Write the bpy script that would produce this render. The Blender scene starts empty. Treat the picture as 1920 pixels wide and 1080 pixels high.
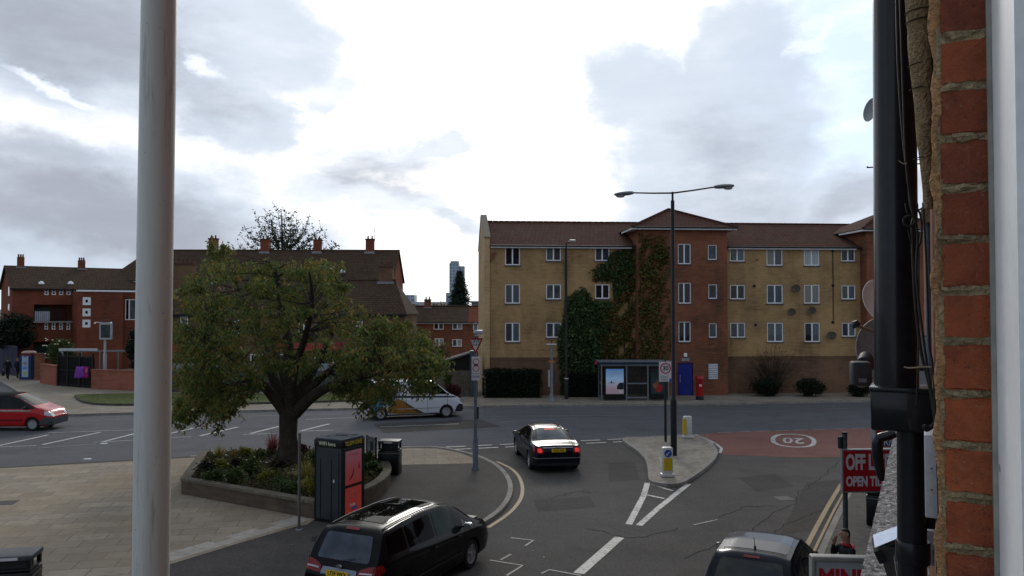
import bpy, bmesh, math, random
import numpy as np
from mathutils import Vector, Matrix
from mathutils.bvhtree import BVHTree
from math import sin, cos, pi, radians, sqrt, atan, atan2

random.seed(7); RNG = np.random.default_rng(11)
SC = bpy.context.scene
COL = SC.collection

# ---------------------------------------------------------------- camera
F = 1500.0; CAMZ = 6.0; PITCH = atan(38/1500)
cam_d = bpy.data.cameras.new('camera'); cam = bpy.data.objects.new('camera', cam_d); COL.objects.link(cam)
cam.location = (0, 0, CAMZ); cam.rotation_euler = (pi/2 + PITCH, 0, 0)
cam_d.sensor_width = 36; cam_d.lens = F/1920*36; cam_d.clip_start = 0.05; cam_d.clip_end = 6000
SC.camera = cam
SC.view_settings.view_transform = 'Standard'; SC.view_settings.look = 'None'
SC.view_settings.gamma = 1; SC.view_settings.exposure = 0.30
SC.cycles.use_denoising = True
SC.cycles.max_bounces = 6; SC.cycles.transparent_max_bounces = 6

# ---------------------------------------------------------------- sky (clouds given by compass direction)
SUN_AZ, SUN_EL = 0.03, radians(27)
world = bpy.data.worlds.new("World"); SC.world = world; world.use_nodes = True
def sky():
    nt = world.node_tree; N = nt.nodes; L = nt.links
    for n in list(N): N.remove(n)
    out = N.new('ShaderNodeOutputWorld'); bg = N.new('ShaderNodeBackground'); L.new(bg.outputs[0], out.inputs[0])
    bg.inputs[1].default_value = 0.1
    st = N.new('ShaderNodeTexSky'); st.sky_type = 'NISHITA'; st.sun_disc = False
    st.sun_elevation = SUN_EL; st.sun_rotation = SUN_AZ
    tc = N.new('ShaderNodeTexCoord'); sp = N.new('ShaderNodeSeparateXYZ'); L.new(tc.outputs['Generated'], sp.inputs[0])
    def m(op, a, b=None, c=None, clamp=False):
        n = N.new('ShaderNodeMath'); n.operation = op; n.use_clamp = clamp
        for i, v in enumerate((a, b, c)):
            if v is None: continue
            if isinstance(v, (int, float)): n.inputs[i].default_value = v
            else: L.new(v, n.inputs[i])
        return n.outputs[0]
    az = m('ARCTAN2', sp.outputs[0], sp.outputs[1]); el = m('ARCSINE', sp.outputs[2])
    def noise(scale, det, rough=0.55, squash=None):
        v = tc.outputs['Generated']
        if squash:
            mp = N.new('ShaderNodeMapping'); mp.inputs['Scale'].default_value = squash; L.new(v, mp.inputs[0]); v = mp.outputs[0]
        n = N.new('ShaderNodeTexNoise'); n.inputs['Scale'].default_value = scale; n.inputs['Detail'].default_value = det
        n.inputs['Roughness'].default_value = rough; L.new(v, n.inputs['Vector']); return n
    nz = noise(5, 6, 0.6, (1, 1, 1.8)); sn = N.new('ShaderNodeSeparateColor'); L.new(nz.outputs['Color'], sn.inputs[0])
    azd = m('ADD', az, m('MULTIPLY', m('SUBTRACT', sn.outputs[0], 0.5), 0.20))
    eld = m('ADD', el, m('MULTIPLY', m('SUBTRACT', sn.outputs[1], 0.5), 0.16))
    def blob(x, y, rx, ry, rot=0.0, soft=0.6, amp=1.0):
        cx = atan((x-960)/1500); cy = atan((578-y)/1500); rx /= 1500; ry /= 1500
        dx = m('SUBTRACT', azd, cx); dy = m('SUBTRACT', eld, cy); c, s = cos(radians(rot)), sin(radians(rot))
        u = m('ADD', m('MULTIPLY', dx, c/rx), m('MULTIPLY', dy, s/rx)); v = m('ADD', m('MULTIPLY', dx, -s/ry), m('MULTIPLY', dy, c/ry))
        r = m('SQRT', m('ADD', m('MULTIPLY', u, u), m('MULTIPLY', v, v)))
        mr = N.new('ShaderNodeMapRange'); mr.interpolation_type = 'SMOOTHSTEP'; L.new(r, mr.inputs[0])
        mr.inputs[1].default_value = 1.0; mr.inputs[2].default_value = 1.0 - soft; mr.inputs[3].default_value = 0; mr.inputs[4].default_value = amp
        return mr.outputs[0]
    def union(bs):
        o = bs[0]
        for b in bs[1:]: o = m('MAXIMUM', o, b)
        return o
    def mix(f, a, b):
        n = N.new('ShaderNodeMix'); n.data_type = 'RGBA'
        (L.new(f, n.inputs[0]) if not isinstance(f, (int, float)) else setattr(n.inputs[0], 'default_value', f))
        for i, v in ((6, a), (7, b)):
            if isinstance(v, tuple): n.inputs[i].default_value = tuple(10*k for k in v) + (1,)
            else: L.new(v, n.inputs[i])
        return n.outputs[2]
    # bright veil in front of the sun, fading sideways and behind
    glow = m('ADD', m('MULTIPLY', m('SUBTRACT', az, 0.0), m('SUBTRACT', az, 0.0)), m('MULTIPLY', m('SUBTRACT', el, 0.42), m('MULTIPLY', m('SUBTRACT', el, 0.42), 1.3)))
    g = m('POWER', 2.718, m('MULTIPLY', glow, -2.2))
    veil = mix(g, (0.64, 0.67, 0.73), (1.38, 1.36, 1.32))
    # thin blue gaps to the right, where the clear sky shows through
    fine = noise(9, 8, 0.62, (1, 1, 3.0))
    blue = m('MULTIPLY', union([blob(1660, 130, 300, 260, 10, 0.6), blob(1640, 270, 230, 130, 20, 0.6), blob(1250, 90, 120, 60, 0, 0.9, 0.4)]),
             m('SUBTRACT', 1.55, m('MULTIPLY', fine.outputs[0], 1.2), clamp=True))
    skyc = mix(0.8, st.outputs[0], (0.60, 0.75, 0.98))
    c = mix(blue, veil, skyc)
    # light grey clouds, then the darker cores
    soft = union([blob(1340, 300, 250, 290, 0, 0.45), blob(1210, 150, 170, 120, 0, 0.6), blob(1400, 110, 170, 170, -20, 0.5), blob(1500, 430, 400, 130, 0, 0.5),
                  blob(690, 325, 260, 50, 4, 0.6, .75), blob(820, 285, 100, 42, 20, 0.6, .8), blob(700, 390, 270, 56, -6, 0.6, .8), blob(860, 430, 130, 44, -5, 0.7, .8),
                  blob(585, 185, 90, 66, 30, 0.6, .8), blob(470, 70, 230, 150, -25, 0.6), blob(430, 245, 160, 120, -20, 0.5), blob(150, 100, 480, 210, -8, 0.5), blob(160, 430, 520, 190, -5, 0.5),
                  blob(480, 450, 240, 80, 0, 0.7)])
    texture = m('MULTIPLY', m('SUBTRACT', fine.outputs[0], 0.5), 0.7)
    bil = noise(3.2, 9, 0.62, (1, 1, 2.2))
    def edge(s_, a, b, lo, hi):
        v = m('ADD', s_, m('ADD', m('MULTIPLY', m('SUBTRACT', fine.outputs[0], 0.5), a), m('MULTIPLY', m('SUBTRACT', bil.outputs[0], 0.5), b)))
        mr = N.new('ShaderNodeMapRange'); mr.interpolation_type = 'SMOOTHSTEP'; L.new(v, mr.inputs[0]); mr.inputs[1].default_value = lo; mr.inputs[2].default_value = hi; return mr.outputs[0]
    lit = edge(soft, 0.55, 0.75, 0.08, 1.10)
    c = mix(m('MULTIPLY', lit, 0.92), c, mix(bil.outputs[0], (0.40, 0.485, 0.60), (0.66, 0.71, 0.80)))
    dark = union([blob(110, 110, 400, 150, -10, 0.8, .8), blob(390, 225, 150, 95, -25, 0.8, .6), blob(190, 420, 430, 120, -8, 0.85), blob(60, 330, 200, 60, -6, 0.8, .55),
                  blob(720, 350, 260, 60, -4, 0.8, .6), blob(830, 430, 120, 40, -6, 0.7, .45), blob(1370, 330, 210, 230, 0, 0.9, .55), blob(1600, 400, 200, 60, 10, 0.8, .6)])
    c = mix(m('MULTIPLY', edge(dark, 0.8, 1.0, 0.05, 1.15), 0.85), c, mix(bil.outputs[0], (0.20, 0.235, 0.30), (0.37, 0.375, 0.43)))
    rift = m('MULTIPLY', union([blob(130, 215, 190, 26, -22, 0.9), blob(400, 150, 60, 30, -20, 0.9, .8), blob(150, 290, 210, 30, -4, .9, .5), blob(1540, 100, 110, 22, 14, 0.9, .9), blob(1580, 290, 90, 30, 25, .9, .8)]),
             m('MULTIPLY', fine.outputs[0], 1.3))
    c = mix(m('MINIMUM', edge(m('MULTIPLY', rift, 1.3), 0.8, 0.6, 0.25, 1.0), 1.0), c, (0.80, 0.85, 0.96))
    c = mix(m('MULTIPLY', blob(60, 500, 420, 90, -20, 0.9), 0.45), c, (0.50, 0.58, 0.68))
    # everywhere outside the view: broken cloud over the clear sky
    side = m('MAXIMUM', m('SUBTRACT', m('ABSOLUTE', az), 0.75), m('SUBTRACT', el, 0.5))
    far = N.new('ShaderNodeMapRange'); far.interpolation_type = 'SMOOTHSTEP'; L.new(side, far.inputs[0]); far.inputs[1].default_value = 0; far.inputs[2].default_value = 0.45
    big = noise(1.8, 7, 0.6, (1, 1, 2)); cr = N.new('ShaderNodeMapRange'); cr.interpolation_type = 'SMOOTHSTEP'; L.new(big.outputs[0], cr.inputs[0]); cr.inputs[1].default_value = 0.40; cr.inputs[2].default_value = 0.62
    around = mix(cr.outputs[0], mix(0.5, st.outputs[0], (0.30, 0.40, 0.58)), mix(fine.outputs[0], (0.30, 0.32, 0.36), (0.66, 0.67, 0.69)))
    c = mix(far.outputs[0], c, around)
    L.new(c, bg.inputs[0])
sky()
sun_d = bpy.data.lights.new('sun', 'SUN'); sun = bpy.data.objects.new('sun', sun_d); COL.objects.link(sun)
sun_d.energy = 0.9; sun_d.specular_factor = 0.12; sun_d.angle = radians(14); sun_d.color = (1.0, 0.95, 0.88)
sdir = Vector((sin(SUN_AZ)*cos(SUN_EL), cos(SUN_AZ)*cos(SUN_EL), sin(SUN_EL)))
sun.rotation_euler = sdir.to_track_quat('Z', 'Y').to_euler(); sun.location = (0, 20, 40)

# ---------------------------------------------------------------- photo point -> place on the ground / at a depth
_cp, _sp = cos(PITCH), sin(PITCH)
def ray(x, y):
    a, b = (x-960)/F, (540-y)/F
    dy = _cp - _sp*b; return a/dy, (_sp + _cp*b)/dy
def P(x, y, Y):
    a, b = ray(x, y); return Vector((a*Y, Y, CAMZ + b*Y))
def G(x, y, z=0.0):
    a, b = ray(x, y); Y = (z-CAMZ)/b; return Vector((a*Y, Y, z))
class Frame:                                           # a facade line: local x along it, local y into its depth
    def __init__(s, ox, oy, yaw): s.o = (ox, oy); s.yaw = yaw; s.c, s.s = cos(yaw), sin(yaw)
    def u(s, px, d=0.0):
        a = (px-960)/F; return (a*(s.o[1]+d*s.c) - s.o[0] + d*s.s)/(s.c - a*s.s)
    def z(s, px, py, d=0.0):
        Y = s.o[1] + s.u(px, d)*s.s + d*s.c; return P(px, py, Y).z
    def w(s, u, d, z=0.0): return Vector((s.o[0]+u*s.c-d*s.s, s.o[1]+u*s.s+d*s.c, z))

# ---------------------------------------------------------------- materials
MATS = {}
class NT:
    def __init__(s, name):
        s.m = bpy.data.materials.new(name); s.m.use_nodes = True; s.t = s.m.node_tree; s.N = s.t.nodes; s.L = s.t.links
        s.b = s.N['Principled BSDF']; s.tc = s.N.new('ShaderNodeTexCoord')
    def new(s, t, **k):
        n = s.N.new(t)
        for a, v in k.items():
            if a.startswith('i_'):
                key = a[2:].replace('_', ' ')
                inp = n.inputs[int(key)] if key.isdigit() else n.inputs[key]
                if hasattr(v, 'node'): s.L.new(v, inp)
                else: inp.default_value = v
            else: setattr(n, a, v)
        return n
    def obj(s, scale=(1, 1, 1), rot=(0, 0, 0)):
        mp = s.new('ShaderNodeMapping'); s.L.new(s.tc.outputs['Object'], mp.inputs[0]); mp.inputs['Scale'].default_value = scale; mp.inputs['Rotation'].default_value = rot
        return mp.outputs[0]
    def noise(s, scale, det=4, rough=0.55, vec=None):
        n = s.new('ShaderNodeTexNoise'); n.inputs['Scale'].default_value = scale; n.inputs['Detail'].default_value = det; n.inputs['Roughness'].default_value = rough
        s.L.new(vec if vec is not None else s.tc.outputs['Object'], n.inputs['Vector']); return n.outputs[0]
    def ramp(s, f, stops):
        r = s.new('ShaderNodeValToRGB'); s.L.new(f, r.inputs[0]); e = r.color_ramp.elements
        while len(e) < len(stops): e.new(0.5)
        for k, (p, c) in enumerate(stops): e[k].position = p; e[k].color = (c if len(c) == 4 else tuple(c)+(1,)) if isinstance(c, tuple) else (c, c, c, 1)
        return r.outputs[0]
    def mix(s, f, a, b, mode='MIX'):
        n = s.new('ShaderNodeMix'); n.data_type = 'RGBA'; n.blend_type = mode
        if hasattr(f, 'node'): s.L.new(f, n.inputs[0])
        else: n.inputs[0].default_value = f
        for i, v in ((6, a), (7, b)):
            if hasattr(v, 'node'): s.L.new(v, n.inputs[i])
            else: n.inputs[i].default_value = tuple(v)+(1,) if len(v) == 3 else v
        return n.outputs[2]
    def math(s, op, a, b=None, clamp=False):
        n = s.new('ShaderNodeMath'); n.operation = op; n.use_clamp = clamp
        for i, v in enumerate((a, b)):
            if v is None: continue
            if hasattr(v, 'node'): s.L.new(v, n.inputs[i])
            else: n.inputs[i].default_value = v
        return n.outputs[0]
    def col(s, v):
        if hasattr(v, 'node'): s.L.new(v, s.b.inputs['Base Color'])
        else: s.b.inputs['Base Color'].default_value = tuple(v)+(1,)
    def bump(s, h, strength=0.3, dist=0.02):
        b = s.new('ShaderNodeBump'); s.L.new(h, b.inputs['Height']); b.inputs['Strength'].default_value = strength; b.inputs['Distance'].default_value = dist
        s.L.new(b.outputs[0], s.b.inputs['Normal'])
    def rough(s, v): 
        if hasattr(v, 'node'): s.L.new(v, s.b.inputs['Roughness'])
        else: s.b.inputs['Roughness'].default_value = v
def reg(f):
    def g(name, *a, **k):
        if name not in MATS: MATS[name] = f(name, *a, **k)
        return MATS[name]
    return g
@reg
def plain(name, c, rough=0.6, metal=0.0, var=0.25, scale=3.0, bump=0.0, coat=0.0, spec=0.25):
    t = NT(name); n = t.noise(scale, 6, 0.65); n2 = t.noise(scale*7, 3, 0.6)
    k = t.math('MULTIPLY', n, n2)
    lo = tuple(x*(1-var) for x in c); hi = tuple(min(1, x*(1+var)) for x in c)
    t.col(t.ramp(k, [(0.12, lo), (0.42, hi)])); t.rough(rough); t.b.inputs['Metallic'].default_value = metal
    t.b.inputs['Coat Weight'].default_value = coat; t.b.inputs['Coat Roughness'].default_value = 0.04; t.b.inputs['Specular IOR Level'].default_value = spec
    if bump: t.bump(n2, bump, 0.02)
    return t.m
@reg
def paint(name, c, rough=0.25, dirt=0.12, coat=0.7):
    t = NT(name); n = t.noise(2.2, 7, 0.7)
    d = tuple(0.7*x + 0.3*y for x, y in zip(c, (0.10, 0.09, 0.08)))
    t.col(t.mix(t.math('MULTIPLY', n, dirt*2), c, d)); t.rough(t.math('ADD', t.math('MULTIPLY', n, 0.15), rough-0.05))
    t.b.inputs['Coat Weight'].default_value = coat; t.b.inputs['Coat Roughness'].default_value = 0.03; t.b.inputs['Coat IOR'].default_value = 1.42; t.b.inputs['Specular IOR Level'].default_value = 0.05
    return t.m
@reg
def glass(name, c=(0.012, 0.015, 0.017), rough=0.03, var=0.5, ior=1.42, spec=0.5):
    t = NT(name); n = t.noise(2.0, 3); t.col(t.ramp(n, [(0.3, tuple(x*(1-var) for x in c)), (0.7, tuple(x*(1+var) for x in c))])); t.rough(rough)
    t.b.inputs['IOR'].default_value = ior; t.b.inputs['Specular IOR Level'].default_value = spec
    return t.m
@reg
def curtain(name, c, fold=26.0):
    t = NT(name); w = t.new('ShaderNodeTexWave'); w.inputs['Scale'].default_value = fold/10; w.inputs['Distortion'].default_value = 2.5; w.inputs['Detail'].default_value = 2
    t.L.new(t.obj((1, 1, 0.12)), w.inputs[0]); t.col(t.mix(w.outputs[0], tuple(x*0.62 for x in c), c)); t.rough(0.8)
    t.b.inputs['Coat Weight'].default_value = 0.8; t.b.inputs['Coat Roughness'].default_value = 0.02
    return t.m
@reg
def brick(name, c1, c2, mortar, stain=0.35, rowh=0.075, bw=0.225, streak=(0.05, 0.045, 0.035)):
    t = NT(name); sp = t.new('ShaderNodeSeparateXYZ'); t.L.new(t.tc.outputs['Object'], sp.inputs[0])
    cb = t.new('ShaderNodeCombineXYZ'); t.L.new(t.math('ADD', sp.outputs[0], sp.outputs[1]), cb.inputs[0]); t.L.new(sp.outputs[2], cb.inputs[1])
    b = t.new('ShaderNodeTexBrick'); t.L.new(cb.outputs[0], b.inputs['Vector'])
    b.inputs['Color1'].default_value = c1+(1,); b.inputs['Color2'].default_value = c2+(1,); b.inputs['Mortar'].default_value = mortar+(1,)
    b.inputs['Scale'].default_value = 1.0; b.inputs['Brick Width'].default_value = bw; b.inputs['Row Height'].default_value = rowh
    b.inputs['Mortar Size'].default_value = 0.008; b.inputs['Bias'].default_value = -0.1
    big = t.noise(0.35, 6, 0.7); st = t.noise(1.0, 6, 0.6, t.obj((1.6, 1.6, 0.22))); row = t.noise(1.0, 3, 0.6, t.obj((0.9, 0.9, 9)))
    c = t.mix(t.ramp(row, [(0.38, 0.0), (0.62, 0.6)]), b.outputs[0], tuple(x*0.62 for x in c2))
    c = t.mix(t.math('MULTIPLY', t.ramp(st, [(0.45, 0.0), (0.75, 1.0)]), stain), c, streak)
    c = t.mix(t.ramp(big, [(0.38, 0.0), (0.62, 0.6)]), c, tuple(min(1, x*1.25) for x in c1))
    t.col(c); t.rough(0.95); t.b.inputs['Specular IOR Level'].default_value = 0.1; t.bump(b.outputs[1], -0.4, 0.01)
    return t.m
@reg
def tiles(name, c1, c2, row=0.34, moss=0.3, slope_axis=1):
    t = NT(name); sp = t.new('ShaderNodeSeparateXYZ'); t.L.new(t.tc.outputs['Object'], sp.inputs[0])
    cb = t.new('ShaderNodeCombineXYZ'); t.L.new(t.math('ADD', sp.outputs[0], t.math('MULTIPLY', sp.outputs[1], 0.15)), cb.inputs[0])
    t.L.new(t.math('MULTIPLY', sp.outputs[2], 1.0), cb.inputs[1])
    b = t.new('ShaderNodeTexBrick'); t.L.new(cb.outputs[0], b.inputs['Vector']); b.inputs['Scale'].default_value = 1
    b.inputs['Color1'].default_value = c1+(1,); b.inputs['Color2'].default_value = c2+(1,); b.inputs['Mortar'].default_value = tuple(x*0.35 for x in c1)+(1,)
    b.inputs['Brick Width'].default_value = 0.3; b.inputs['Row Height'].default_value = row*0.5; b.inputs['Mortar Size'].default_value = 0.018
    n = t.noise(0.6, 7, 0.75); n2 = t.noise(6, 4)
    c = t.mix(t.ramp(n, [(0.42, 0.0), (0.68, moss)]), b.outputs[0], (0.07, 0.065, 0.035)); c = t.mix(t.ramp(n2, [(0.55, 0.0), (0.8, 0.35)]), c, tuple(min(1, x*1.9) for x in c2))
    t.col(c); t.rough(0.95); t.b.inputs['Specular IOR Level'].default_value = 0.06; t.bump(b.outputs[1], -0.5, 0.03)
    return t.m
@reg
def leafmat(name, cols, rough=0.55, trans=0.35, nscale=0.5):
    t = NT(name); g = t.new('ShaderNodeNewGeometry'); n = t.noise(nscale, 3)
    k = t.math('ADD', t.math('MULTIPLY', g.outputs['Random Per Island'], 0.55), t.math('MULTIPLY', n, 0.55), clamp=True)
    st = [(0.15 + 0.75*i/(len(cols)-1), c) for i, c in enumerate(cols)]
    c = t.ramp(k, st); t.col(c); t.rough(rough); t.b.inputs['Specular IOR Level'].default_value = 0.25
    tr = t.new('ShaderNodeBsdfTranslucent'); t.L.new(c, tr.inputs[0]); mx = t.new('ShaderNodeMixShader'); mx.inputs[0].default_value = trans
    t.L.new(t.b.outputs[0], mx.inputs[1]); t.L.new(tr.outputs[0], mx.inputs[2]); t.L.new(mx.outputs[0], t.N['Material Output'].inputs[0])
    return t.m
@reg
def asphalt(name, c, patch=0.25, gloss=0.75):
    t = NT(name); agg = t.noise(16, 3, 0.9); blot = t.noise(0.45, 8, 0.75, t.obj((1, 1, 1), (0, 0, 0.4))); big = t.noise(0.12, 5, 0.6); mid = t.noise(0.9, 6, 0.7); fine = t.noise(45, 2, 0.8); track = t.noise(1.0, 5, 0.6, t.obj((0.12, 1.3, 1), (0, 0, radians(-14))))
    v = t.new('ShaderNodeTexVoronoi'); v.feature = 'DISTANCE_TO_EDGE'; v.inputs['Scale'].default_value = 0.22
    wv = t.new('ShaderNodeMix', data_type='RGBA'); wv.inputs[0].default_value = 0.25; t.L.new(t.tc.outputs['Object'], wv.inputs[6])
    wn = t.new('ShaderNodeTexNoise'); wn.inputs['Scale'].default_value = 1.2; wn.inputs['Detail'].default_value = 6; t.L.new(t.tc.outputs['Object'], wn.inputs[0]); t.L.new(wn.outputs['Color'], wv.inputs[7]); wv.blend_type = 'ADD'
    t.L.new(wv.outputs[2], v.inputs['Vector'])
    crack = t.ramp(v.outputs['Distance'], [(0.0, 1.0), (0.006, 0.0)])
    a = t.mix(t.ramp(big, [(0.35, 0.0), (0.65, 1.0)]), tuple(x*(1-patch) for x in c), tuple(x*(1+patch*1.1) for x in c))
    a = t.mix(t.ramp(mid, [(0.35, 0.45), (0.6, 0.0)]), a, tuple(x*0.7 for x in c))
    a = t.mix(t.ramp(track, [(0.45, 0.0), (0.7, 0.35)]), a, tuple(x*1.5 for x in c))
    a = t.mix(t.ramp(fine, [(0.35, 0.5), (0.7, 0.0)]), a, tuple(x*0.55 for x in c))
    a = t.mix(t.math('MULTIPLY', crack, t.ramp(mid, [(0.45, 0.0), (0.6, 0.75)])), a, tuple(x*0.35 for x in c))
    a = t.mix(t.ramp(agg, [(0.40, 0.0), (0.66, 0.5)]), a, tuple(x*1.9 for x in c)); a = t.mix(t.ramp(blot, [(0.52, 0.0), (0.60, 0.35)]), a, tuple(x*0.62 for x in c)); a = t.mix(t.ramp(blot, [(0.30, 0.45), (0.40, 0.0)]), a, tuple(x*1.45 for x in c))
    t.col(a); t.rough(gloss); t.bump(fine, 0.35, 0.01); t.b.inputs['Specular IOR Level'].default_value = 0.12
    return t.m
@reg
def slabs(name, c, rot=0.0, w=0.9, h=0.6):
    t = NT(name); b = t.new('ShaderNodeTexBrick'); t.L.new(t.obj((1, 1, 1), (0, 0, rot)), b.inputs['Vector']); b.inputs['Scale'].default_value = 1
    b.inputs['Brick Width'].default_value = w; b.inputs['Row Height'].default_value = h; b.inputs['Mortar Size'].default_value = 0.012; b.offset = 0.5
    b.inputs['Color1'].default_value = tuple(x*0.82 for x in c)+(1,); b.inputs['Color2'].default_value = tuple(x*1.16 for x in c)+(1,); b.inputs['Mortar'].default_value = tuple(x*0.42 for x in c)+(1,)
    n = t.noise(0.35, 6, 0.7); n2 = t.noise(3.5, 5, 0.7); n3 = t.noise(60, 2)
    gum = t.new('ShaderNodeTexVoronoi'); gum.inputs['Scale'].default_value = 2.6; t.L.new(t.tc.outputs['Object'], gum.inputs['Vector'])
    a = t.mix(t.ramp(n, [(0.38, 0.6), (0.62, 0.0)]), b.outputs[0], (c[0]*0.78, c[1]*0.70, c[2]*0.60))
    a = t.mix(t.ramp(n2, [(0.3, 0.45), (0.55, 0.0)]), a, tuple(x*0.55 for x in c)); a = t.mix(t.ramp(gum.outputs['Distance'], [(0.05, 0.5), (0.08, 0.0)]), a, tuple(x*0.4 for x in c))
    a = t.mix(t.ramp(n3, [(0.3, 0.25), (0.6, 0.0)]), a, tuple(x*0.5 for x in c))
    t.col(a); t.rough(0.92); t.b.inputs['Specular IOR Level'].default_value = 0.12; t.bump(b.outputs[1], -0.3, 0.01)
    return t.m
@reg
def roadpaint(name, c, under, wear=0.5):
    t = NT(name); n = t.noise(9, 6, 0.75); n2 = t.noise(0.8, 3)
    k = t.math('ADD', t.math('MULTIPLY', n, 0.75), t.math('MULTIPLY', n2, 0.25))
    t.col(t.mix(t.ramp(k, [(0.5-0.12*(1-wear)-0.02, 0.0), (0.5+0.25*(1-wear)+0.1, 1.0)]), c, under)); t.rough(0.7)
    return t.m
def std():
    M = {}
    M['white'] = plain('white_paint', (0.72, 0.73, 0.74), 0.4, var=0.12)
    M['upvc'] = plain('white_window_frame', (0.84, 0.86, 0.88), 0.35, var=0.05)
    M['black'] = plain('black_paint', (0.012, 0.012, 0.013), 0.35, var=0.3)
    M['galv'] = plain('galvanised_steel', (0.20, 0.22, 0.24), 0.5, 0.3, var=0.35, scale=5)
    M['alu'] = plain('grey_metal', (0.34, 0.36, 0.38), 0.4, 0.5, var=0.2)
    M['rubber'] = plain('tyre_rubber', (0.018, 0.018, 0.018), 0.85, var=0.2)
    M['rim'] = plain('alloy', (0.42, 0.43, 0.45), 0.3, 0.7, var=0.15)
    M['plastic'] = plain('black_plastic', (0.02, 0.021, 0.023), 0.5, var=0.3)
    M['yplate'] = plain('yellow_plate', (0.75, 0.50, 0.02), 0.4, var=0.06)
    M['red'] = plain('sign_red', (0.50, 0.012, 0.02), 0.4, var=0.1)
    M['txt'] = plain('black_text', (0.01, 0.01, 0.012), 0.5, var=0.1)
    M['glass'] = glass('dark_glass')
    return M
# ---------------------------------------------------------------- mesh helpers
def tag(o, label=None, cat=None, group=None, kind=None):
    if label: o['label'] = label
    if cat: o['category'] = cat
    if group: o['group'] = group
    if kind: o['kind'] = kind
    return o
def empty(name, loc=(0, 0, 0), rz=0.0, label=None, cat=None, group=None):
    o = bpy.data.objects.new(name, None); COL.objects.link(o); o.location = loc; o.rotation_euler = (0, 0, rz); o.empty_display_size = 0.3
    return tag(o, label, cat, group)
def link_mesh(name, me, mat=None, parent=None, smooth=False, angle=None):
    if mat is not None and not me.materials: me.materials.append(mat)
    if smooth:
        me.polygons.foreach_set('use_smooth', [True]*len(me.polygons))
        if angle: me.set_sharp_from_angle(angle=radians(angle))
    o = bpy.data.objects.new(name, me); COL.objects.link(o)
    if parent is not None: o.parent = parent
    return o
class MB:
    def __init__(s): s.v = []; s.f = []
    def add(s, vs, fs):
        n = len(s.v); s.v += [tuple(v) for v in vs]; s.f += [tuple(i+n for i in f) for f in fs]; return s
    def box(s, c, d, rz=0.0, rx=0.0, ry=0.0, bevel=0.0):
        M = Matrix.Translation(Vector(c)) @ Matrix.Rotation(rz, 4, 'Z') @ Matrix.Rotation(ry, 4, 'Y') @ Matrix.Rotation(rx, 4, 'X')
        if bevel:
            bm = bmesh.new(); bmesh.ops.create_cube(bm, size=1)
            for v in bm.verts: v.co = Vector((v.co.x*d[0], v.co.y*d[1], v.co.z*d[2]))
            bmesh.ops.bevel(bm, geom=bm.edges[:], offset=bevel, segments=2, affect='EDGES', profile=0.5)
            s.add([M @ v.co for v in bm.verts], [[v.index for v in f.verts] for f in bm.faces]) if not bm.verts.index_update() else 0
            bm.free(); return s
        h = [x/2 for x in d]
        vs = [M @ Vector((sx*h[0], sy*h[1], sz*h[2])) for sz in (-1, 1) for sy in (-1, 1) for sx in (-1, 1)]
        return s.add(vs, [(0, 2, 3, 1), (4, 5, 7, 6), (0, 1, 5, 4), (2, 6, 7, 3), (0, 4, 6, 2), (1, 3, 7, 5)])
    def bx(s, x0, x1, y0, y1, z0, z1, bevel=0.0): return s.box(((x0+x1)/2, (y0+y1)/2, (z0+z1)/2), (abs(x1-x0), abs(y1-y0), abs(z1-z0)), bevel=bevel)
    def quad(s, a, b, c, d): return s.add([a, b, c, d], [(0, 1, 2, 3)])
    def poly(s, pts): return s.add(pts, [tuple(range(len(pts)))])
    def prism(s, pts, z0, z1):
        n = len(pts); a = sum(pts[i][0]*pts[(i+1) % n][1]-pts[(i+1) % n][0]*pts[i][1] for i in range(n))
        if a < 0: pts = pts[::-1]
        lo = [(p[0], p[1], z0) for p in pts]; hi = [(p[0], p[1], z1) for p in pts]
        return s.add(lo+hi, [tuple(range(n))[::-1], tuple(range(n, 2*n))] + [(i, (i+1) % n, n+(i+1) % n, n+i) for i in range(n)])
    def tube(s, path, r, seg=10, cap=True, wob=0.0):
        path = [Vector(p) for p in path]; rs = r if isinstance(r, (list, tuple)) else [r]*len(path)
        n0 = len(s.v); up = None
        for i, p in enumerate(path):
            t = (path[min(i+1, len(path)-1)] - path[max(i-1, 0)]).normalized()
            if up is None: up = t.orthogonal().normalized()
            else:
                up = (up - t*up.dot(t)); up = up.normalized() if up.length > 1e-6 else t.orthogonal().normalized()
            b = t.cross(up)
            for k in range(seg):
                a = 2*pi*k/seg; rr = rs[i]*(1+random.uniform(-wob, wob)); s.v.append(tuple(p + (up*cos(a)+b*sin(a))*rr))
        for i in range(len(path)-1):
            for k in range(seg):
                a = n0+i*seg+k; b_ = n0+i*seg+(k+1) % seg; s.f.append((a, b_, b_+seg, a+seg))
        if cap: s.f.append(tuple(n0+k for k in range(seg))[::-1]); s.f.append(tuple(n0+(len(path)-1)*seg+k for k in range(seg)))
        return s
    def lathe(s, prof, seg=24, c=(0, 0, 0), axis='Z', sx=1, sy=1):
        n0 = len(s.v)
        for (r, h) in prof:
            for k in range(seg):
                a = 2*pi*k/seg; x, y = r*cos(a)*sx, r*sin(a)*sy
                p = (x, y, h) if axis == 'Z' else ((h, x, y) if axis == 'X' else (x, h, y))
                s.v.append((p[0]+c[0], p[1]+c[1], p[2]+c[2]))
        for i in range(len(prof)-1):
            for k in range(seg):
                a = n0+i*seg+k; b = n0+i*seg+(k+1) % seg; s.f.append((a, b, b+seg, a+seg))
        s.f.append(tuple(n0+k for k in range(seg))[::-1]); s.f.append(tuple(n0+(len(prof)-1)*seg+k for k in range(seg)))
        return s
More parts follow.
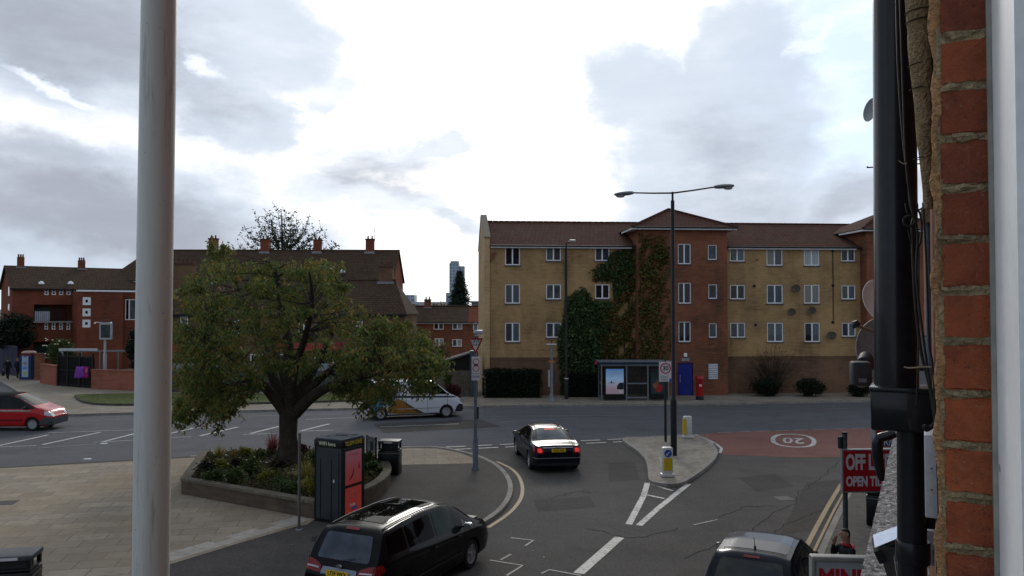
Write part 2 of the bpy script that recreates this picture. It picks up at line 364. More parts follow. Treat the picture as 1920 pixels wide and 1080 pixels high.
    def mesh(s, name):
        me = bpy.data.meshes.new(name); me.from_pydata(s.v, [], s.f)
        bm = bmesh.new(); bm.from_mesh(me); bmesh.ops.remove_doubles(bm, verts=bm.verts, dist=1e-5); bmesh.ops.recalc_face_normals(bm, faces=bm.faces); bm.to_mesh(me); bm.free()
        return me
    def build(s, name, mat, parent=None, smooth=False, angle=40):
        return link_mesh(name, s.mesh(name), mat, parent, smooth, angle)
def flat(name, pts, z, mat, parent=None, kind=None):       # a ground sheet, cut into triangles
    bm = bmesh.new(); f = bm.faces.new([bm.verts.new((p[0], p[1], z)) for p in pts]); f.normal_update()
    if f.normal.z < 0: f.normal_flip()
    bmesh.ops.triangulate(bm, faces=bm.faces[:]); me = bpy.data.meshes.new(name); bm.to_mesh(me); bm.free()
    o = link_mesh(name, me, mat, parent)
    return tag(o, kind=kind) if kind else o
def ribbon(mb, pts, w, z, closed=False):
    n = len(pts)
    L = []; R = []
    for i in range(n):
        a = Vector(pts[(i-1) % n] if (closed or i > 0) else pts[i]).xy; b = Vector(pts[(i+1) % n] if (closed or i < n-1) else pts[i]).xy
        d = (b-a).normalized(); nn = Vector((-d.y, d.x))*w/2; p = Vector(pts[i]).xy
        L.append((p.x+nn.x, p.y+nn.y, z)); R.append((p.x-nn.x, p.y-nn.y, z))
    mb.add(L+R, [(n+i, n+(i+1) % n, (i+1) % n, i) for i in range(n if closed else n-1)])
def smooth_pts(pts, sub=6, closed=False):
    P_ = [Vector(p) for p in pts]; n = len(P_); out = []
    for i in range(n if closed else n-1):
        g = (lambda k: P_[k % n]) if closed else (lambda k: P_[max(0, min(n-1, k))])
        p0, p1, p2, p3 = g(i-1), g(i), g(i+1), g(i+2)
        for k in range(sub):
            t = k/sub; out.append(0.5*((2*p1)+(p2-p0)*t+(2*p0-5*p1+4*p2-p3)*t*t+(3*p1-p0-3*p2+p3)*t**3))
    if not closed: out.append(P_[-1])
    return out
def text_mesh(s, size, ext=0.002, bold=0.0, sx=1.0, align='CENTER'):
    cu = bpy.data.curves.new('text', 'FONT'); cu.body = s; cu.size = size; cu.extrude = ext; cu.align_x = align; cu.align_y = 'CENTER'; cu.offset = bold; cu.resolution_u = 3
    cu.space_line = 1.0
    o = bpy.data.objects.new('text', cu); COL.objects.link(o); dg = bpy.context.evaluated_depsgraph_get(); dg.update()
    me = bpy.data.meshes.new_from_object(o.evaluated_get(dg)); bpy.data.objects.remove(o); bpy.data.curves.remove(cu)
    if sx != 1: me.transform(Matrix.Diagonal((sx, 1, 1, 1)))
    me.materials.clear()
    return me
def text(name, s, size, M, mat, parent, bold=0.0, sx=1.0, ext=0.002):
    me = text_mesh(s, size, ext, bold, sx); me.transform(M); return link_mesh(name, me, mat, parent)
UPRIGHT = Matrix.Rotation(pi/2, 4, 'X')                 # text in the XZ plane, read from -Y
def leaves(name, C, size, mat, parent=None, width=0.4, droop=0.5, spread=None, kind=None, upward=False):
    """C: n x 3 leaf bases; one bent leaf-shaped face each"""
    C = np.asarray(C, float); n = len(C)
    d = RNG.normal(size=(n, 3)); d /= np.linalg.norm(d, axis=1, keepdims=True); d[:, 2] = d[:, 2]*0.6 + (droop if upward else -droop); d /= np.linalg.norm(d, axis=1, keepdims=True)
    r = RNG.normal(size=(n, 3)); w = np.cross(d, r); w /= np.linalg.norm(w, axis=1, keepdims=True)
    L = size*RNG.uniform(0.6, 1.3, (n, 1)); W = L*width*0.5; nn = np.cross(d, w)
    v = np.empty((n, 4, 3)); v[:, 0] = C; v[:, 1] = C + d*L*0.45 + w*W + nn*L*0.06; v[:, 2] = C + d*L; v[:, 3] = C + d*L*0.45 - w*W + nn*L*0.06
    me = bpy.data.meshes.new(name); me.vertices.add(4*n); me.vertices.foreach_set('co', v.reshape(-1))
    me.loops.add(4*n); me.loops.foreach_set('vertex_index', np.arange(4*n, dtype=np.int32)); me.polygons.add(n)
    me.polygons.foreach_set('loop_start', np.arange(0, 4*n, 4, dtype=np.int32)); me.update(calc_edges=True); me.validate()
    o = link_mesh(name, me, mat, parent)
    return tag(o, kind=kind) if kind else o
def blob_pts(n, c, r):
    p = RNG.normal(size=(n, 3)); p /= np.linalg.norm(p, axis=1, keepdims=True); p *= RNG.uniform(0.35, 1, (n, 1))**0.6
    return np.asarray(c) + p*np.asarray(r)
def in_poly(x, y, poly):
    c = False; n = len(poly)
    for i in range(n):
        x1, y1 = poly[i]; x2, y2 = poly[(i+1) % n]
        if (y1 > y) != (y2 > y) and x < (x2-x1)*(y-y1)/(y2-y1)+x1: c = not c
    return c
def edge_dist(x, y, poly):
    best = 1e9; n = len(poly)
    for i in range(n):
        ax, ay = poly[i]; bx, by = poly[(i+1) % n]; dx, dy = bx-ax, by-ay
        t = max(0, min(1, ((x-ax)*dx+(y-ay)*dy)/(dx*dx+dy*dy+1e-9))); best = min(best, math.hypot(x-ax-t*dx, y-ay-t*dy))
    return best
def sample_poly(n, poly, keep=None):
    xs = [p[0] for p in poly]; ys = [p[1] for p in poly]; out = []
    while len(out) < n:
        x, y = random.uniform(min(xs), max(xs)), random.uniform(min(ys), max(ys))
        if in_poly(x, y, poly) and (keep is None or keep(x, y)): out.append((x, y))
    return out
def wall(mb, x0, x1, z0, z1, holes, y=0.0, rev=0.1):
    """front wall (faces -y) with rectangular openings and their reveals"""
    us = sorted({x0, x1} | {h[0] for h in holes} | {h[1] for h in holes}); zs = sorted({z0, z1} | {h[2] for h in holes} | {h[3] for h in holes})
    us = [u for u in us if x0 <= u <= x1]; zs = [z for z in zs if z0 <= z <= z1]
    for i in range(len(us)-1):
        for j in range(len(zs)-1):
            a, b, c, d = us[i], us[i+1], zs[j], zs[j+1]; mx, mz = (a+b)/2, (c+d)/2
            if any(h[0] < mx < h[1] and h[2] < mz < h[3] for h in holes): continue
            mb.quad((a, y, c), (b, y, c), (b, y, d), (a, y, d))
    for a, b, c, d in holes:
        mb.quad((a, y, c), (b, y, c), (b, y+rev, c), (a, y+rev, c)); mb.quad((a, y, d), (a, y+rev, d), (b, y+rev, d), (b, y, d))
        mb.quad((a, y, c), (a, y+rev, c), (a, y+rev, d), (a, y, d)); mb.quad((b, y, c), (b, y, d), (b, y+rev, d), (b, y+rev, c))
def window(parent, x0, x1, z0, z1, y, pane_mats, frame_mat, fw=0.06, mullions=(0.5,), sill=None, trans=()):
    """frame with panes set at depth y inside its opening"""
    mb = MB(); d = 0.06
    mb.bx(x0, x1, y-d, y, z0, z0+fw); mb.bx(x0, x1, y-d, y, z1-fw, z1); mb.bx(x0, x0+fw, y-d, y, z0+fw, z1-fw); mb.bx(x1-fw, x1, y-d, y, z0+fw, z1-fw)
    cuts = [x0+fw]
    for m_ in mullions:
        xm = x0+(x1-x0)*m_; mb.bx(xm-fw*0.7, xm+fw*0.7, y-d, y, z0+fw, z1-fw); cuts += [xm-fw*0.7, xm+fw*0.7]
    cuts.append(x1-fw)
    for t in trans:
        zt = z0+(z1-z0)*t; mb.bx(x0+fw, x1-fw, y-d*0.9, y, zt-fw*0.4, zt+fw*0.4)
    f = mb.build('window', frame_mat, parent)
    for k in range(0, len(cuts), 2):
        MB().bx(cuts[k], cuts[k+1], y-0.025, y-0.015, z0+fw, z1-fw).build('pane', pane_mats[(k//2) % len(pane_mats)], f)
    if sill: MB().bx(x0-0.04, x1+0.04, y-0.19, y-d-0.002, z0-0.07, z0-0.005).build('sill', sill, f)
    return f
def face_img(mb, rng): pass
M = std()
# ================================================================ GROUND, ROADS, PAVEMENTS
ASP = asphalt('road_asphalt', (0.100, 0.101, 0.107), 0.2, 0.95); ASP2 = asphalt('side_road_asphalt', (0.084, 0.079, 0.073), 0.32, 0.95)
ASP3 = asphalt('footway_asphalt', (0.066, 0.061, 0.056), 0.3, 0.9); REDASP = asphalt('red_asphalt', (0.185, 0.092, 0.076), 0.22, 0.95)
SLAB = slabs('plaza_slabs', (0.33, 0.285, 0.22), radians(-11)); SLAB2 = slabs('footway_slabs', (0.29, 0.26, 0.21), radians(4), 0.75, 0.6)
KERB = plain('kerb_stone', (0.26, 0.245, 0.215), 0.9, var=0.35, scale=1.5, bump=0.2)
EARTH = plain('far_ground', (0.09, 0.09, 0.075), 0.95, var=0.4, scale=0.05)
flat('ground', [(-2500, -60), (2500, -60), (2500, 5000), (-2500, 5000)], -0.03, EARTH, kind='structure')
flat('road', [(-160, -30), (160, -30), (160, 150), (-160, 150)], 0.0, ASP, kind='structure')
def gp(pts, z=0.0): return [tuple(G(x, y, z)) for x, y in pts]
sr = gp([(770, 843), (960, 834), (1170, 823), (1340, 840), (1345, 848), (1660, 846), (1900, 842)]) 
flat('side_road', sr + [(30, 10), (20, -20), (-12, -20), (-9, 8), (-5, 16), (-2, 22), (-1, 28)], 0.004, ASP2, kind='structure')
flat('red_road_surface', gp([(1306, 815), (1340, 812), (1400, 809), (1500, 806), (1640, 803), (1800, 800), (1800, 850), (1640, 857), (1500, 858), (1357, 853), (1345, 838)]), 0.008, REDASP, kind='structure')
# darker repairs in the side road
for k, pl in enumerate([[(1512, 905), (1640, 892), (1600, 985), (1462, 1004)], [(1385, 896), (1452, 888), (1490, 912), (1418, 922)], [(1000, 938), (1105, 931), (1118, 951), (1008, 960)], [(1140, 868), (1190, 866), (1200, 900), (1142, 903)], [(700, 795), (900, 786), (940, 800), (720, 812)]]):
    flat('road_patch', gp(pl), 0.0062+0.0006*k, asphalt('patch_asphalt', (0.062, 0.058, 0.053), 0.3, 0.95), kind='structure')
# far pavement
ZP = 0.12
kerb_far = gp([(2300, 738), (1900, 746), (1630, 750), (1450, 753.5), (1260, 757), (950, 759.5), (640, 765), (345, 771), (200, 774), (135, 776), (108, 773), (84, 762), (55, 745), (25, 727), (-10, 708), (-60, 690)], ZP)
flat('far_pavement', kerb_far + [(-110, 120, 0), (-110, 150, 0), (80, 150, 0), (80, 60, 0)], ZP, SLAB2, kind='structure')
def kerb(name, pts, z, w=0.16, drop=0.16, closed=False, mat=KERB):
    """kerb stones along a line: a raised strip with its road-side face"""
    P_ = [Vector((p[0], p[1], 0)) for p in pts]; n = len(P_); mb = MB(); A = []; B = []
    for i in range(n):
        a = P_[(i-1) % n] if closed or i else P_[i]; b = P_[(i+1) % n] if closed or i < n-1 else P_[i]
        d = (b-a).normalized(); nn = Vector((-d.y, d.x, 0)); A.append(P_[i]+nn*w*0.5); B.append(P_[i]-nn*w*0.5)
    for i in range(n if closed else n-1):
        j = (i+1) % n
        for p, q in ((A, B),):
            mb.quad((A[i].x, A[i].y, z), (A[j].x, A[j].y, z), (B[j].x, B[j].y, z), (B[i].x, B[i].y, z))
            mb.quad((A[i].x, A[i].y, z-drop), (A[j].x, A[j].y, z-drop), (A[j].x, A[j].y, z), (A[i].x, A[i].y, z))
            mb.quad((B[i].x, B[i].y, z-drop), (B[j].x, B[j].y, z-drop), (B[j].x, B[j].y, z), (B[i].x, B[i].y, z))
    return tag(mb.build(name, mat), kind='structure')
kerb('kerb', smooth_pts([Vector(p) for p in kerb_far], 4), ZP+0.005)
# near pavement: plaza slabs, asphalt footway, curved kerb
arc = [(-900, 940), (-300, 899), (0, 876), (257, 861), (420, 852), (600, 845), (770, 837.5), (820, 838), (862, 845), (900, 856), (930, 871), (949, 890), (957, 911), (953, 932), (938, 953), (915, 971), (893, 983)]
NP = 0.10
arcw = [tuple(p) for p in smooth_pts([Vector(q) for q in gp(arc, NP)], 5)] + [(-2.75, 18.6, 0), (-4.3, 15.0, 0), (-6.2, 11.0, 0), (-9.5, 4.0, 0), (-12, -3, 0)]
flat('near_pavement', arcw + [(-60, -10, 0), (-60, 28, 0)], NP, ASP3, kind='structure')
kerb('kerb', arcw[18:], NP+0.004)
flat('plaza_paving', gp([(-900, 944), (-300, 902), (0, 878.5), (257, 864), (420, 855), (600, 848), (640, 847), (640, 938), (575, 984), (560, 986), (440, 1021), (320, 1058), (150, 1112), (-100, 1200), (-900, 1500)], NP), NP+0.004, SLAB, kind='structure')
flat('corner_paving', gp([(640, 848), (770, 840.5), (818, 841), (858, 848), (893, 861), (893, 869), (750, 872), (700, 890), (640, 900)], NP), NP+0.0045, slabs('corner_slabs', (0.31, 0.27, 0.21), radians(-7), 0.9, 0.6), kind='structure')
# pale edging stones where plaza meets the asphalt
mb = MB(); ea, eb = G(322, 1052, NP), G(585, 974, NP)
for k in range(9):
    t = k/9.0; a = ea.lerp(eb, t); b = ea.lerp(eb, t+1/9.0*0.96); d = (b-a).normalized(); nn = Vector((-d.y, d.x, 0))*random.choice([0.62, 0.6, 0.34])
    mb.poly([(p.x, p.y, NP+0.0085) for p in (a, b, b+nn, a+nn)])
tag(mb.build('edging_stones', plain('pale_slab', (0.38, 0.35, 0.30), 0.85, var=0.2, scale=1)), kind='structure')
# splitter island
isl = gp([(1170, 822), (1215, 819.5), (1290, 816), (1312, 818), (1330, 829), (1341, 843), (1339, 856), (1322, 874), (1300, 890), (1280, 902), (1262, 906), (1240, 905), (1222, 899), (1219, 880), (1214, 862), (1200, 846)], 0.12)
islw = smooth_pts([Vector(q) for q in isl], 4, True)
flat('traffic_island', [tuple(p) for p in islw], 0.12, plain('island_concrete', (0.25, 0.225, 0.18), 0.9, var=0.4, scale=0.8, bump=0.2), kind='structure')
kerb('kerb', islw, 0.125, 0.17, 0.14, True)
flat('island_slabs', gp([(1236, 858), (1262, 857), (1262, 872), (1240, 878)], 0.12), 0.1245, plain('pale_slab', (0.30, 0.28, 0.25)), kind='structure')
# shop-side pavement
FD = Vector((0.457, 0.889, 0)); FN = Vector((-0.889, 0.457, 0))          # along / out of our own facade
def fac(t, s, z=0.0): p = FD*t + FN*s; return Vector((p.x, p.y, z))
WALLX = -0.019
ks = [fac(-6, 2.35), fac(10, 2.33), fac(20, 2.28), fac(27, 2.2), fac(31, 2.0), fac(34, 1.2), fac(36, -0.6), fac(37, -3)]
ksm = smooth_pts(ks, 5)
flat('shop_pavement', [tuple(p) for p in ksm] + [tuple(fac(37, -20)), tuple(fac(-6, -6))], NP, plain('shop_footway', (0.075, 0.07, 0.062), 0.85, var=0.4, scale=0.7), kind='structure')
kerb('kerb', ksm, NP+0.004, 0.16)

# ---- road markings
WP = roadpaint('white_road_paint', (0.52, 0.51, 0.47), (0.10, 0.10, 0.10), 0.9); WPf = roadpaint('faded_road_paint', (0.26, 0.26, 0.25), (0.06, 0.06, 0.062), 0.8)
YP = roadpaint('yellow_road_paint', (0.34, 0.24, 0.10), (0.07, 0.06, 0.05), 0.5)
ZM = 0.0125
def mark(name, segs, mat, w=0.12, z=ZM):
    mb = MB()
    for sg in segs:
        ww = w
        if isinstance(sg, tuple) and isinstance(sg[1], float): sg, ww = sg
        ribbon(mb, gp(sg), ww, z)
    return tag(mb.build(name, mat), kind='structure')
mark('hatched_marking', [[(-30, 842), (90, 816)], [(80, 834), (188, 811)], [(192, 829), (262, 811)], [(262, 826), (362, 803.5)], [(374, 818), (446, 801)], [(470, 813), (523, 800)], [(565, 808), (618, 795)]], WP, 0.17)
mark('centre_line', [[(-40, 840), (68, 836)], [(176, 830), (262, 825)], [(262, 822.5), (358, 819.5)], [(456, 815), (520, 813)], [(560, 809), (625, 807)],
                     [(90, 812), (262, 806)], [(262, 806), (420, 801)], [(712, 801), (860, 795)], [(573, 787), (690, 782)]], WP, 0.09)
mark('lane_line', [[(70, 841), (180, 833)], [(120, 792), (260, 785)], [(320, 783.5), (640, 777)], [(660, 776), (700, 775)], [(940, 792), (1085, 784)], [(920, 781), (1250, 778.5)], [(1365, 773), (1498, 769.5)], [(1560, 767), (1650, 765)], [(870, 770), (905, 769.5)]], WPf, 0.10)
gw = []
for k in range(9):
    x = 786+k*50.5; y0 = 841-(x-786)*0.046
    if x > 1150: continue
    gw.append([(x, y0), (x+36, y0-1.7)]); gw.append([(x+10, y0+4.6), (x+47, y0+2.8)])
mark('give_way_line', gw, WP, 0.17)
mark('island_edge_line', [[(1178, 822.5), (1250, 818), (1288, 815.5)], [(1304, 815), (1322, 822), (1342, 832), (1353, 841), (1350, 850)], [(1322, 829.5), (1344, 832)]], WP, 0.13, 0.0135)
mark('mouth_line', [[(x, 812-(x-1330)*0.031), (x+26, 811-(x-1330)*0.031)] for x in range(1345, 1660, 36)], WPf, 0.10, 0.0135)
mark('hatched_marking', [([(1214, 906), (1207, 930), (1179, 984)], 0.19), ([(1291, 908), (1236, 952), (1198, 986)], 0.19), ([(1222, 909), (1262, 921)], 0.12), ([(1213, 928.5), (1246, 935.5)], 0.12)], WP)
mark('hatched_marking', [([(1162, 1008), (1126, 1040), (1085, 1076)], 0.26)], WP, 0.2)
mark('parking_bay_line', [[(958, 1009), (1000, 1014), (985, 1024)], [(918, 1051), (980, 1061), (950, 1080)], [(938, 1051), (958, 1040)], [(1015, 1076), (1030, 1069), (1090, 1080)], [(1300, 985), (1345, 975)]], WPf, 0.07)
mb = MB(); ribbon(mb, smooth_pts([Vector(q) for q in gp([(932, 866), (958, 879), (972, 893), (979, 911), (978, 931), (967, 950), (948, 968), (915, 990)])], 7), 0.12, ZM); tag(mb.build('yellow_line', YP), kind='structure')
mb = MB(); ribbon(mb, smooth_pts([p+FN*0.42 for p in ks], 5), 0.13, ZM); ribbon(mb, smooth_pts([p+FN*0.2 for p in ks], 5), 0.07, ZM)
tag(mb.build('yellow_line', YP), kind='structure')
# speed roundel painted on the red surface (read from the main road)
mb = MB(); c = G(1487.5, 826, 0); R_ = []; ra_ = atan2(c.x, c.y)
for k in range(48):
    a = 2*pi*k/48; e = 0.62
    qx, qy = 0.88*math.copysign(abs(cos(a))**0.85, cos(a)), 1.85*math.copysign(abs(sin(a))**0.85, sin(a)); R_.append((c.x+qx*cos(ra_)+qy*sin(ra_), c.y-qx*sin(ra_)+qy*cos(ra_), 0))
ribbon(mb, R_, 0.2, 0.0145, True); rd = mb.build('road_marking', WP)
me = text_mesh('20', 1.0, 0.0005, 0.015); me.transform(Matrix.Translation((c.x, c.y, 0.0145)) @ Matrix.Rotation(pi-ra_, 4, 'Z') @ Matrix.Diagonal((0.95, 2.2, 1, 1)))
link_mesh('number', me, WP, rd); tag(rd, kind='structure')
mb = MB(); 
for x, y in [(195, 832), (164, 861)]: mb.prism([tuple((G(x, y, 0)+Vector((a, b, 0))).xy) for a, b in ((-.14, -.1), (.16, -.06), (.12, .1), (-.12, .08))], 0.0, 0.02)
tag(mb.build('road_studs', M['white']), kind='structure')
# cracks in the worn side road
mb = MB()
for cr in [[(1404, 1000), (1450, 962), (1490, 945), (1500, 925), (1535, 900), (1575, 868), (1600, 850)], [(1030, 935), (1070, 925), (1092, 921), (1110, 925)], [(1430, 1012), (1470, 985), (1545, 955), (1590, 950)], [(1345, 970), (1400, 950), (1455, 948)], [(1280, 1050), (1400, 1000)], [(1100, 990), (1180, 1010), (1290, 990)]]:
    w_ = [Vector(q) for q in gp(cr)]; pts = []
    for a, b in zip(w_[:-1], w_[1:]):
        for k in range(8): pts.append(a.lerp(b, k/8)+Vector((random.gauss(0, .035), random.gauss(0, .06), 0)))
    ribbon(mb, pts, .028, .0088)
tag(mb.build('road_cracks', plain('crack_dark', (.012, .012, .012), .95)), kind='structure')
# utility covers
for x, y, w_ in [(12, 943, .55), (600, 1010, .4), (1470, 935, .5)]:
    q = G(x, y, NP if x < 700 else 0); o = MB().box((q.x, q.y, (NP if x < 700 else 0)+0.005), (w_, w_, 0.012), rz=0.2).build('manhole_cover', plain('cast_iron', (0.03, 0.03, 0.03), 0.6, 0.4), None)
    tag(o, {12: 'square iron manhole cover in the plaza slabs at the far left', 600: 'small iron cover in the asphalt behind the black people carrier', 1470: 'iron cover in the middle of the side road'}[x], 'manhole cover')
# raised grass verge
vz = 0.24; vg = gp([(142, 743), (160, 739), (330, 737), (500, 738), (640, 740), (690, 742), (690, 748), (500, 754), (340, 756), (215, 757), (160, 753)], vz)
vs = smooth_pts([Vector(q) for q in vg], 4, True)
mb = MB(); mb.prism([tuple(p.xy) for p in vs], ZP-0.02, vz); tag(mb.build('verge', plain('verge_edge', (0.075, 0.068, 0.055), 0.95, var=0.4)), kind='structure')
cv = sum((p.xy for p in vs), Vector((0, 0)))/len(vs)
ins = [(cv+(p.xy-cv)*0.985) for p in vs]
flat('verge_turf', [(p.x, p.y, 0) for p in ins], vz+0.006, plain('turf', (0.075, 0.095, 0.022), 0.95, var=0.45, scale=1.2), kind='structure')
xs = [p.x for p in ins]; ys = [p.y for p in ins]; C = []
pl = [tuple(p) for p in ins]
while len(C) < 9000:
    x, y = random.uniform(min(xs), max(xs)), random.uniform(min(ys), max(ys))
    if in_poly(x, y, pl): C.append((x, y, vz))
leaves('grass', C, 0.055, leafmat('grass_blades', [(0.07, 0.10, 0.018), (0.10, 0.13, 0.03), (0.11, 0.13, 0.04)]), width=0.25, droop=1.2, upward=True, kind='stuff')
# ================================================================ BUILDINGS
YB = brick('yellow_stock_brick', (0.42, 0.275, 0.130), (0.290, 0.180, 0.082), (0.22, 0.165, 0.10), 0.5)
YBl = brick('yellow_brick_lit_gable', (0.52, 0.36, 0.19), (0.44, 0.30, 0.15), (0.30, 0.25, 0.17), 0.2)  # same yellow brick, light on the gable end put into its colour
RB = brick('red_brown_brick', (0.25, 0.098, 0.054), (0.150, 0.060, 0.037), (0.15, 0.10, 0.07), 0.45)
DB = brick('plinth_brick', (0.21, 0.12, 0.075), (0.12, 0.068, 0.048), (0.10, 0.075, 0.055), 0.5)
OB = brick('orange_red_brick', (0.210, 0.062, 0.034), (0.160, 0.046, 0.028), (0.17, 0.09, 0.06), 0.4)
OBl = brick('orange_brick_gable', (0.30, 0.11, 0.055), (0.26, 0.09, 0.05), (0.2, 0.12, 0.08), 0.2)
TR = tiles('brown_red_tiles', (0.105, 0.044, 0.032), (0.070, 0.032, 0.025), moss=0.35)
TD = tiles('dark_brown_tiles', (0.090, 0.055, 0.038), (0.062, 0.040, 0.030), moss=0.5)
TO = tiles('orange_tiles', (0.24, 0.075, 0.042), (0.18, 0.06, 0.035), moss=0.2)
FAS = M['white']; LEAD = plain('lead', (0.24, 0.25, 0.27), 0.6, var=0.3)
GD = glass('window_glass_dark', (0.012, 0.014, 0.020)); GB = glass('window_glass_blue', (0.03, 0.05, 0.075)); GG = glass('window_glass_grey', (0.07, 0.085, 0.09))
CW = curtain('net_curtain', (0.40, 0.43, 0.44)); CG = curtain('grey_curtain', (0.085, 0.11, 0.12)); CB = curtain('beige_curtain', (0.20, 0.19, 0.16)); CD = curtain('dark_curtain', (0.035, 0.045, 0.055))
SILL = plain('slate_sill', (0.10, 0.10, 0.11), 0.7)
BLK = Frame(-1.51, 54.0, radians(4.5))
blk = empty('apartment_block', (BLK.o[0], BLK.o[1], 0), BLK.yaw, 'four storey yellow brick flats with red brick stair towers across the road', 'apartment building')
def build_block():
    u, z = BLK.u, BLK.z; D = 11.0
    eave = z(920, 458); ridge = z(920, 415.5, D/2); base = ZP-0.03
    uT0, uT1 = u(1197, -0.9), u(1364, -0.9); uR0 = u(1626, -0.9); uR1 = uR0+(uT1-uT0); uEnd = u(1625)
    plz = z(920, 672)
    def rect(x0, x1, y0, y1, d=0.0): return (u(x0, d), u(x1, d), z((x0+x1)/2, y1, d), z((x0+x1)/2, y0, d))
    W1 = []
    for (x0, x1), ysr, mats in [((947, 975), ((461, 497), (533, 569), (605, 641)), [(GD, GD), (CG, CG), (CD, CG)]), ((1024, 1052), ((461, 489), (533, 561), (605, 633)), [(CG, CD), (GG, GG), (CD, GG)]),
                                ((1116, 1143), ((461, 489), (533, 560)), [(CD, GB), (GD, GD)])]:
        for (ya, yb), mt in zip(ysr, mats): W1.append((rect(x0, x1, ya, yb), mt))
    W2 = []
    for (x0, x1), ysr, mats in [((1369, 1397), ((461, 490), (534, 561), (605, 633)), [(GG, CG), (GD, GD), (CD, CG)]), ((1438, 1468), ((463, 498), (534, 569), (605, 641)), [(CB, CD), (GB, GB), (CG, CG)]),
                                ((1508, 1537), ((463, 498), (534, 569), (605, 641)), [(CW, CW), (CB, CB), (GD, CG)]), ((1578, 1604), ((464, 490), (535, 561), (605, 631)), [(GD, GD), (CD, CD), (GD, CG)])]:
        for (ya, yb), mt in zip(ysr, mats): W2.append((rect(x0, x1, ya, yb), mt))
    mb = MB(); wall(mb, 0, uT0, plz, eave, [w[0] for w in W1]); wall(mb, uT1, uR0, plz, eave, [w[0] for w in W2])
    mb.quad((0, D, base), (uR1, D, base), (uR1, D, eave), (0, D, eave)); mb.build('wall', YB, blk)
    for r, mt in W1+W2: window(blk, *r, 0.10, mt, M['upvc'], 0.065, (0.5,), SILL)
    for pa, pb in ((0, uT0), (uT1, uR0)):
        mb = MB(); wall(mb, pa, pb, base, plz-0.16, [], -0.03); mb.quad((pa, -0.03, plz-0.16), (pb, -0.03, plz-0.16), (pb, 0, plz-0.15), (pa, 0, plz-0.15)); mb.build('plinth', DB, blk)
    mb = MB(); k = 0.0
    for a, b in ((0.0, uT0), (uT1, uR0)):
        k = a
        while k < b-0.1: mb.bx(k+0.006, min(k+0.072, b), -0.045, 0.0, plz-0.16, plz+0.06); k += 0.082
    mb.build('soldier_course', DB, blk)
    # gable end wall seen along its length, with raised parapet
    mb = MB(); g = -0.36
    pts = [(0, base), (D, base), (D, eave), (D/2, ridge+0.55), (-0.05, eave-0.15)]
    prof = [(-0.14, base), (D, base), (D, eave+0.3), (D/2, ridge+0.42), (-0.14, eave-0.1+0.5)]
    n = len(prof); mb.add([(g, y, z_) for y, z_ in prof]+[(-0.002, y, z_) for y, z_ in prof], [tuple(range(n)), tuple(range(n, 2*n))[::-1]]+[(i, i+n, (i+1) % n+n, (i+1) % n) for i in range(n)])
    mb.build('gable_wall', YBl, blk)
    mb = MB()
    for (y0, z0), (y1, z1) in (((-0.18, eave+0.40), (D/2, ridge+0.42)), ((D/2, ridge+0.42), (D+0.05, eave+0.3))):
        mb.add([(g-0.04, y0, z0), (0.05, y0, z0), (0.05, y1, z1), (g-0.04, y1, z1), (g-0.04, y0, z0+0.09), (0.05, y0, z0+0.09), (0.05, y1, z1+0.09), (g-0.04, y1, z1+0.09)], [(0, 3, 2, 1), (4, 5, 6, 7), (0, 1, 5, 4), (2, 3, 7, 6), (0, 4, 7, 3), (1, 2, 6, 5)])
    mb.build('coping', plain('coping', (0.17, 0.15, 0.11), 0.9), blk)
    mb = MB()
    for i in range(4): mb.bx(0.001, 0.42-0.08*i, -0.12+0.01*i, 0.02, eave-0.55-0.14*i-0.14, eave-0.55-0.14*i)
    mb.build('corbel', RB, blk)
    # roofs
    ov = 0.35; sl = (ridge-eave)/(D/2); ze = eave-ov*sl+0.05
    mb = MB(); mb.quad((0, -ov, ze), (uR1, -ov, ze), (uR1, D/2, ridge), (0, D/2, ridge)); mb.quad((0, D+ov, ze), (0, D/2, ridge), (uR1, D/2, ridge), (uR1, D+ov, ze)); mb.build('roof', TR, blk)
    x = 0.1; mb = MB()
    while x < uR1: mb.bx(x, x+0.4, D/2-0.12, D/2+0.12, ridge-0.03, ridge+0.07, 0.03); x += 0.42
    mb.build('ridge_tiles', TR, blk)
    for a, b in ((0.05, uT0-0.3), (uT1+0.3, uR0-0.4)):
        MB().bx(a, b, -ov+0.04, -ov+0.075, ze-0.17, ze-0.06).build('fascia', FAS, blk)
        MB().tube([(a, -ov-0.04, ze-0.03), (b, -ov-0.04, ze-0.03)], 0.055, 8).build('gutter', M['plastic'], blk)
        mb = MB(); mb.bx(a, b, -ov+0.08, 0.0, ze-0.17, ze-0.14); mb.build('soffit', FAS, blk)
    for px in (1060.5, 1360.5, 1618):
        uu = u(px, -0.08) if px != 1360.5 else uT1+0.1
        MB().tube([(uu, -0.09, base), (uu, -0.09, ze-0.1)], 0.045, 8).build('downpipe', M['plastic'], blk)
    # stair towers
    for k, (a, b) in enumerate(((uT0, uT1), (uR0, uR1))):
        d = -0.9; te = z(1280, 428, d); holes = []
        if k == 0:
            TW = [(rect(1271.5, 1296, 457, 495, d), (GD, GD), (0.5,)), (rect(1272, 1296, 530, 569, d), (GD, GD), (0.45,)), (rect(1272, 1295, 603, 641, d), (GD, GD), (0.5,)),
                  (rect(1328, 1345, 459, 487, d), (GB,), ()), (rect(1328.5, 1345, 533, 560, d), (GD,), ()), (rect(1329, 1344, 606, 633, d), (CD,), ())]
        else:
            off = uR0-uT0; TW = [((r[0]+off, r[1]+off, r[2], r[3]), mt, mu) for r, mt, mu in TWk]
        TWk = TW
        door = rect(1270, 1299, 680, 733, d)
        dh = (door[0]+(uR0-uT0)*k, door[1]+(uR0-uT0)*k, ZP, door[3])
        mb = MB(); wall(mb, a, b, base, te, [w[0] for w in TW]+[dh], d, 0.12)
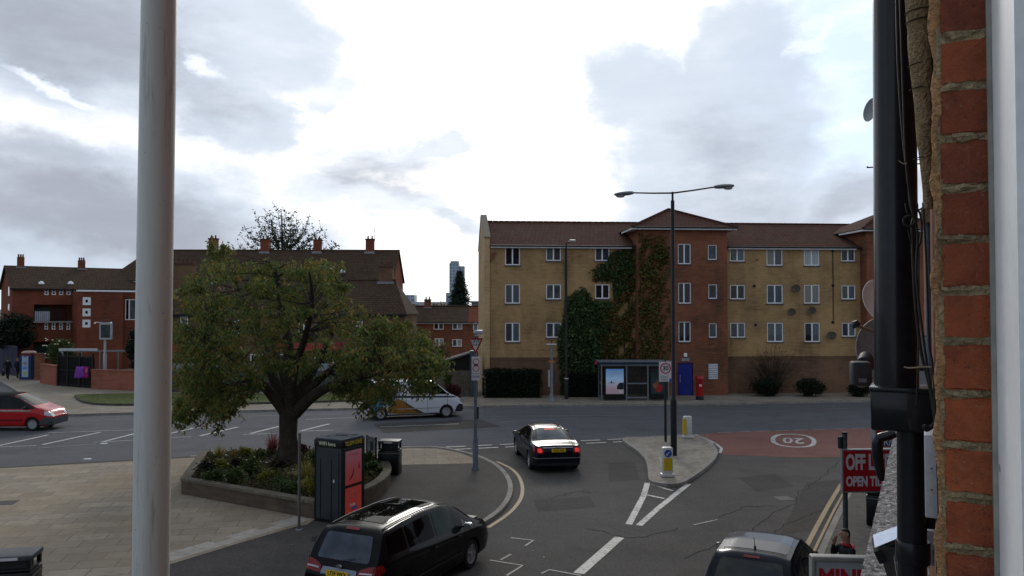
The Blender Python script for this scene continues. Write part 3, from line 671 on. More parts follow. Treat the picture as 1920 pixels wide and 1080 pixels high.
        mb.quad((a, d, base), (a, 3, base), (a, 3, te), (a, d, te)); mb.quad((b, d, base), (b, 3, base), (b, 3, te), (b, d, te)); mb.build('tower_wall', RB, blk)
        for r, mt, mu in TW: window(blk, *r, d+0.12, mt, M['upvc'], 0.06, mu, SILL)
        dr = MB().bx(dh[0]+0.05, dh[1]-0.05, d+0.06, d+0.11, dh[2]+0.02, dh[3]-0.05).build('door', plain('blue_door', (0.012, 0.02, 0.21), 0.45, var=0.25), blk)
        mb = MB(); mb.bx(dh[0]+0.15, dh[0]+0.19, d+0.02, d+0.06, 1.0, 1.5); mb.build('handle', M['alu'], dr)
        if k == 0:
            r = rect(1327, 1345, 682, 711, d); MB().bx(r[0], r[1], d-0.04, d-0.001, r[2], r[3]).build('meter_box', plain('white_grille', (0.36, 0.38, 0.42), 0.5), blk)
            mbx = MB()
            for i in range(7): zz = r[2]+(r[3]-r[2])*(i+0.5)/7; mbx.bx(r[0]+0.03, r[1]-0.03, d-0.06, d-0.041, zz-0.02, zz+0.02)
            mbx.build('grille', M['upvc'], blk)
            r = rect(1277, 1292, 671, 677, d); MB().bx(r[0], r[1], d-0.05, d-0.002, r[2], r[3]).build('name_plate', LEAD, blk)
            r = rect(1281, 1287, 662, 669, d); MB().bx(r[0], r[1], d-0.12, d-0.002, r[2], r[3], 0.02).build('wall_lamp', M['upvc'], blk)
        o2 = 0.55; zr = te; ym = 3.4; cx = (a+b)/2; ap = z(1258, 393, 2.6); ze2 = te+0.02
        A = (a-o2, d-o2, ze2); B = (b+o2, d-o2, ze2); Cc = (b+o2, 6.2, ze2); Dd = (a-o2, 6.2, ze2); T = (cx+0.0, 2.6, ap)
        mb = MB(); mb.add([A, B, Cc, Dd, T], [(0, 1, 4), (1, 2, 4), (2, 3, 4), (3, 0, 4)]); mb.build('hip_roof', TR, blk)
        mb = MB(); mb.bx(a-o2+0.05, b+o2-0.05, d-o2+0.03, d-o2+0.06, ze2-0.16, ze2-0.045); mb.bx(a-o2+0.03, a-o2+0.06, d-o2+0.06, 2.0, ze2-0.16, ze2-0.045); mb.bx(b+o2-0.06, b+o2-0.03, d-o2+0.06, 2.0, ze2-0.16, ze2-0.045); mb.build('fascia', FAS, blk)
        mb = MB(); mb.bx(a-o2+0.07, b+o2-0.07, d-o2+0.07, 2.0, ze2-0.13, ze2-0.10); mb.build('soffit', FAS, blk)
        MB().tube([(a-o2, d-o2-0.04, ze2-0.02), (b+o2, d-o2-0.04, ze2-0.02)], 0.055, 8).build('gutter', M['plastic'], blk)
        mb = MB()
        for p in (A, B): mb.tube([Vector(p)+Vector((0, 0, .03)), Vector(T)+Vector((0, 0, .03))], 0.09, 6)
        mb.build('ridge_tiles', TR, blk)
    # wall vents and little satellite dishes
    for px, py, r in [(1491, 542, 0.30), (1521, 583, 0.27), (1557, 630, 0.30), (1563, 470, .09), (1563, 535, .10), (1562, 604, .10), (1415, 536, .10), (1417, 609, .09), (1421, 487, .05), (1483, 586, .28)]:
        c = (u(px, -0.1), -0.14 if r > .2 else -0.02, z(px, py, -0.1))
        if r > .2:
            dsh = MB().lathe([(0.02, 0.0), (r*0.5, -0.02), (r*0.85, -0.07), (r, -0.12), (r*0.98, -0.13), (r*0.5, -0.04), (0.02, -0.02)], 20, axis='Y').build('satellite_dish', plain('dark_dish', (0.09, 0.08, 0.06), 0.8), blk, True)
            dsh.location = (c[0], c[1]-0.12, c[2]); dsh.rotation_euler = (radians(-18), 0, radians(-28))
            MB().tube([(0, 0, 0), (0, 0.2, -0.05)], 0.025, 6).build('bracket', M['black'], dsh)
            MB().tube([(0, -0.02, -r*.8), (0, -0.35, -0.05), (0, -0.38, 0.03)], 0.015, 6).build('feed_arm', M['black'], dsh)
        else: MB().lathe([(r, 0), (r, -0.05), (r*0.6, -0.07)], 12, c, 'Y').build('wall_vent', M['black'], blk)
    mb = MB(); zz = [z(1562, y, 0) for y in (470, 500, 540, 570, 600)]
    mb.tube([(u(1562), -0.03, q) for q in zz], 0.03, 6); mb.build('waste_pipe', plain('rust_pipe', (0.07, 0.04, 0.03), 0.8), blk)
build_block()

# ---- houses between the tree and the flats
def simple_house(name, fr, label, xs, y_ridge, y_eave, depth, wallm, roofm, wins, base=-0.03, chim=(), roofseg=(), ends=True, cat='house', winmats=(None,), win_mull=(0.5,), hip=None, fasc=FAS, wfw=0.07, chim_d=None, loc_z=0):
    h = empty(name, (fr.o[0], fr.o[1], 0), fr.yaw, label, cat); u, z = fr.u, fr.z; x0, x1 = u(xs[0]), u(xs[1])
    eave = z((xs[0]+xs[1])/2, y_eave); ridge = z((xs[0]+xs[1])/2, y_ridge, depth/2); rects = []
    for w in wins: rects.append((u(w[0]), u(w[1]), z(w[0], w[3]), z(w[0], w[2])))
    mb = MB(); wall(mb, x0, x1, base, eave, rects, 0, 0.1); mb.quad((x0, depth, base), (x1, depth, base), (x1, depth, eave), (x0, depth, eave))
    for x, hp in ((x0, (hip or (0, 0))[0]), (x1, (hip or (0, 0))[1])): mb.add([(x, 0, base), (x, depth, base), (x, depth, eave), (x, depth/2, eave+.01 if hp else ridge-0.05), (x, 0, eave)], [(0, 1, 2, 3, 4)])
    mb.build('wall', wallm, h)
    for i, r in enumerate(rects):
        pm = wins[i][4] if len(wins[i]) > 4 else (GD, GG); window(h, *r, 0.09, pm, M['upvc'], wfw, win_mull if r[1]-r[0] > 0.8 else (), SILL if r[1]-r[0] > .8 else None)
    ov = 0.3; sl = (ridge-eave)/(depth/2); ze = eave-ov*sl+0.04; hl, hr = (hip or (0, 0)); rx0, rx1 = x0-0.2, x1+0.2
    segs = roofseg or ((xs[0], xs[1], roofm),)
    for a, b, rm in segs:
        a_ = rx0 if a == xs[0] else u(a); b_ = rx1 if b == xs[1] else u(b); ra = a_+(hl if a == xs[0] else 0); rb = b_-(hr if b == xs[1] else 0)
        mb = MB(); mb.quad((a_, -ov, ze), (b_, -ov, ze), (rb, depth/2, ridge), (ra, depth/2, ridge)); mb.quad((b_, depth+ov, ze), (a_, depth+ov, ze), (ra, depth/2, ridge), (rb, depth/2, ridge))
        if hl and a == xs[0]: mb.poly([(a_, -ov, ze), (ra, depth/2, ridge), (a_, depth+ov, ze)])
        if hr and b == xs[1]: mb.poly([(b_, -ov, ze), (b_, depth+ov, ze), (rb, depth/2, ridge)])
        mb.build('roof', rm, h)
    MB().tube([(rx0+hl, depth/2, ridge+0.02), (rx1-hr, depth/2, ridge+0.02)], 0.11, 6).build('ridge_tiles', roofm, h)
    if fasc: MB().bx(rx0, rx1, -ov+0.01, -ov+0.05, ze-0.16, ze-0.01).build('fascia', fasc, h)
    MB().tube([(rx0, -ov-0.05, ze-0.02), (rx1, -ov-0.05, ze-0.02)], 0.06, 6).build('gutter', M['plastic'], h)
    for cxx in chim:
        a, b, yt = cxx[:3]; dd = cxx[3] if len(cxx) > 3 else depth/2
        ca, cb, zt = u(a, dd), u(b, dd), z(a, yt, dd); w = cb-ca; zb = ridge-0.7-abs(dd-depth/2)*sl
        c = MB().bx(ca, cb, dd-0.35, dd+0.35, zb, zt).build('chimney', wallm if len(cxx) < 5 else cxx[4], h)
        mb = MB(); mb.bx(ca-0.06, cb+0.06, dd-0.41, dd+0.41, zt, zt+0.12); mb.build('chimney_cap', plain('chimney_cap', (0.09, 0.05, 0.035), 0.9), c)
        n = max(2, int(w/0.32)); 
        for k in range(n): MB().lathe([(0.09, 0), (0.11, 0.05), (0.085, 0.08), (0.08, 0.3), (0.10, 0.34), (0.07, 0.34)], 10, (ca+w*(k+0.5)/n, dd, zt+0.12)).build('chimney_pot', plain('clay', (0.11, 0.055, 0.04), 0.8), c)
        rz = ridge-abs(dd-depth/2)*sl
        mb = MB(); mb.bx(ca-0.12, cb+0.12, dd-0.5, dd-0.352, rz-0.42, rz-0.10); mb.build('flashing', LEAD, c)
    return h, u, z, (x0, x1, eave, ridge)
FR = Frame(-11.5, 95.0, radians(1.5))
simple_house('terraced_house', FR, 'low brick terrace with brown and orange tiled roof seen left of the yellow flats', (776, 925), 574.5, 603, 8.0, RB, TD,
             [(813, 832, 604, 618, (GD, GG)), (848, 867, 604, 618, (GG, CW)), (887, 905, 604, 618, (CW, GD)), (815, 832, 634, 648, (CW, CW)), (848, 866, 636, 650, (GG, CW))], chim=[(796, 808, 563)],
             roofseg=((776, 878, TD), (878, 925, TO)), wfw=0.1)
vp = empty('flue_stack', tuple(P(773, 590, 88)*1.0)[:2]+(0,), 0, 'dark brick flue standing above the roof beside the big sloping pub gable', 'chimney')
MB().bx(-0.2, 0.2, -0.2, 0.2, 0, P(773, 573, 88).z).build('stack', DB, vp); MB().bx(-0.26, 0.26, -0.26, 0.26, P(773, 573, 88).z, P(773, 570, 88).z+0.0).build('cap', DB, vp)
# long terrace behind the pub
FB = Frame(-41.5, 82.0, radians(1.0))
_b, ub, zb_, ib = simple_house('terraced_flats', FB, 'long red brick terrace with brown tiled roof and a row of chimneys behind the pub', (203, 735), 470, 523, 9.5, OB, TD,
             [(322, 330, 522, 537, (CW, GD))]+[(350+55*k, 359+55*k, 525, 537, (CG, GD)) for k in range(7)]+[(322+60*k, 332+60*k, 556, 572, (CG, GD)) for k in range(3)],
             chim=[(392, 407, 449), (489, 504, 450), (588, 602, 451), (686, 701, 450)], hip=(2.2, 0.0), fasc=FAS, wfw=0.12)
MB().tube([(ub(256, 4.7), 4.7, ib[3]), (ub(256, 4.7), 4.7, ib[3]+1.3)], 0.06, 6).build('vent_pipe', M['black'], _b)
MB().tube([(ub(702, 4.7), 4.7, ib[3]+1), (ub(702, 4.7), 4.7, zb_(702, 427, 4.7))], 0.03, 5).build('aerial', M['galv'], _b)
for px in (334, 437, 539, 642): MB().lathe([(0.28, 0), (0.3, 0.1), (0.12, 0.3), (0.1, 0.35)], 12, (ub(px, 0.4), 0.4, zb_(px, 511, 0.4))).build('roof_vent', M['upvc'], _b)
# pub
FP = Frame(-25.0, 62.0, radians(1.0))
PBK = brick('pub_brick', (0.16, 0.10, 0.06), (0.12, 0.075, 0.045), (0.12, 0.09, 0.06), 0.4)
_p, up, zp, ip = simple_house('pub', FP, 'old pub with steep dark tiled roof and red fascia behind the big tree', (300, 759), 526, 586, 9.0, PBK, TD,
             [(338, 353, 590, 620, (CW, CB)), (440, 458, 600, 626, (GD, CG)), (560, 580, 600, 628, (GD, GD)), (660, 680, 602, 630, (CG, GD)), (350, 420, 664, 686, (GD, GD)), (470, 540, 664, 686, (GD, GD)), (590, 660, 664, 686, (GD, GD))],
             chim=[(711, 737, 502, 4.5, DB), (322, 364, 497, 3.2, PBK)], hip=(0.0, 1.5), fasc=M['black'], wfw=0.08)
MB().bx(up(302), up(420), -0.16, -0.02, zp(340, 658), zp(340, 640)).build('shop_fascia', plain('faded_red_fascia', (0.36, 0.04, 0.045), 0.5), _p)
MB().bx(up(520), up(640), -0.16, -0.02, zp(340, 658), zp(340, 643)).build('shop_fascia', plain('faded_red_fascia', (0.36, 0.04, 0.045)), _p)
# flats at the left, with balconies
FA = Frame(P(22, 600, 74).x, 74.0, radians(38))
def build_left():
    h = empty('balcony_flats', (FA.o[0], FA.o[1], 0), FA.yaw, 'red brick council flats at the far left with green balconies and two chimneys', 'apartment building'); u, z = FA.u, FA.z; D = 9.0
    x0, x1 = 0.0, u(252); eave = z(100, 538); ridge = z(100, 500, D/2); base = 0
    top = [(83+13.8*k, 91+13.8*k, 540, 553) for k in range(5)]; mid = [(84+13.8*k, 91+13.8*k, 605, 618) for k in range(5)]
    R = [(u(a), u(b), z(a, d), z(a, c)) for a, b, c, d in top]; bal = (u(64), u(145), z(100, 602), z(100, 571)); bal2 = (u(64), u(145), z(100, 668), z(100, 640))
    R2 = [(u(a), u(b), z(a, d), z(a, c)) for a, b, c, d in mid]
    mb = MB(); wall(mb, x0, x1, base, eave, R+R2+[bal, bal2], 0, 0.12); mb.add([(x0, 0, base), (x0, D, base), (x0, D, eave), (x0, D/2, ridge), (x0, 0, eave)], [(0, 1, 2, 3, 4)]); mb.quad((x0, D, 0), (x1, D, 0), (x1, D, eave), (x0, D, eave))
    for b in (bal, bal2): mb.quad((b[0], 1.5, b[2]), (b[1], 1.5, b[2]), (b[1], 1.5, b[3]), (b[0], 1.5, b[3])); mb.quad((b[0], 0.12, b[2]), (b[1], 0.12, b[2]), (b[1], 1.5, b[2]), (b[0], 1.5, b[2]))
    mb.build('wall', OB, h)
    for r in R+R2: window(h, *r, 0.08, (GD,), M['upvc'], 0.09, (), None, (0.45,))
    for j, b in enumerate((bal, bal2)):
        MB().bx(b[0]-0.1, b[1]+0.1, -0.35, 1.5, b[2]-0.16, b[2]).build('balcony_slab', plain('concrete', (0.28, 0.27, 0.25), 0.8), h)
        MB().bx(b[0], b[0]+(b[1]-b[0])*0.42, 1.38, 1.49, b[2], b[3]-0.3).build('balcony_door', plain('green_panel', (0.015, 0.09, 0.065), 0.5), h)
        MB().bx(b[0]+(b[1]-b[0])*0.5, b[0]+(b[1]-b[0])*0.8, 1.38, 1.49, b[2], b[3]-0.25).build('balcony_door', plain('dark_red_panel', (0.09, 0.02, 0.02), 0.5), h)
        if j == 0:
            MB().bx(b[0]+0.05, b[0]+1.25, -0.3, -0.26, b[2], b[2]+0.95).build('balcony_screen', plain('pale_screen', (0.42, 0.46, 0.52), 0.5), h)
        mb = MB(); x = b[0]
        while x < b[1]: mb.bx(x, x+0.03, -0.32, -0.29, b[2], b[2]+0.95); x += 0.16
        mb.bx(b[0], b[1], -0.33, -0.28, b[2]+0.95, b[2]+1.0); mb.build('railing', M['black'], h)
    ov = 0.35; sl = (ridge-eave)/(D/2); ze = eave-ov*sl
    mb = MB(); mb.quad((x0-.25, -ov, ze), (x1+.2, -ov, ze), (x1+.2, D/2, ridge), (x0-.25, D/2, ridge)); mb.quad((x0-.25, D+ov, ze), (x0-.25, D/2, ridge), (x1+.2, D/2, ridge), (x1+.2, D+ov, ze)); mb.build('roof', TD, h)
    MB().bx(x0-.25, x1, -ov+0.01, -ov+0.05, ze-0.16, ze-0.01).build('fascia', M['black'], h)
    for a, b, yt in ((31.5, 44, 482), (146, 158, 488)):
        ca, cb, zt = u(a, D/2), u(b, D/2), z(a, yt, D/2); c = MB().bx(ca, cb, D/2-.35, D/2+.35, ridge-0.6, zt).build('chimney', OB, h)
        for k in range(3): MB().lathe([(0.08, 0), (0.07, 0.25), (0.09, 0.28)], 8, (ca+(cb-ca)*(k+.5)/3, D/2, zt)).build('chimney_pot', plain('clay', (0.11, 0.055, 0.04)), c)
        MB().bx(ca-.15, cb+.15, D/2-.52, D/2-.352, ridge-0.45, ridge-0.12).build('flashing', LEAD, c)
    for px in (77, 132): MB().lathe([(0.26, 0), (0.28, 0.08), (0.1, 0.3)], 10, (u(px, .7), .7, z(px, 533, .7))).build('roof_vent', M['upvc'], h)
    # projecting stair block with three square windows
    d = -3.0; a, b = u(146, d), u(231, d); te = z(180, 547, d)
    R = [(u(155, d), u(170.5, d), z(160, y+15, d), z(160, y, d)) for y in (557, 578, 599)]
    mb = MB(); wall(mb, a, b, base, te, R, d, 0.1); mb.quad((a, d, base), (a, 0, base), (a, 0, te), (a, d, te)); mb.quad((b, d, base), (b, 0, base), (b, 0, te), (b, d, te)); mb.quad((a, d, te), (b, d, te), (b, 0, te), (a, 0, te)); mb.build('stair_block', OB, h)
    MB().bx(a-.1, b+1.8, d-.1, d+.2, te+.002, te+.16).build('roof_trim', M['upvc'], h)
    for r in R: window(h, *r, d+0.09, (GD,), M['upvc'], 0.24, (), None)
    a2, b2 = b, u(262, d+.8); te2 = z(240, 549, d+.8)
    gr = (u(235, d+.8), u(257, d+.8), z(240, 600, d+.8), z(240, 561, d+.8))
    mb = MB(); wall(mb, a2, b2, base, te2, [gr], d+.8, 0.1); mb.quad((b2, d+.8, base), (b2, 0, base), (b2, 0, te2), (b2, d+.8, te2)); mb.quad((a2, d+.8, te2), (b2, d+.8, te2), (b2, 0, te2), (a2, 0, te2)); mb.build('entrance_bay', OB, h)
    window(h, *gr, d+.88, (GD, GG), M['upvc'], 0.08, (0.35,), None)
    # side windows in the gable end
    for yy in ((537, 555), (570, 582)):
        z0, z1 = z(15, yy[1], 1.5), z(15, yy[0], 1.5); w = MB().bx(x0-0.05, x0-0.002, 1.6, 2.6, z0, z1).build('window', M['upvc'], h); MB().bx(x0-0.06, x0-0.051, 1.75, 2.45, z0+.15, z1-.15).build('pane', GD, w)
build_left()
# far tower, far sheds, hill line
def far_block(name, x0, x1, yt, Y, dep, mat, label, cat, floors=0, base=0):
    a, b = P(x0, yt, Y), P(x1, yt, Y); h = empty(name, (a.x, Y, base), 0, label, cat); w = b.x-a.x; H = a.z
    MB().bx(0, w, 0, dep, 0, H).build('wall', mat, h); return h, w, H
tg = NT('tower_cladding'); br = tg.new('ShaderNodeTexBrick'); sp_ = tg.new('ShaderNodeSeparateXYZ'); tg.L.new(tg.tc.outputs['Object'], sp_.inputs[0]); cb_ = tg.new('ShaderNodeCombineXYZ'); tg.L.new(tg.math('ADD', sp_.outputs[0], sp_.outputs[1]), cb_.inputs[0]); tg.L.new(sp_.outputs[2], cb_.inputs[1]); tg.L.new(cb_.outputs[0], br.inputs['Vector'])
br.offset = 0; br.inputs['Scale'].default_value = 1; br.inputs['Brick Width'].default_value = 3.2; br.inputs['Row Height'].default_value = 3.2; br.inputs['Mortar Size'].default_value = 0.5
br.inputs['Color1'].default_value = (0.16, 0.21, 0.27, 1); br.inputs['Color2'].default_value = (0.24, 0.30, 0.37, 1); br.inputs['Mortar'].default_value = (0.36, 0.41, 0.46, 1); tg.col(br.outputs[0]); tg.rough(0.3)
h, w, H = far_block('tower_block', 842.5, 860, 493, 800, 18, tg.m, 'tall glass and grey tower on the horizon behind the dark conifer', 'tower')
MB().bx(w+0.01, w+5.5, 4, 20, 0, H-3).build('side_wing', tg.m, h); MB().tube([(w, 4, H), (w, 4, H+6)], 0.3, 5).build('mast', M['galv'], h); MB().bx(1, w-1, 2, 15, H+.01, H+2).build('roof_plant', LEAD, h)
h, w, H = far_block('office_block', 751, 777, 553, 520, 14, tg.m, 'pale low office block on the horizon left of the tower', 'office building'); MB().bx(-3, w*0.35, -2, -0.01, 0, H-2).build('annexe', tg.m, h)
h, w, H = far_block('warehouse', 740, 846, 566, 380, 30, plain('pale_cladding', (0.42, 0.45, 0.48), 0.5), 'long pale roofed warehouse low on the horizon', 'warehouse')
mb = MB()
for k in range(9): mb.bx(w*k/9+.3, w*(k+.7)/9, -1.5, -0.01, 0, H-1.2-(k % 3)*.5)
mb.build('loading_bay', plain('grey_cladding', (0.2, 0.22, 0.25), 0.5), h)
far_block('office_block', 836, 846, 549, 600, 10, tg.m, 'small pale block touching the foot of the tower', 'office building')
h, w, H = far_block('warehouse', 884, 912, 567, 300, 20, plain('grey_cladding', (0.2, 0.22, 0.25)), 'grey shed roof just left of the yellow gable on the horizon', 'warehouse'); MB().bx(-1, w+1, -1, 20.5, H+.01, H+.5).build('roof', LEAD, h)

# ---- boundary walls, fences
def slab_wall(name, pts, z0, h, th, mat, label, cat, cope=None, group=None):
    r = empty(name, (pts[0][0], pts[0][1], z0), 0, label, cat, group); mb = MB(); mc = MB(); o = Vector((pts[0][0], pts[0][1]))
    for i in range(len(pts)-1):
        a, b = Vector(pts[i][:2])-o, Vector(pts[i+1][:2])-o; d = (b-a); c = (a+b)/2; an = atan2(d.y, d.x)
        mb.box((c.x, c.y, h/2), (d.length, th, h), rz=an)
        if cope: mc.box((c.x, c.y, h+0.04), (d.length+0.04, th+0.1, 0.08), rz=an)
    mb.build('wall', mat, r)
    if cope: mc.build('coping', cope, r)
    return r
PK = brick('pinkish_brick', (0.30, 0.105, 0.07), (0.24, 0.08, 0.055), (0.24, 0.14, 0.1), 0.25)
a, b = G(173, 729, ZP), G(256, 732, ZP); slab_wall('brick_wall', [a, b, (b.x+2, b.y+.1)], ZP, 1.35, 0.23, PK, 'low pink brick garden wall left of the white pole', 'wall', PK)
a, b = G(78, 718, ZP), G(108, 723, ZP); slab_wall('brick_wall', [a, b], ZP, 1.45, 0.25, PK, 'short pale brick wall below the rose bush', 'wall', PK)
a = G(74, 712, ZP); slab_wall('brick_pier', [(a.x-.3, a.y), (a.x+.3, a.y)], ZP, 2.1, 0.5, RB, 'tall dark red brick pier beside the advertising kiosk', 'pier', DB)
a, b = G(262, 735, ZP), G(705, 735, ZP)
hd = empty('hoarding', (a.x, a.y, ZP), 0, 'long blue grey panelled hoarding behind the grass verge', 'fence'); L_ = b.x-a.x; mb = MB(); k = 0
while k < L_: mb.bx(k, min(k+1.18, L_), -0.03, 0.03, 0, 1.45); k += 1.2
mb.build('panel', plain('blue_grey_panel', (0.055, 0.065, 0.085), 0.6), hd); mb = MB(); k = 0
while k < L_: mb.bx(k, min(k+1.18, L_), -0.02, 0.02, 1.5, 2.0); k += 1.2
mb.build('top_panel', plain('pale_blue_panel', (0.22, 0.26, 0.31), 0.6), hd)
for k in range(int(L_/3)+1): MB().bx(k*3-0.05, k*3+0.05, 0.04, 0.12, 0, 2.0).build('post', M['galv'], hd)
a, b = G(742, 742, ZP), G(884, 744, ZP)
wf = empty('wooden_fence', (a.x, a.y, ZP), atan2(b.y-a.y, b.x-a.x), 'weathered wooden board fence between the van and the yellow flats', 'fence'); L_ = (b-a).length; k = 0; mb = MB(); WD = plain('grey_timber', (0.115, 0.095, 0.07), 0.9, var=0.5, scale=1.2)
while k < L_: mb.bx(k, k+0.13, -0.01, 0.015+random.uniform(0, .01), 0, 1.75+random.uniform(-.02, .02)); k += 0.14
mb.build('boards', WD, wf); 
for k in range(int(L_/1.8)+1): MB().bx(k*1.8, k*1.8+.1, 0.02, .12, 0, 1.85).build('post', WD, wf)
MB().bx(0, L_, -0.04, -0.012, 0, 0.28).build('gravel_board', plain('concrete_board', (0.09, 0.085, 0.07), 0.9), wf)
# lean-to shed behind the fence
a = P(798, 690, 54); b = P(882, 664, 54)
sh = empty('shed', (a.x, 54, ZP), 0, 'dark lean-to shed with sloping felt roof behind the wooden fence', 'shed'); w = b.x-a.x
mb = MB(); mb.add([(0, 0, 0), (w, 0, 0), (w, 0, b.z-ZP), (0, 0, a.z-ZP), (0, 3, 0), (w, 3, 0), (w, 3, b.z-ZP), (0, 3, a.z-ZP)], [(0, 1, 2, 3), (5, 4, 7, 6), (0, 3, 7, 4), (1, 5, 6, 2)]); mb.build('wall', plain('dark_board', (0.02, 0.018, 0.016), 0.9), sh)
za, zb2 = a.z-ZP, b.z-ZP; mb = MB(); mb.add([(-.3, -.2, za-.05), (w+.1, -.2, zb2+.05), (w+.1, 3.2, zb2+.05), (-.3, 3.2, za-.05), (-.3, -.2, za+.05), (w+.1, -.2, zb2+.15), (w+.1, 3.2, zb2+.15), (-.3, 3.2, za+.05)], [(0, 3, 2, 1), (4, 5, 6, 7), (0, 1, 5, 4), (2, 3, 7, 6), (0, 4, 7, 3), (1, 2, 6, 5)]); mb.build('roof', plain('felt', (0.10, 0.10, 0.09), 0.9), sh)
a, b = P(881, 744, 53.2), P(895, 744, 53.2); pr = empty('pillar', (a.x, 53.2, ZP), 0, 'tall blue grey metal clad pillar at the end of the wooden fence', 'pillar')
MB().bx(0, b.x-a.x, 0, 0.5, 0, P(885, 660, 53.2).z-ZP).build('shaft', plain('blue_grey_panel', (0.055, 0.065, 0.085)), pr); MB().bx(-.03, b.x-a.x+.03, -.03, .53, P(885, 660, 53.2).z-ZP+.002, P(885, 658.5, 53.2).z-ZP+.03).build('cap', M['galv'], pr)
# iron gate and railings at the left
a, b = G(108, 723, ZP), G(174, 728, ZP); gt = empty('iron_gate', (a.x, a.y, ZP), atan2(b.y-a.y, b.x-a.x), 'tall black iron gates with mesh between two brick garden walls', 'gate'); L_ = (b-a).length
mb = MB(); k = 0.0
while k < L_: mb.bx(k, k+.03, -.015, .015, 0, 2.35); k += .11
for zz in (0.1, 1.2, 2.25): mb.bx(0, L_, -.02, .02, zz, zz+.05)
mb.build('bars', M['black'], gt)
for k in (0, L_*.28, L_*.62, L_-.08): MB().bx(k, k+.1, -.05, .05, 0, 2.55).build('gate_post', M['black'], gt)
MB().bx(0, L_, .1, .13, 0, 2.2).build('backing_mesh', plain('dark_green_mesh', (0.012, 0.016, 0.012), .9), gt)
a, b = G(-60, 690, ZP), G(32, 705, ZP); fz = empty('blue_hoarding', (a.x, a.y, ZP), atan2(b.y-a.y, b.x-a.x), 'dark blue boarding behind the two walkers at the far left edge', 'fence'); L_ = (b-a).length
mb = MB(); k = 0
while k < L_: mb.bx(k, k+1.15, -.03, .03, 0, 2.5); k += 1.18
mb.build('panel', plain('navy_board', (0.008, 0.012, 0.045), .6), fz); MB().bx(0, L_, -.05, .05, 2.51, 2.6).build('rail', M['black'], fz)
# pergola beam behind the gate
pg = empty('pergola', tuple(P(118, 660, 64))[:2]+(ZP,), 0, 'white beamed pergola behind the black gates', 'pergola'); w = P(222, 660, 64).x-P(118, 660, 64).x; zz = P(118, 658, 64).z-ZP
for k in range(4): MB().bx(w*k/3-.04, w*k/3+.04, -.04, .04, 0, zz).build('post', M['galv'], pg)
MB().bx(-.3, w*.62, -.07, .07, zz+.01, zz+.2).build('beam', plain('white_beam', (0.5, 0.52, 0.54), .5), pg); MB().bx(-.6, w+.3, .5, .6, zz-.1, zz+.04).build('beam', M['galv'], pg)
# ================================================================ VEHICLES  (local +Y = forward, +X = right)
def interp(pts, y, sm=0.0):
    xs, zs = [p[0] for p in pts], [p[1] for p in pts]; return np.interp(y, xs, zs)
def car_body(sp):
    L, W = sp['L'], sp['W']; n = 150; ys = np.linspace(-L/2, L/2, n)
    top = interp(sp['top'], ys); belt = interp(sp['belt'], ys); zb = interp(sp['under'], ys)
    def sm(a, k=2):
        b = np.pad(a, k, mode='edge'); ker = np.ones(2*k+1)/(2*k+1); return np.convolve(b, ker, 'valid')
    top, belt, zb = sm(sm(top)), sm(sm(belt)), sm(zb)
    belt = np.minimum(belt, top-0.015); R = sp.get('endR', 0.55); cab = sp['cab']; Wr = sp['Wroof']
    rings = []
    for i, y in enumerate(ys):
        e = max(0, (abs(y)-(L/2-R))/R); pf = 1-sp.get('endT', 0.16)*e**2.4; xb = W/2*pf
        T, B, Z = top[i], belt[i], zb[i]; k = min(1, max(0, (T-B)/cab)); wt = xb*0.93*(1-k)+Wr/2*pf*k
        md = (Z+B)/2
        c = [(0, Z), (xb*.80, Z), (xb*.95, Z+.05), (xb*.985, Z+.16), (xb, md+.04), (xb*.992, B-.10), (xb*.965, B-.015), (xb*.945-(xb*.945-wt)*.12*k, B+(T-B)*.12), (wt+.01*k, B+(T-B)*.86), (wt-.07, T-.022-0.02*k), (wt*.6, T-.004), (0, T+.006)]
        h = []
        for j in range(len(c)-1):
            p0, p1, p2, p3 = [Vector(c[max(0, min(len(c)-1, q))]) for q in (j-1, j, j+1, j+2)]
            for s_ in range(3):
                t = s_/3
                t2, t3 = t*t, t*t*t; m1, m2 = (p2-p0)*0.35, (p3-p1)*0.35
                h.append(p1*(2*t3-3*t2+1)+m1*(t3-2*t2+t)+p2*(-2*t3+3*t2)+m2*(t3-t2))
        h.append(Vector(c[-1])); full = [(-p.x, y, p.y) for p in h[::-1]][:-1] + [(p.x, y, p.y) for p in h]
        rings.append(full)
    m_ = len(rings[0]); V = [v for r in rings for v in r]; Fs = []
    for i in range(n-1):
        for j in range(m_-1): a = i*m_+j; Fs.append((a, a+1, a+m_+1, a+m_))
    Fs.append(tuple(range(m_))); Fs.append(tuple((n-1)*m_+j for j in range(m_))[::-1])
    return V, Fs
def boolean_cut(me, cutter_mb):
    o = bpy.data.objects.new('b', me); COL.objects.link(o); c = bpy.data.objects.new('c', cutter_mb.mesh('c')); COL.objects.link(c)
    md = o.modifiers.new('b', 'BOOLEAN'); md.object = c; md.operation = 'DIFFERENCE'; md.solver = 'EXACT'
    dg = bpy.context.evaluated_depsgraph_get(); dg.update(); r = bpy.data.meshes.new_from_object(o.evaluated_get(dg))
    bpy.data.objects.remove(o); bpy.data.objects.remove(c); return r
def round_poly(pts, r, seg=4):
    out = []; n = len(pts)
    for i in range(n):
        p = Vector(pts[i]); a = Vector(pts[i-1])-p; b = Vector(pts[(i+1) % n])-p; d = min(r, a.length*.45, b.length*.45); a = p+a.normalized()*d; b = p+b.normalized()*d
        for k in range(seg+1): t = k/seg; out.append(tuple(a*(1-t)**2+p*2*t*(1-t)+b*t*t))
    return out
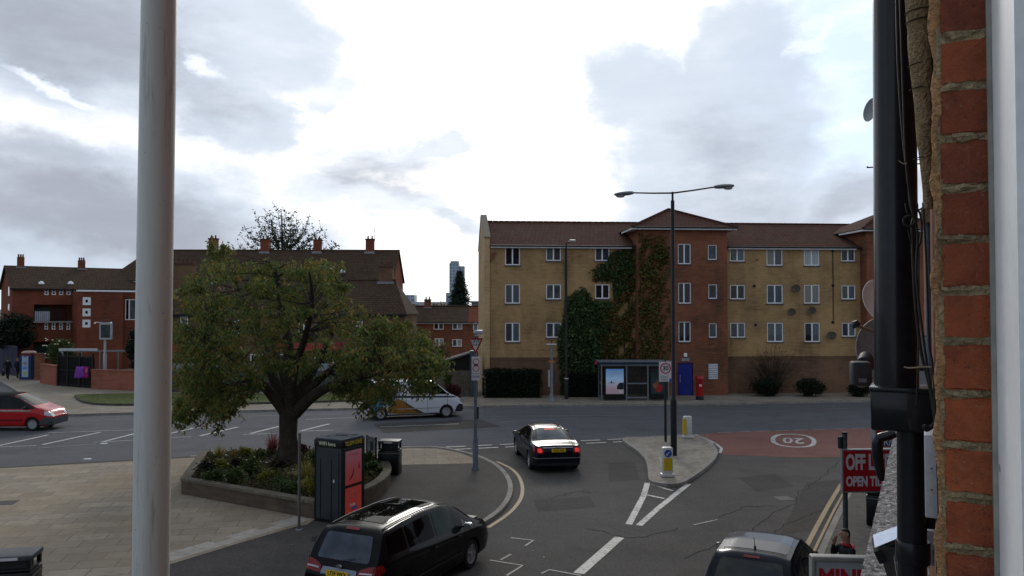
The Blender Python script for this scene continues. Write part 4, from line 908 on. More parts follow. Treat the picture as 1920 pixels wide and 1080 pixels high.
class Car:
    def __init__(s, name, label, cat, loc, heading, sp, paint_m, group=None):
        s.root = empty(name, loc, -heading, label, cat, group); s.sp = sp
        V, Fs = car_body(sp); me = bpy.data.meshes.new('body'); me.from_pydata(V, [], Fs)
        bm = bmesh.new(); bm.from_mesh(me); bmesh.ops.remove_doubles(bm, verts=bm.verts, dist=1e-4); bmesh.ops.dissolve_degenerate(bm, edges=bm.edges, dist=1e-5); bmesh.ops.recalc_face_normals(bm, faces=bm.faces); s.bvh = BVHTree.FromBMesh(bm); bm.to_mesh(me); bm.free()
        cut = MB(); r = sp['wr']
        for wy in sp['wy']:
            for sx in (-1, 1): cut.lathe([(r*1.13, -0.26), (r*1.13, 0.26)], 28, (sx*(sp['W']/2-0.12), wy, r*1.02), 'X')
        me2 = boolean_cut(me, cut)
        if len(me2.polygons) < 500: me2 = me
        me2.materials.clear(); s.body = link_mesh('body', me2, paint_m, s.root, True, 38)
        inner = MB().bx(-sp['W']/2+.27, sp['W']/2-.27, -sp['L']/2+.3, sp['L']/2-.3, .2, sp['belt'][len(sp['belt'])//2][1]-.05)
        inner.build('underbody', M['plastic'], s.root)
        s.wheels()
    def wheels(s):
        sp = s.sp; r = sp['wr']; w = 0.21; first = None
        for wy in sp['wy']:
            for sx in (-1, 1):
                wh = empty('wheel', (sx*(sp['W']/2-0.125), wy, r), 0 if sx > 0 else pi); wh.parent = s.root
                MB().lathe([(r*.66, -w/2), (r*.9, -w/2), (r*.985, -w*.36), (r, 0), (r*.985, w*.36), (r*.9, w/2), (r*.66, w/2), (r*.64, w*.3), (r*.64, -w*.4)], 32, axis='X').build('tyre', M['rubber'], wh, True)
                mb = MB(); R = r*.65; mb.lathe([(R, w*.30), (R, w*.46), (R*.93, w*.46), (R*.9, w*.25), (R*.88, w*.10)], 32, axis='X')
                ns = sp.get('spokes', 5)
                for k in range(ns):
                    a = 2*pi*k/ns
                    for da in ((-.13, .13) if ns <= 7 else (0,)):
                        mb.add([(w*.36, R*.15*cos(a+da*2)-.02*sin(a), R*.15*sin(a+da*2)+.02*cos(a)), (w*.36, R*.15*cos(a+da*2)+.02*sin(a), R*.15*sin(a+da*2)-.02*cos(a)), (w*.40, R*.92*cos(a+da)+.02*sin(a), R*.92*sin(a+da)-.02*cos(a)), (w*.40, R*.92*cos(a+da)-.02*sin(a), R*.92*sin(a+da)+.02*cos(a))], [(0, 1, 2, 3)])
                mb.lathe([(R*.22, w*.28), (R*.22, w*.42), (R*.12, w*.45)], 14, axis='X')
                mb.build('rim', sp.get('rim', M['rim']), wh); MB().lathe([(R*.9, w*.05), (R*.9, w*.09)], 24, axis='X').build('brake_disc', M['plastic'], wh)
    def patch(s, name, poly, axis, mat, off=0.004, parent=None, rnd=0.0, thick=0.0, maxe=0.09):
        if rnd: poly = round_poly(poly, rnd)
        bm = bmesh.new(); f = bm.faces.new([bm.verts.new((p[0], p[1], 0)) for p in poly]); bmesh.ops.triangulate(bm, faces=[f])
        for _ in range(7):
            es = [e for e in bm.edges if e.calc_length() > maxe]
            if not es: break
            bmesh.ops.subdivide_edges(bm, edges=es, cuts=1); bmesh.ops.triangulate(bm, faces=[q for q in bm.faces if len(q.verts) > 3])
        D = {'L': (lambda p: Vector((-3, p.x, p.y)), Vector((1, 0, 0))), 'R': (lambda p: Vector((3, p.x, p.y)), Vector((-1, 0, 0))), 'B': (lambda p: Vector((p.x, -6, p.y)), Vector((0, 1, 0))),
             'F': (lambda p: Vector((p.x, 6, p.y)), Vector((0, -1, 0))), 'T': (lambda p: Vector((p.x, p.y, 5)), Vector((0, 0, -1)))}[axis]
        for v in bm.verts:
            o = D[0](v.co); hit, nr, _, _ = s.bvh.ray_cast(o, D[1])
            if hit is None:
                L2 = s.sp['L']/2; q0 = {'L': Vector((-.9, o.y, o.z)), 'R': Vector((.9, o.y, o.z)), 'B': Vector((o.x, -L2, o.z)), 'F': Vector((o.x, L2, o.z)), 'T': Vector((o.x, o.y, 1.6))}[axis]; hit, nr, _, _ = s.bvh.find_nearest(q0)
            v.co = hit-D[1]*off
            if nr is not None: v.co += (nr if nr.dot(D[1]) < 0 else -nr)*off*.6
        bmesh.ops.recalc_face_normals(bm, faces=bm.faces)
        me = bpy.data.meshes.new(name); bm.to_mesh(me); bm.free(); o = link_mesh(name, me, mat, parent or s.root, True, 60)
        if thick: m_ = o.modifiers.new('s', 'SOLIDIFY'); m_.thickness = thick; m_.offset = 1
        return o
    def both(s, name, poly, mat, **k): return [s.patch(name, poly, ax, mat, **k) for ax in 'LR']
    def mirrored(s, name, poly, axis, mat, **k): return [s.patch(name, [(p[0]*q, p[1]) for p in poly], axis, mat, **k) for q in (1, -1)]
    def plate(s, txt, z, y, tilt=0.0, x=0.0):
        p = MB().box((0, 0, 0), (0.52, 0.012, 0.115)).build('number_plate', M['yplate'], s.root); p.location = (x, y, z); p.rotation_euler = (tilt, 0, 0)
        text('lettering', txt, 0.105, Matrix.Translation((0, -0.0075, 0)) @ UPRIGHT, M['txt'], p, 0.002, 0.86); return p
    def mirrors(s, y, z, mat):
        for sx in (-1, 1):
            W = s.sp['W']/2; m_ = MB().box((sx*(W+0.10), y, z), (0.20, 0.10, 0.14), bevel=0.035).build('door_mirror', mat, s.root, True)
            MB().box((sx*(W+0.10), y-0.056, z), (0.15, 0.006, 0.10)).build('mirror_glass', M['rim'], m_); MB().box((sx*(W-0.02), y+.01, z-.03), (0.12, 0.05, 0.04)).build('mirror_arm', M['plastic'], m_)
PBLACK = paint('black_car_paint', (0.004, 0.004, 0.005), 0.2, 0.05, .26); PNAVY = paint('navy_car_paint', (0.005, 0.007, 0.014), 0.2, 0.08, .22); PGREY = paint('dark_blue_grey_car_paint', (0.010, 0.013, 0.022), 0.22, 0.08, .28)
PRED = paint('red_van_paint', (0.42, 0.012, 0.016), 0.3, 0.1); PWHITE = paint('white_van_paint', (0.60, 0.62, 0.66), 0.35, 0.1)
TINT = glass('tinted_glass', (0.003, 0.003, 0.004), 0.03, .5, 1.3, .12); CARG = glass('car_glass', (0.018, 0.024, 0.024), 0.03); LIGHTR = plain('tail_light_red', (0.20, 0.005, 0.007), 0.2, var=0.3, coat=.3); CHROME = plain('chrome', (0.55, 0.56, 0.58), 0.12, 0.95, var=0.1)
CLEAR = plain('lamp_clear', (0.45, 0.45, 0.46), 0.1, 0.3, var=0.2, coat=1); SEAM = plain('panel_gap', (0.002, 0.002, 0.002), 0.9)
# -- black people carrier
mp = dict(L=4.82, W=1.88, Wroof=1.34, cab=0.62, endR=0.7, endT=0.12, wr=0.335, wy=(-1.47, 1.38), spokes=5,
          top=[(-2.41, .72), (-2.38, .98), (-2.30, 1.06), (-2.20, 1.16), (-1.99, 1.60), (-1.82, 1.665), (-1.2, 1.715), (-.3, 1.735), (.4, 1.70), (.85, 1.60), (1.15, 1.42), (1.50, 1.17), (1.62, 1.11), (2.05, 1.0), (2.28, .86), (2.41, .62)],
          belt=[(-2.41, .66), (-2.3, 1.0), (-2.1, 1.14), (-1.2, 1.12), (0, 1.06), (1.0, 1.0), (1.6, .97), (2.2, .85), (2.41, .60)], under=[(-2.41, .34), (-2.2, .22), (2.2, .20), (2.41, .30)])
hd_ = radians(25); rc = Vector((-3.36, 15.55, 0)); pos = rc+Vector((sin(hd_), cos(hd_), 0))*2.41
c = Car('people_carrier', 'black people carrier with roof rails parked at the kerb in the foreground', 'car', pos, hd_, mp, PBLACK)
c.patch('rear_window', [(-.62, 1.10), (.62, 1.10), (.54, 1.55), (-.54, 1.55)], 'B', glass('rear_glass', (0.05, 0.065, 0.09), 0.02), rnd=.07, off=.006)
c.both('side_window', [(-1.95, 1.20), (-1.28, 1.18), (-1.28, 1.57), (-1.86, 1.55)], TINT, rnd=.05); c.both('side_window', [(-1.20, 1.17), (-.22, 1.13), (-.22, 1.60), (-1.20, 1.58)], TINT, rnd=.05)
c.both('side_window', [(-.12, 1.12), (.95, 1.08), (.55, 1.56), (.30, 1.59), (-.12, 1.60)], glass('green_side_glass', (0.012, 0.035, 0.032), 0.03, .5, 1.3, .2), rnd=.05); c.both('quarter_window', [(1.03, 1.08), (1.28, 1.07), (.98, 1.24)], CARG)
c.patch('windscreen', [(-.66, 1.20), (.66, 1.20), (.56, 1.56), (-.56, 1.56)], 'F', CARG, rnd=.06); c.patch('sunroof', [(-.50, -1.55), (.50, -1.55), (.50, .30), (-.50, .30)], 'T', TINT, rnd=.06, off=.005)
for q in (-1, 1):
    MB().tube([(q*.60, y, c.bvh.ray_cast(Vector((q*.60, y, 4)), Vector((0, 0, -1)))[0].z+.022) for y in np.linspace(-1.80, .50, 14)], .014, 8).build('roof_rail', plain('dull_rail', (.05, .055, .06), .5, .3), c.root, True)
for q in (1, -1):
    tl = c.patch('tail_light', [(q*.42, .86), (q*.80, .88), (q*.80, 1.08), (q*.62, 1.05), (q*.44, .98)], 'B', LIGHTR, off=.006, rnd=.04)
    c.patch('lamp_strip', [(q*.48, .925), (q*.76, .94), (q*.76, .965), (q*.48, .95)], 'B', CLEAR, off=.014, parent=tl, maxe=.2)
c.both('tail_light', [(-2.40, .88), (-2.12, .96), (-2.16, 1.09), (-2.34, 1.08)], LIGHTR, off=.007, rnd=.03)
c.patch('tailgate_trim', [(-.42, .84), (.42, .84), (.40, .97), (-.40, .97)], 'B', plain('silver_trim', (0.20, 0.23, 0.28), .35, .5), off=.006, rnd=.02)
c.patch('brake_light', [(-.16, 1.615), (.16, 1.615), (.16, 1.645), (-.16, 1.645)], 'B', LIGHTR, off=.012)
c.plate('LT59 WKX', .885, -2.435, radians(-4)); bg = MB().lathe([(.075, 0), (.07, -.012), (.02, -.014)], 20, (0, 0, 0), 'Y', 1, .45).build('badge', CHROME, c.root); bg.location = (0, -2.375, 1.015)
for nm, yy in (('a', -1.24), ('b', -.17), ('c', 1.02)): c.both('door_seam', [(yy, .35), (yy+.009, .35), (yy+.009, 1.06), (yy, 1.06)], SEAM, off=.002)
c.both('side_moulding', [(-1.0, .52), (.9, .50), (.9, .55), (-1.0, .57)], M['plastic'], off=.008); c.both('handle', [(-.42, .93), (-.24, .93), (-.24, .965), (-.42, .965)], PBLACK, off=.02, thick=.015); c.both('handle', [(.60, .90), (.78, .90), (.78, .935), (.60, .935)], PBLACK, off=.02, thick=.015)
c.mirrors(.98, 1.10, CHROME); c.mirrored('headlight', [(.50, .70), (.86, .74), (.84, .92), (.56, .86)], 'F', CLEAR, off=.008, rnd=.04)
c.patch('rear_bumper', [(-.9, .36), (.9, .36), (.9, .46), (-.9, .46)], 'B', M['plastic'], off=.012); c.patch('tailgate_seam', [(-.80, .78), (.80, .78), (.80, .79), (-.80, .79)], 'B', SEAM, off=.003)
wip = c.patch('wiper', [(-.02, 1.10), (.02, 1.10), (.30, 1.15), (.29, 1.17)], 'B', M['plastic'], off=.03)
# -- dark saloon braking at the give way line
hd_ = radians(-9); rc = Vector((1.69, 29.15, 0)); pos = rc+Vector((sin(hd_), cos(hd_), 0))*2.5
sa = dict(L=5.0, W=1.90, Wroof=1.22, cab=0.46, endR=0.8, endT=0.17, wr=0.345, wy=(-1.50, 1.48), spokes=7, rim=plain('bright_alloy', (0.55, 0.56, 0.58), .25, .6),
          top=[(-2.5, .70), (-2.46, .93), (-2.36, 1.0), (-1.75, 1.045), (-1.55, 1.08), (-1.1, 1.25), (-.65, 1.40), (-.1, 1.455), (.35, 1.44), (.75, 1.33), (1.35, 1.04), (1.5, 1.0), (2.1, .90), (2.4, .76), (2.5, .56)],
          belt=[(-2.5, .66), (-2.36, .93), (-1.6, .97), (0, .95), (1.4, .92), (2.2, .80), (2.5, .52)], under=[(-2.5, .30), (-2.2, .20), (2.2, .18), (2.5, .26)])
c = Car('saloon_car', 'dark navy saloon car with brake lights on, waiting at the give way line', 'car', pos, hd_, sa, PNAVY)
LON = NT('brake_light_lit'); LON.col((0.6, 0.02, 0.02)); LON.b.inputs['Emission Color'].default_value = (1, 0.03, 0.02, 1); LON.b.inputs['Emission Strength'].default_value = 0.35
c.patch('rear_window', [(-.60, 1.10), (.60, 1.10), (.46, 1.40), (-.46, 1.40)], 'B', glass('sky_sheen_rear_glass', (0.075, 0.095, 0.088), 0.03), rnd=.05, off=.006); c.patch('windscreen', [(-.64, 1.05), (.64, 1.05), (.50, 1.38), (-.50, 1.38)], 'F', CARG, rnd=.05)  # greenish sky reflection mixed into the rear glass base colour
c.both('side_window', [(-1.05, 1.02), (-.12, 1.01), (-.12, 1.37), (-.55, 1.33)], TINT, rnd=.04); c.both('side_window', [(-.04, 1.01), (.98, .98), (.62, 1.26), (.30, 1.37), (-.04, 1.38)], TINT, rnd=.04)
c.both('chrome_trim', [(-1.25, .995), (1.1, .955), (1.1, .972), (-1.25, 1.012)], CHROME, off=.01)
for q in (1, -1):
    c.patch('tail_light', [(q*.52, .72), (q*.79, .74), (q*.78, .94), (q*.58, .93)], 'B', LIGHTR, off=.008, rnd=.03)
    c.patch('brake_lamp', [(q*.60, .78), (q*.76, .79), (q*.76, .91), (q*.62, .91)], 'B', LON.m, off=.018, rnd=.03)
c.both('tail_light', [(-2.46, .76), (-2.22, .80), (-2.24, .94), (-2.42, .93)], LIGHTR, off=.008)
c.patch('brake_light', [(-.20, 1.345), (.20, 1.345), (.19, 1.375), (-.19, 1.375)], 'B', LON.m, off=.016)
c.patch('chrome_strip', [(-.56, .925), (.56, .925), (.56, .94), (-.56, .94)], 'B', CHROME, off=.014); c.patch('bumper_line', [(-.9, .56), (.9, .56), (.9, .585), (-.9, .585)], 'B', M['rim'], off=.01)
c.plate('GD03 RZE', .845, -2.525, radians(-3)); c.mirrors(.86, 1.02, PNAVY)
for k in range(4):
    MB().tube([(0.062*(k-1.5)+.045*cos(a), -2.475, .985+.045*sin(a)) for a in np.linspace(0, 2*pi, 15)], .006, 6).build('badge_ring', CHROME, c.root)
for yy in (-1.05, -.08, 1.05): c.both('door_seam', [(yy, .32), (yy+.009, .32), (yy+.009, .95), (yy, .95)], SEAM, off=.002)
c.both('handle', [(-.80, .80), (-.60, .80), (-.60, .83), (-.80, .83)], CHROME, off=.02); c.both('handle', [(.18, .79), (.38, .79), (.38, .82), (.18, .82)], CHROME, off=.02)
c.mirrored('headlight', [(.45, .58), (.85, .62), (.82, .76), (.50, .72)], 'F', CLEAR, off=.008); c.patch('rear_bumper', [(-.8, .30), (.8, .30), (.8, .40), (-.8, .40)], 'B', M['plastic'], off=.01)
# -- dark hatchback bottom right
hd_ = radians(27); rc = Vector((4.10, 14.15, 0)); pos = rc+Vector((sin(hd_), cos(hd_), 0))*1.95
ha = dict(L=4.05, W=1.78, Wroof=1.34, cab=0.52, endR=0.7, endT=0.17, wr=0.30, wy=(-1.25, 1.20), spokes=5,
          top=[(-1.97, .66), (-1.93, .92), (-1.85, 1.0), (-1.72, 1.10), (-1.45, 1.46), (-1.30, 1.53), (-.6, 1.585), (0, 1.58), (.35, 1.50), (1.0, 1.10), (1.12, 1.03), (1.6, .92), (1.86, .78), (1.97, .56)],
          belt=[(-1.97, .62), (-1.85, .95), (-1.5, 1.02), (-.5, .98), (.9, .95), (1.7, .82), (1.97, .54)], under=[(-1.97, .32), (-1.7, .2), (1.7, .2), (1.97, .26)])
c = Car('hatchback', 'dark blue grey hatchback with a roof aerial at the bottom right', 'car', pos, hd_, ha, PGREY)
c.patch('rear_window', [(-.62, 1.08), (.62, 1.08), (.54, 1.44), (-.54, 1.44)], 'B', CARG, rnd=.07, off=.006); c.patch('windscreen', [(-.58, 1.10), (.58, 1.10), (.47, 1.42), (-.47, 1.42)], 'F', CARG, rnd=.06)
c.both('side_window', [(-1.45, 1.10), (-.62, 1.05), (-.62, 1.38), (-1.15, 1.36)], TINT, rnd=.04); c.both('side_window', [(-.54, 1.04), (.66, 1.01), (.18, 1.36), (-.54, 1.40)], TINT, rnd=.04)
c.mirrored('tail_light', [(.56, .86), (.76, .90), (.74, 1.10), (.60, 1.06)], 'B', LIGHTR, off=.008, rnd=.04); c.patch('brake_light', [(-.14, 1.475), (.14, 1.475), (.14, 1.505), (-.14, 1.505)], 'B', LIGHTR, off=.012)
c.patch('roof_seam', [(-.58, -1.19), (.58, -1.19), (.58, -1.175), (-.58, -1.175)], 'T', SEAM, off=.003); c.patch('roof_panel', [(-.58, -1.12), (.58, -1.12), (.56, .06), (-.56, .06)], 'T', paint('roof_sky_sheen_paint', (0.055, 0.065, 0.080), .2, .1, .4), off=.004, rnd=.10)  # roof panel painted paler than the body, standing in for reflected sky
MB().tube([(0, -1.06, 1.56), (0, -1.07, 1.60)], .022, 8).build('aerial_base', M['plastic'], c.root); MB().tube([(0, -1.07, 1.60), (0, -1.16, 1.78)], [.008, .005], 6).build('aerial', M['plastic'], c.root)
c.patch('wiper', [(-.03, 1.075), (.0, 1.06), (.30, 1.10), (.29, 1.12)], 'B', M['plastic'], off=.03); c.mirrors(.62, 1.03, PGREY); c.plate('KR07 UVH', .78, -1.985, radians(-4))
for yy in (-.58, .72): c.both('door_seam', [(yy, .32), (yy+.009, .32), (yy+.009, .98), (yy, .98)], SEAM, off=.002)
c.both('handle', [(-.38, .86), (-.2, .86), (-.2, .89), (-.38, .89)], CHROME, off=.02, thick=.012)
# -- white panel van on the main road
hd_ = radians(72+11); a_ = G(716, 788, 0); b_ = G(841, 782.5, 0); hd_ = atan2(b_.x-a_.x, b_.y-a_.y); mid_ = (a_+b_)/2; side = Vector((-cos(hd_), sin(hd_), 0)); wb = min(3.6, (b_-a_).length)
va = dict(L=5.25, W=1.92, Wroof=1.58, cab=0.85, endR=0.55, endT=0.13, wr=0.345, wy=(-wb/2-.12, wb/2-.12), spokes=9, rim=plain('bright_alloy', (0.55, 0.56, 0.58)),
          top=[(-2.62, .70), (-2.60, 1.2), (-2.55, 1.85), (-2.42, 2.02), (-2.2, 2.08), (0.7, 2.10), (1.0, 2.04), (1.20, 1.90), (1.95, 1.27), (2.05, 1.22), (2.45, 1.08), (2.58, .92), (2.62, .6)],
          belt=[(-2.62, .66), (-2.58, 1.08), (-2.4, 1.16), (1.2, 1.16), (2.0, 1.12), (2.5, .9), (2.62, .56)], under=[(-2.62, .34), (-2.3, .26), (2.3, .24), (2.62, .30)])
c = Car('panel_van', 'white panel van with blue artwork and an orange mountain behind the tree', 'van', mid_+side*.80, hd_, va, PWHITE)
NAVY = plain('navy_wrap', (0.012, 0.02, 0.055), .35); BLU = plain('blue_wrap', (0.09, 0.24, 0.42), .35, var=.6, scale=2.5); ORG = plain('orange_wrap', (0.28, 0.125, 0.028), .35, var=.3, scale=1); BRN = plain('dark_slope_wrap', (0.10, 0.075, 0.05), .35)
c.both('blue_artwork', [(-2.5, .55), (-2.25, .50), (-1.9, .75), (-1.35, .90), (-1.0, 1.15), (-1.0, 1.55), (-1.25, 1.9), (-2.42, 1.9)], BLU, off=.004, rnd=.05)
c.both('mountain_artwork', [(-1.62, .42), (-.95, .32), (.1, .32), (-.35, .62), (-.95, 1.14), (-1.1, 1.10)], ORG, off=.006); c.both('slope_artwork', [(-.93, 1.14), (-.35, .62), (.1, .32), (.45, .32), (-.2, .68)], BRN, off=.0065)
c.both('side_stripe', [(-1.15, 1.17), (2.2, 1.10), (2.35, 1.17), (-1.15, 1.29)], NAVY, off=.008)
c.both('side_window', [(.75, 1.32), (1.78, 1.30), (1.15, 1.86), (.75, 1.92)], TINT, rnd=.06, off=.006); c.patch('windscreen', [(-.78, 1.30), (.78, 1.30), (.68, 1.92), (-.68, 1.92)], 'F', CARG, rnd=.06)
c.patch('rear_window', [(-.65, 1.35), (.65, 1.35), (.62, 1.85), (-.62, 1.85)], 'B', CARG, rnd=.06); c.mirrored('headlight', [(.52, .80), (.90, .82), (.88, 1.02), (.60, .98)], 'F', CLEAR, off=.01); c.both('headlight', [(2.28, .82), (2.5, .80), (2.45, .98), (2.25, 1.04)], CLEAR, off=.008)
c.mirrored('tail_light', [(.80, .85), (.94, .85), (.92, 1.3), (.80, 1.3)], 'B', LIGHTR, off=.01); c.patch('front_bumper', [(-.93, .34), (.93, .34), (.93, .72), (-.93, .72)], 'F', M['plastic'], off=.015)
c.both('front_bumper', [(2.15, .34), (2.58, .34), (2.60, .70), (2.40, .76), (2.25, .60)], M['plastic'], off=.014); c.both('rear_bumper', [(-2.58, .36), (-2.2, .36), (-2.3, .56), (-2.58, .56)], M['plastic'], off=.014)
for yy in (-.55, .62, 1.72): c.both('door_seam', [(yy, .38), (yy+.014, .38), (yy+.014, 1.16), (yy, 1.16)], SEAM, off=.009)
c.both('side_moulding', [(-1.0, .56), (1.3, .56), (1.3, .60), (-1.0, .60)], plain('pale_moulding', (.35, .36, .38), .5), off=.009)
c.both('script_logo', [(-.55, 1.58), (-.30, 1.66), (-.05, 1.60), (.30, 1.70), (.30, 1.62), (-.05, 1.52), (-.30, 1.58), (-.55, 1.50)], plain('pink_script', (.45, .10, .16), .5), off=.007, maxe=.2)
c.mirrors(1.72, 1.32, M['plastic']); c.both('handle', [(.74, 1.05), (.92, 1.05), (.92, 1.09), (.74, 1.09)], M['plastic'], off=.02, thick=.015)
# -- red car leaving the frame at the left
hd_ = radians(88); p_ = G(62, 808, 0)
ra = dict(L=4.4, W=1.80, Wroof=1.30, cab=0.6, endR=0.6, endT=0.16, wr=0.33, wy=(-1.35, 1.30), spokes=9, rim=M['alu'],
          top=[(-2.2, .7), (-2.15, 1.1), (-2.05, 1.62), (-1.8, 1.78), (.1, 1.80), (.35, 1.74), (.62, 1.60), (1.38, 1.20), (1.5, 1.14), (1.95, 1.00), (2.12, .86), (2.2, .6)],
          belt=[(-2.2, .66), (-2.1, 1.02), (-1.8, 1.12), (.8, 1.06), (1.5, 1.02), (2.0, .86), (2.2, .55)], under=[(-2.2, .34), (-2, .24), (1.9, .22), (2.2, .28)])
c = Car('delivery_car', 'red high roofed delivery car with dark glass cut off by the left edge', 'car', Vector((p_.x, p_.y, 0))-Vector((sin(hd_), cos(hd_), 0))*1.30+Vector((-cos(hd_), sin(hd_), 0))*.78, hd_, ra, PRED)
DK = glass('very_dark_glass', (0.010, 0.012, 0.012), .08, .5, 1.25)
c.both('pillar_trim', [(-2.04, 1.10), (1.42, 1.07), (1.36, 1.14), (.58, 1.66), (.30, 1.73), (-1.85, 1.745)], plain('black_trim', (.012, .014, .014), .4), off=.005); c.both('side_window', [(-1.95, 1.12), (-.5, 1.12), (-.5, 1.70), (-1.85, 1.68)], DK, rnd=.05, off=.010); c.both('side_window', [(-.44, 1.12), (1.18, 1.10), (.42, 1.62), (.1, 1.70), (-.44, 1.70)], DK, rnd=.05, off=.010)
c.patch('windscreen', [(-.72, 1.24), (.72, 1.24), (.60, 1.72), (-.60, 1.72)], 'F', DK, rnd=.05); c.patch('roof_panel', [(-.64, -1.95), (.64, -1.95), (.64, .32), (-.64, .32)], 'T', plain('dark_roof', (0.016, 0.018, 0.018), .8, spec=.05), off=.006)
c.both('front_bumper', [(1.62, .30), (2.15, .30), (2.19, .60), (1.95, .70), (1.72, .55)], plain('grey_bumper', (0.06, 0.065, 0.075), .5), off=.012); c.patch('front_bumper', [(-.86, .28), (.86, .28), (.86, .62), (-.86, .62)], 'F', plain('grey_bumper', (0.06, 0.065, 0.075)), off=.014)
c.both('side_moulding', [(-1.6, .50), (.85, .50), (.85, .58), (-1.6, .58)], plain('dark_red_trim', (.15, .01, .012), .5), off=.008); c.both('waist_stripe', [(-2.0, .98), (1.2, .96), (1.2, 1.03), (-2.0, 1.06)], plain('cream_stripe', (.35, .30, .27), .5), off=.008)
c.both('headlight', [(1.88, .78), (2.12, .74), (2.08, .88), (1.85, .98)], CLEAR, off=.008); c.mirrored('headlight', [(.45, .70), (.84, .72), (.82, .90), (.50, .86)], 'F', CLEAR, off=.008); c.mirrors(1.0, 1.14, M['plastic'])
c.patch('bonnet_panel', [(-.70, 1.50), (.70, 1.50), (.62, 2.0), (-.62, 2.0)], 'T', PRED, off=.006)
# -- far white car near the terrace
sm_ = dict(ha); pf_ = P(866, 657, 112)
c = Car('parked_car', 'small white car parked beyond the wooden fence near the brick terrace', 'car', (pf_.x, 112, pf_.z), radians(35), sm_, PWHITE)
c.both('side_window', [(-1.45, 1.10), (-.62, 1.05), (-.62, 1.38), (-1.15, 1.36)], TINT); c.both('side_window', [(-.54, 1.04), (.66, 1.01), (.18, 1.36), (-.54, 1.40)], TINT); c.patch('windscreen', [(-.58, 1.10), (.58, 1.10), (.47, 1.42), (-.47, 1.42)], 'F', CARG); c.patch('rear_window', [(-.56, 1.06), (.56, 1.06), (.46, 1.38), (-.46, 1.38)], 'B', CARG)
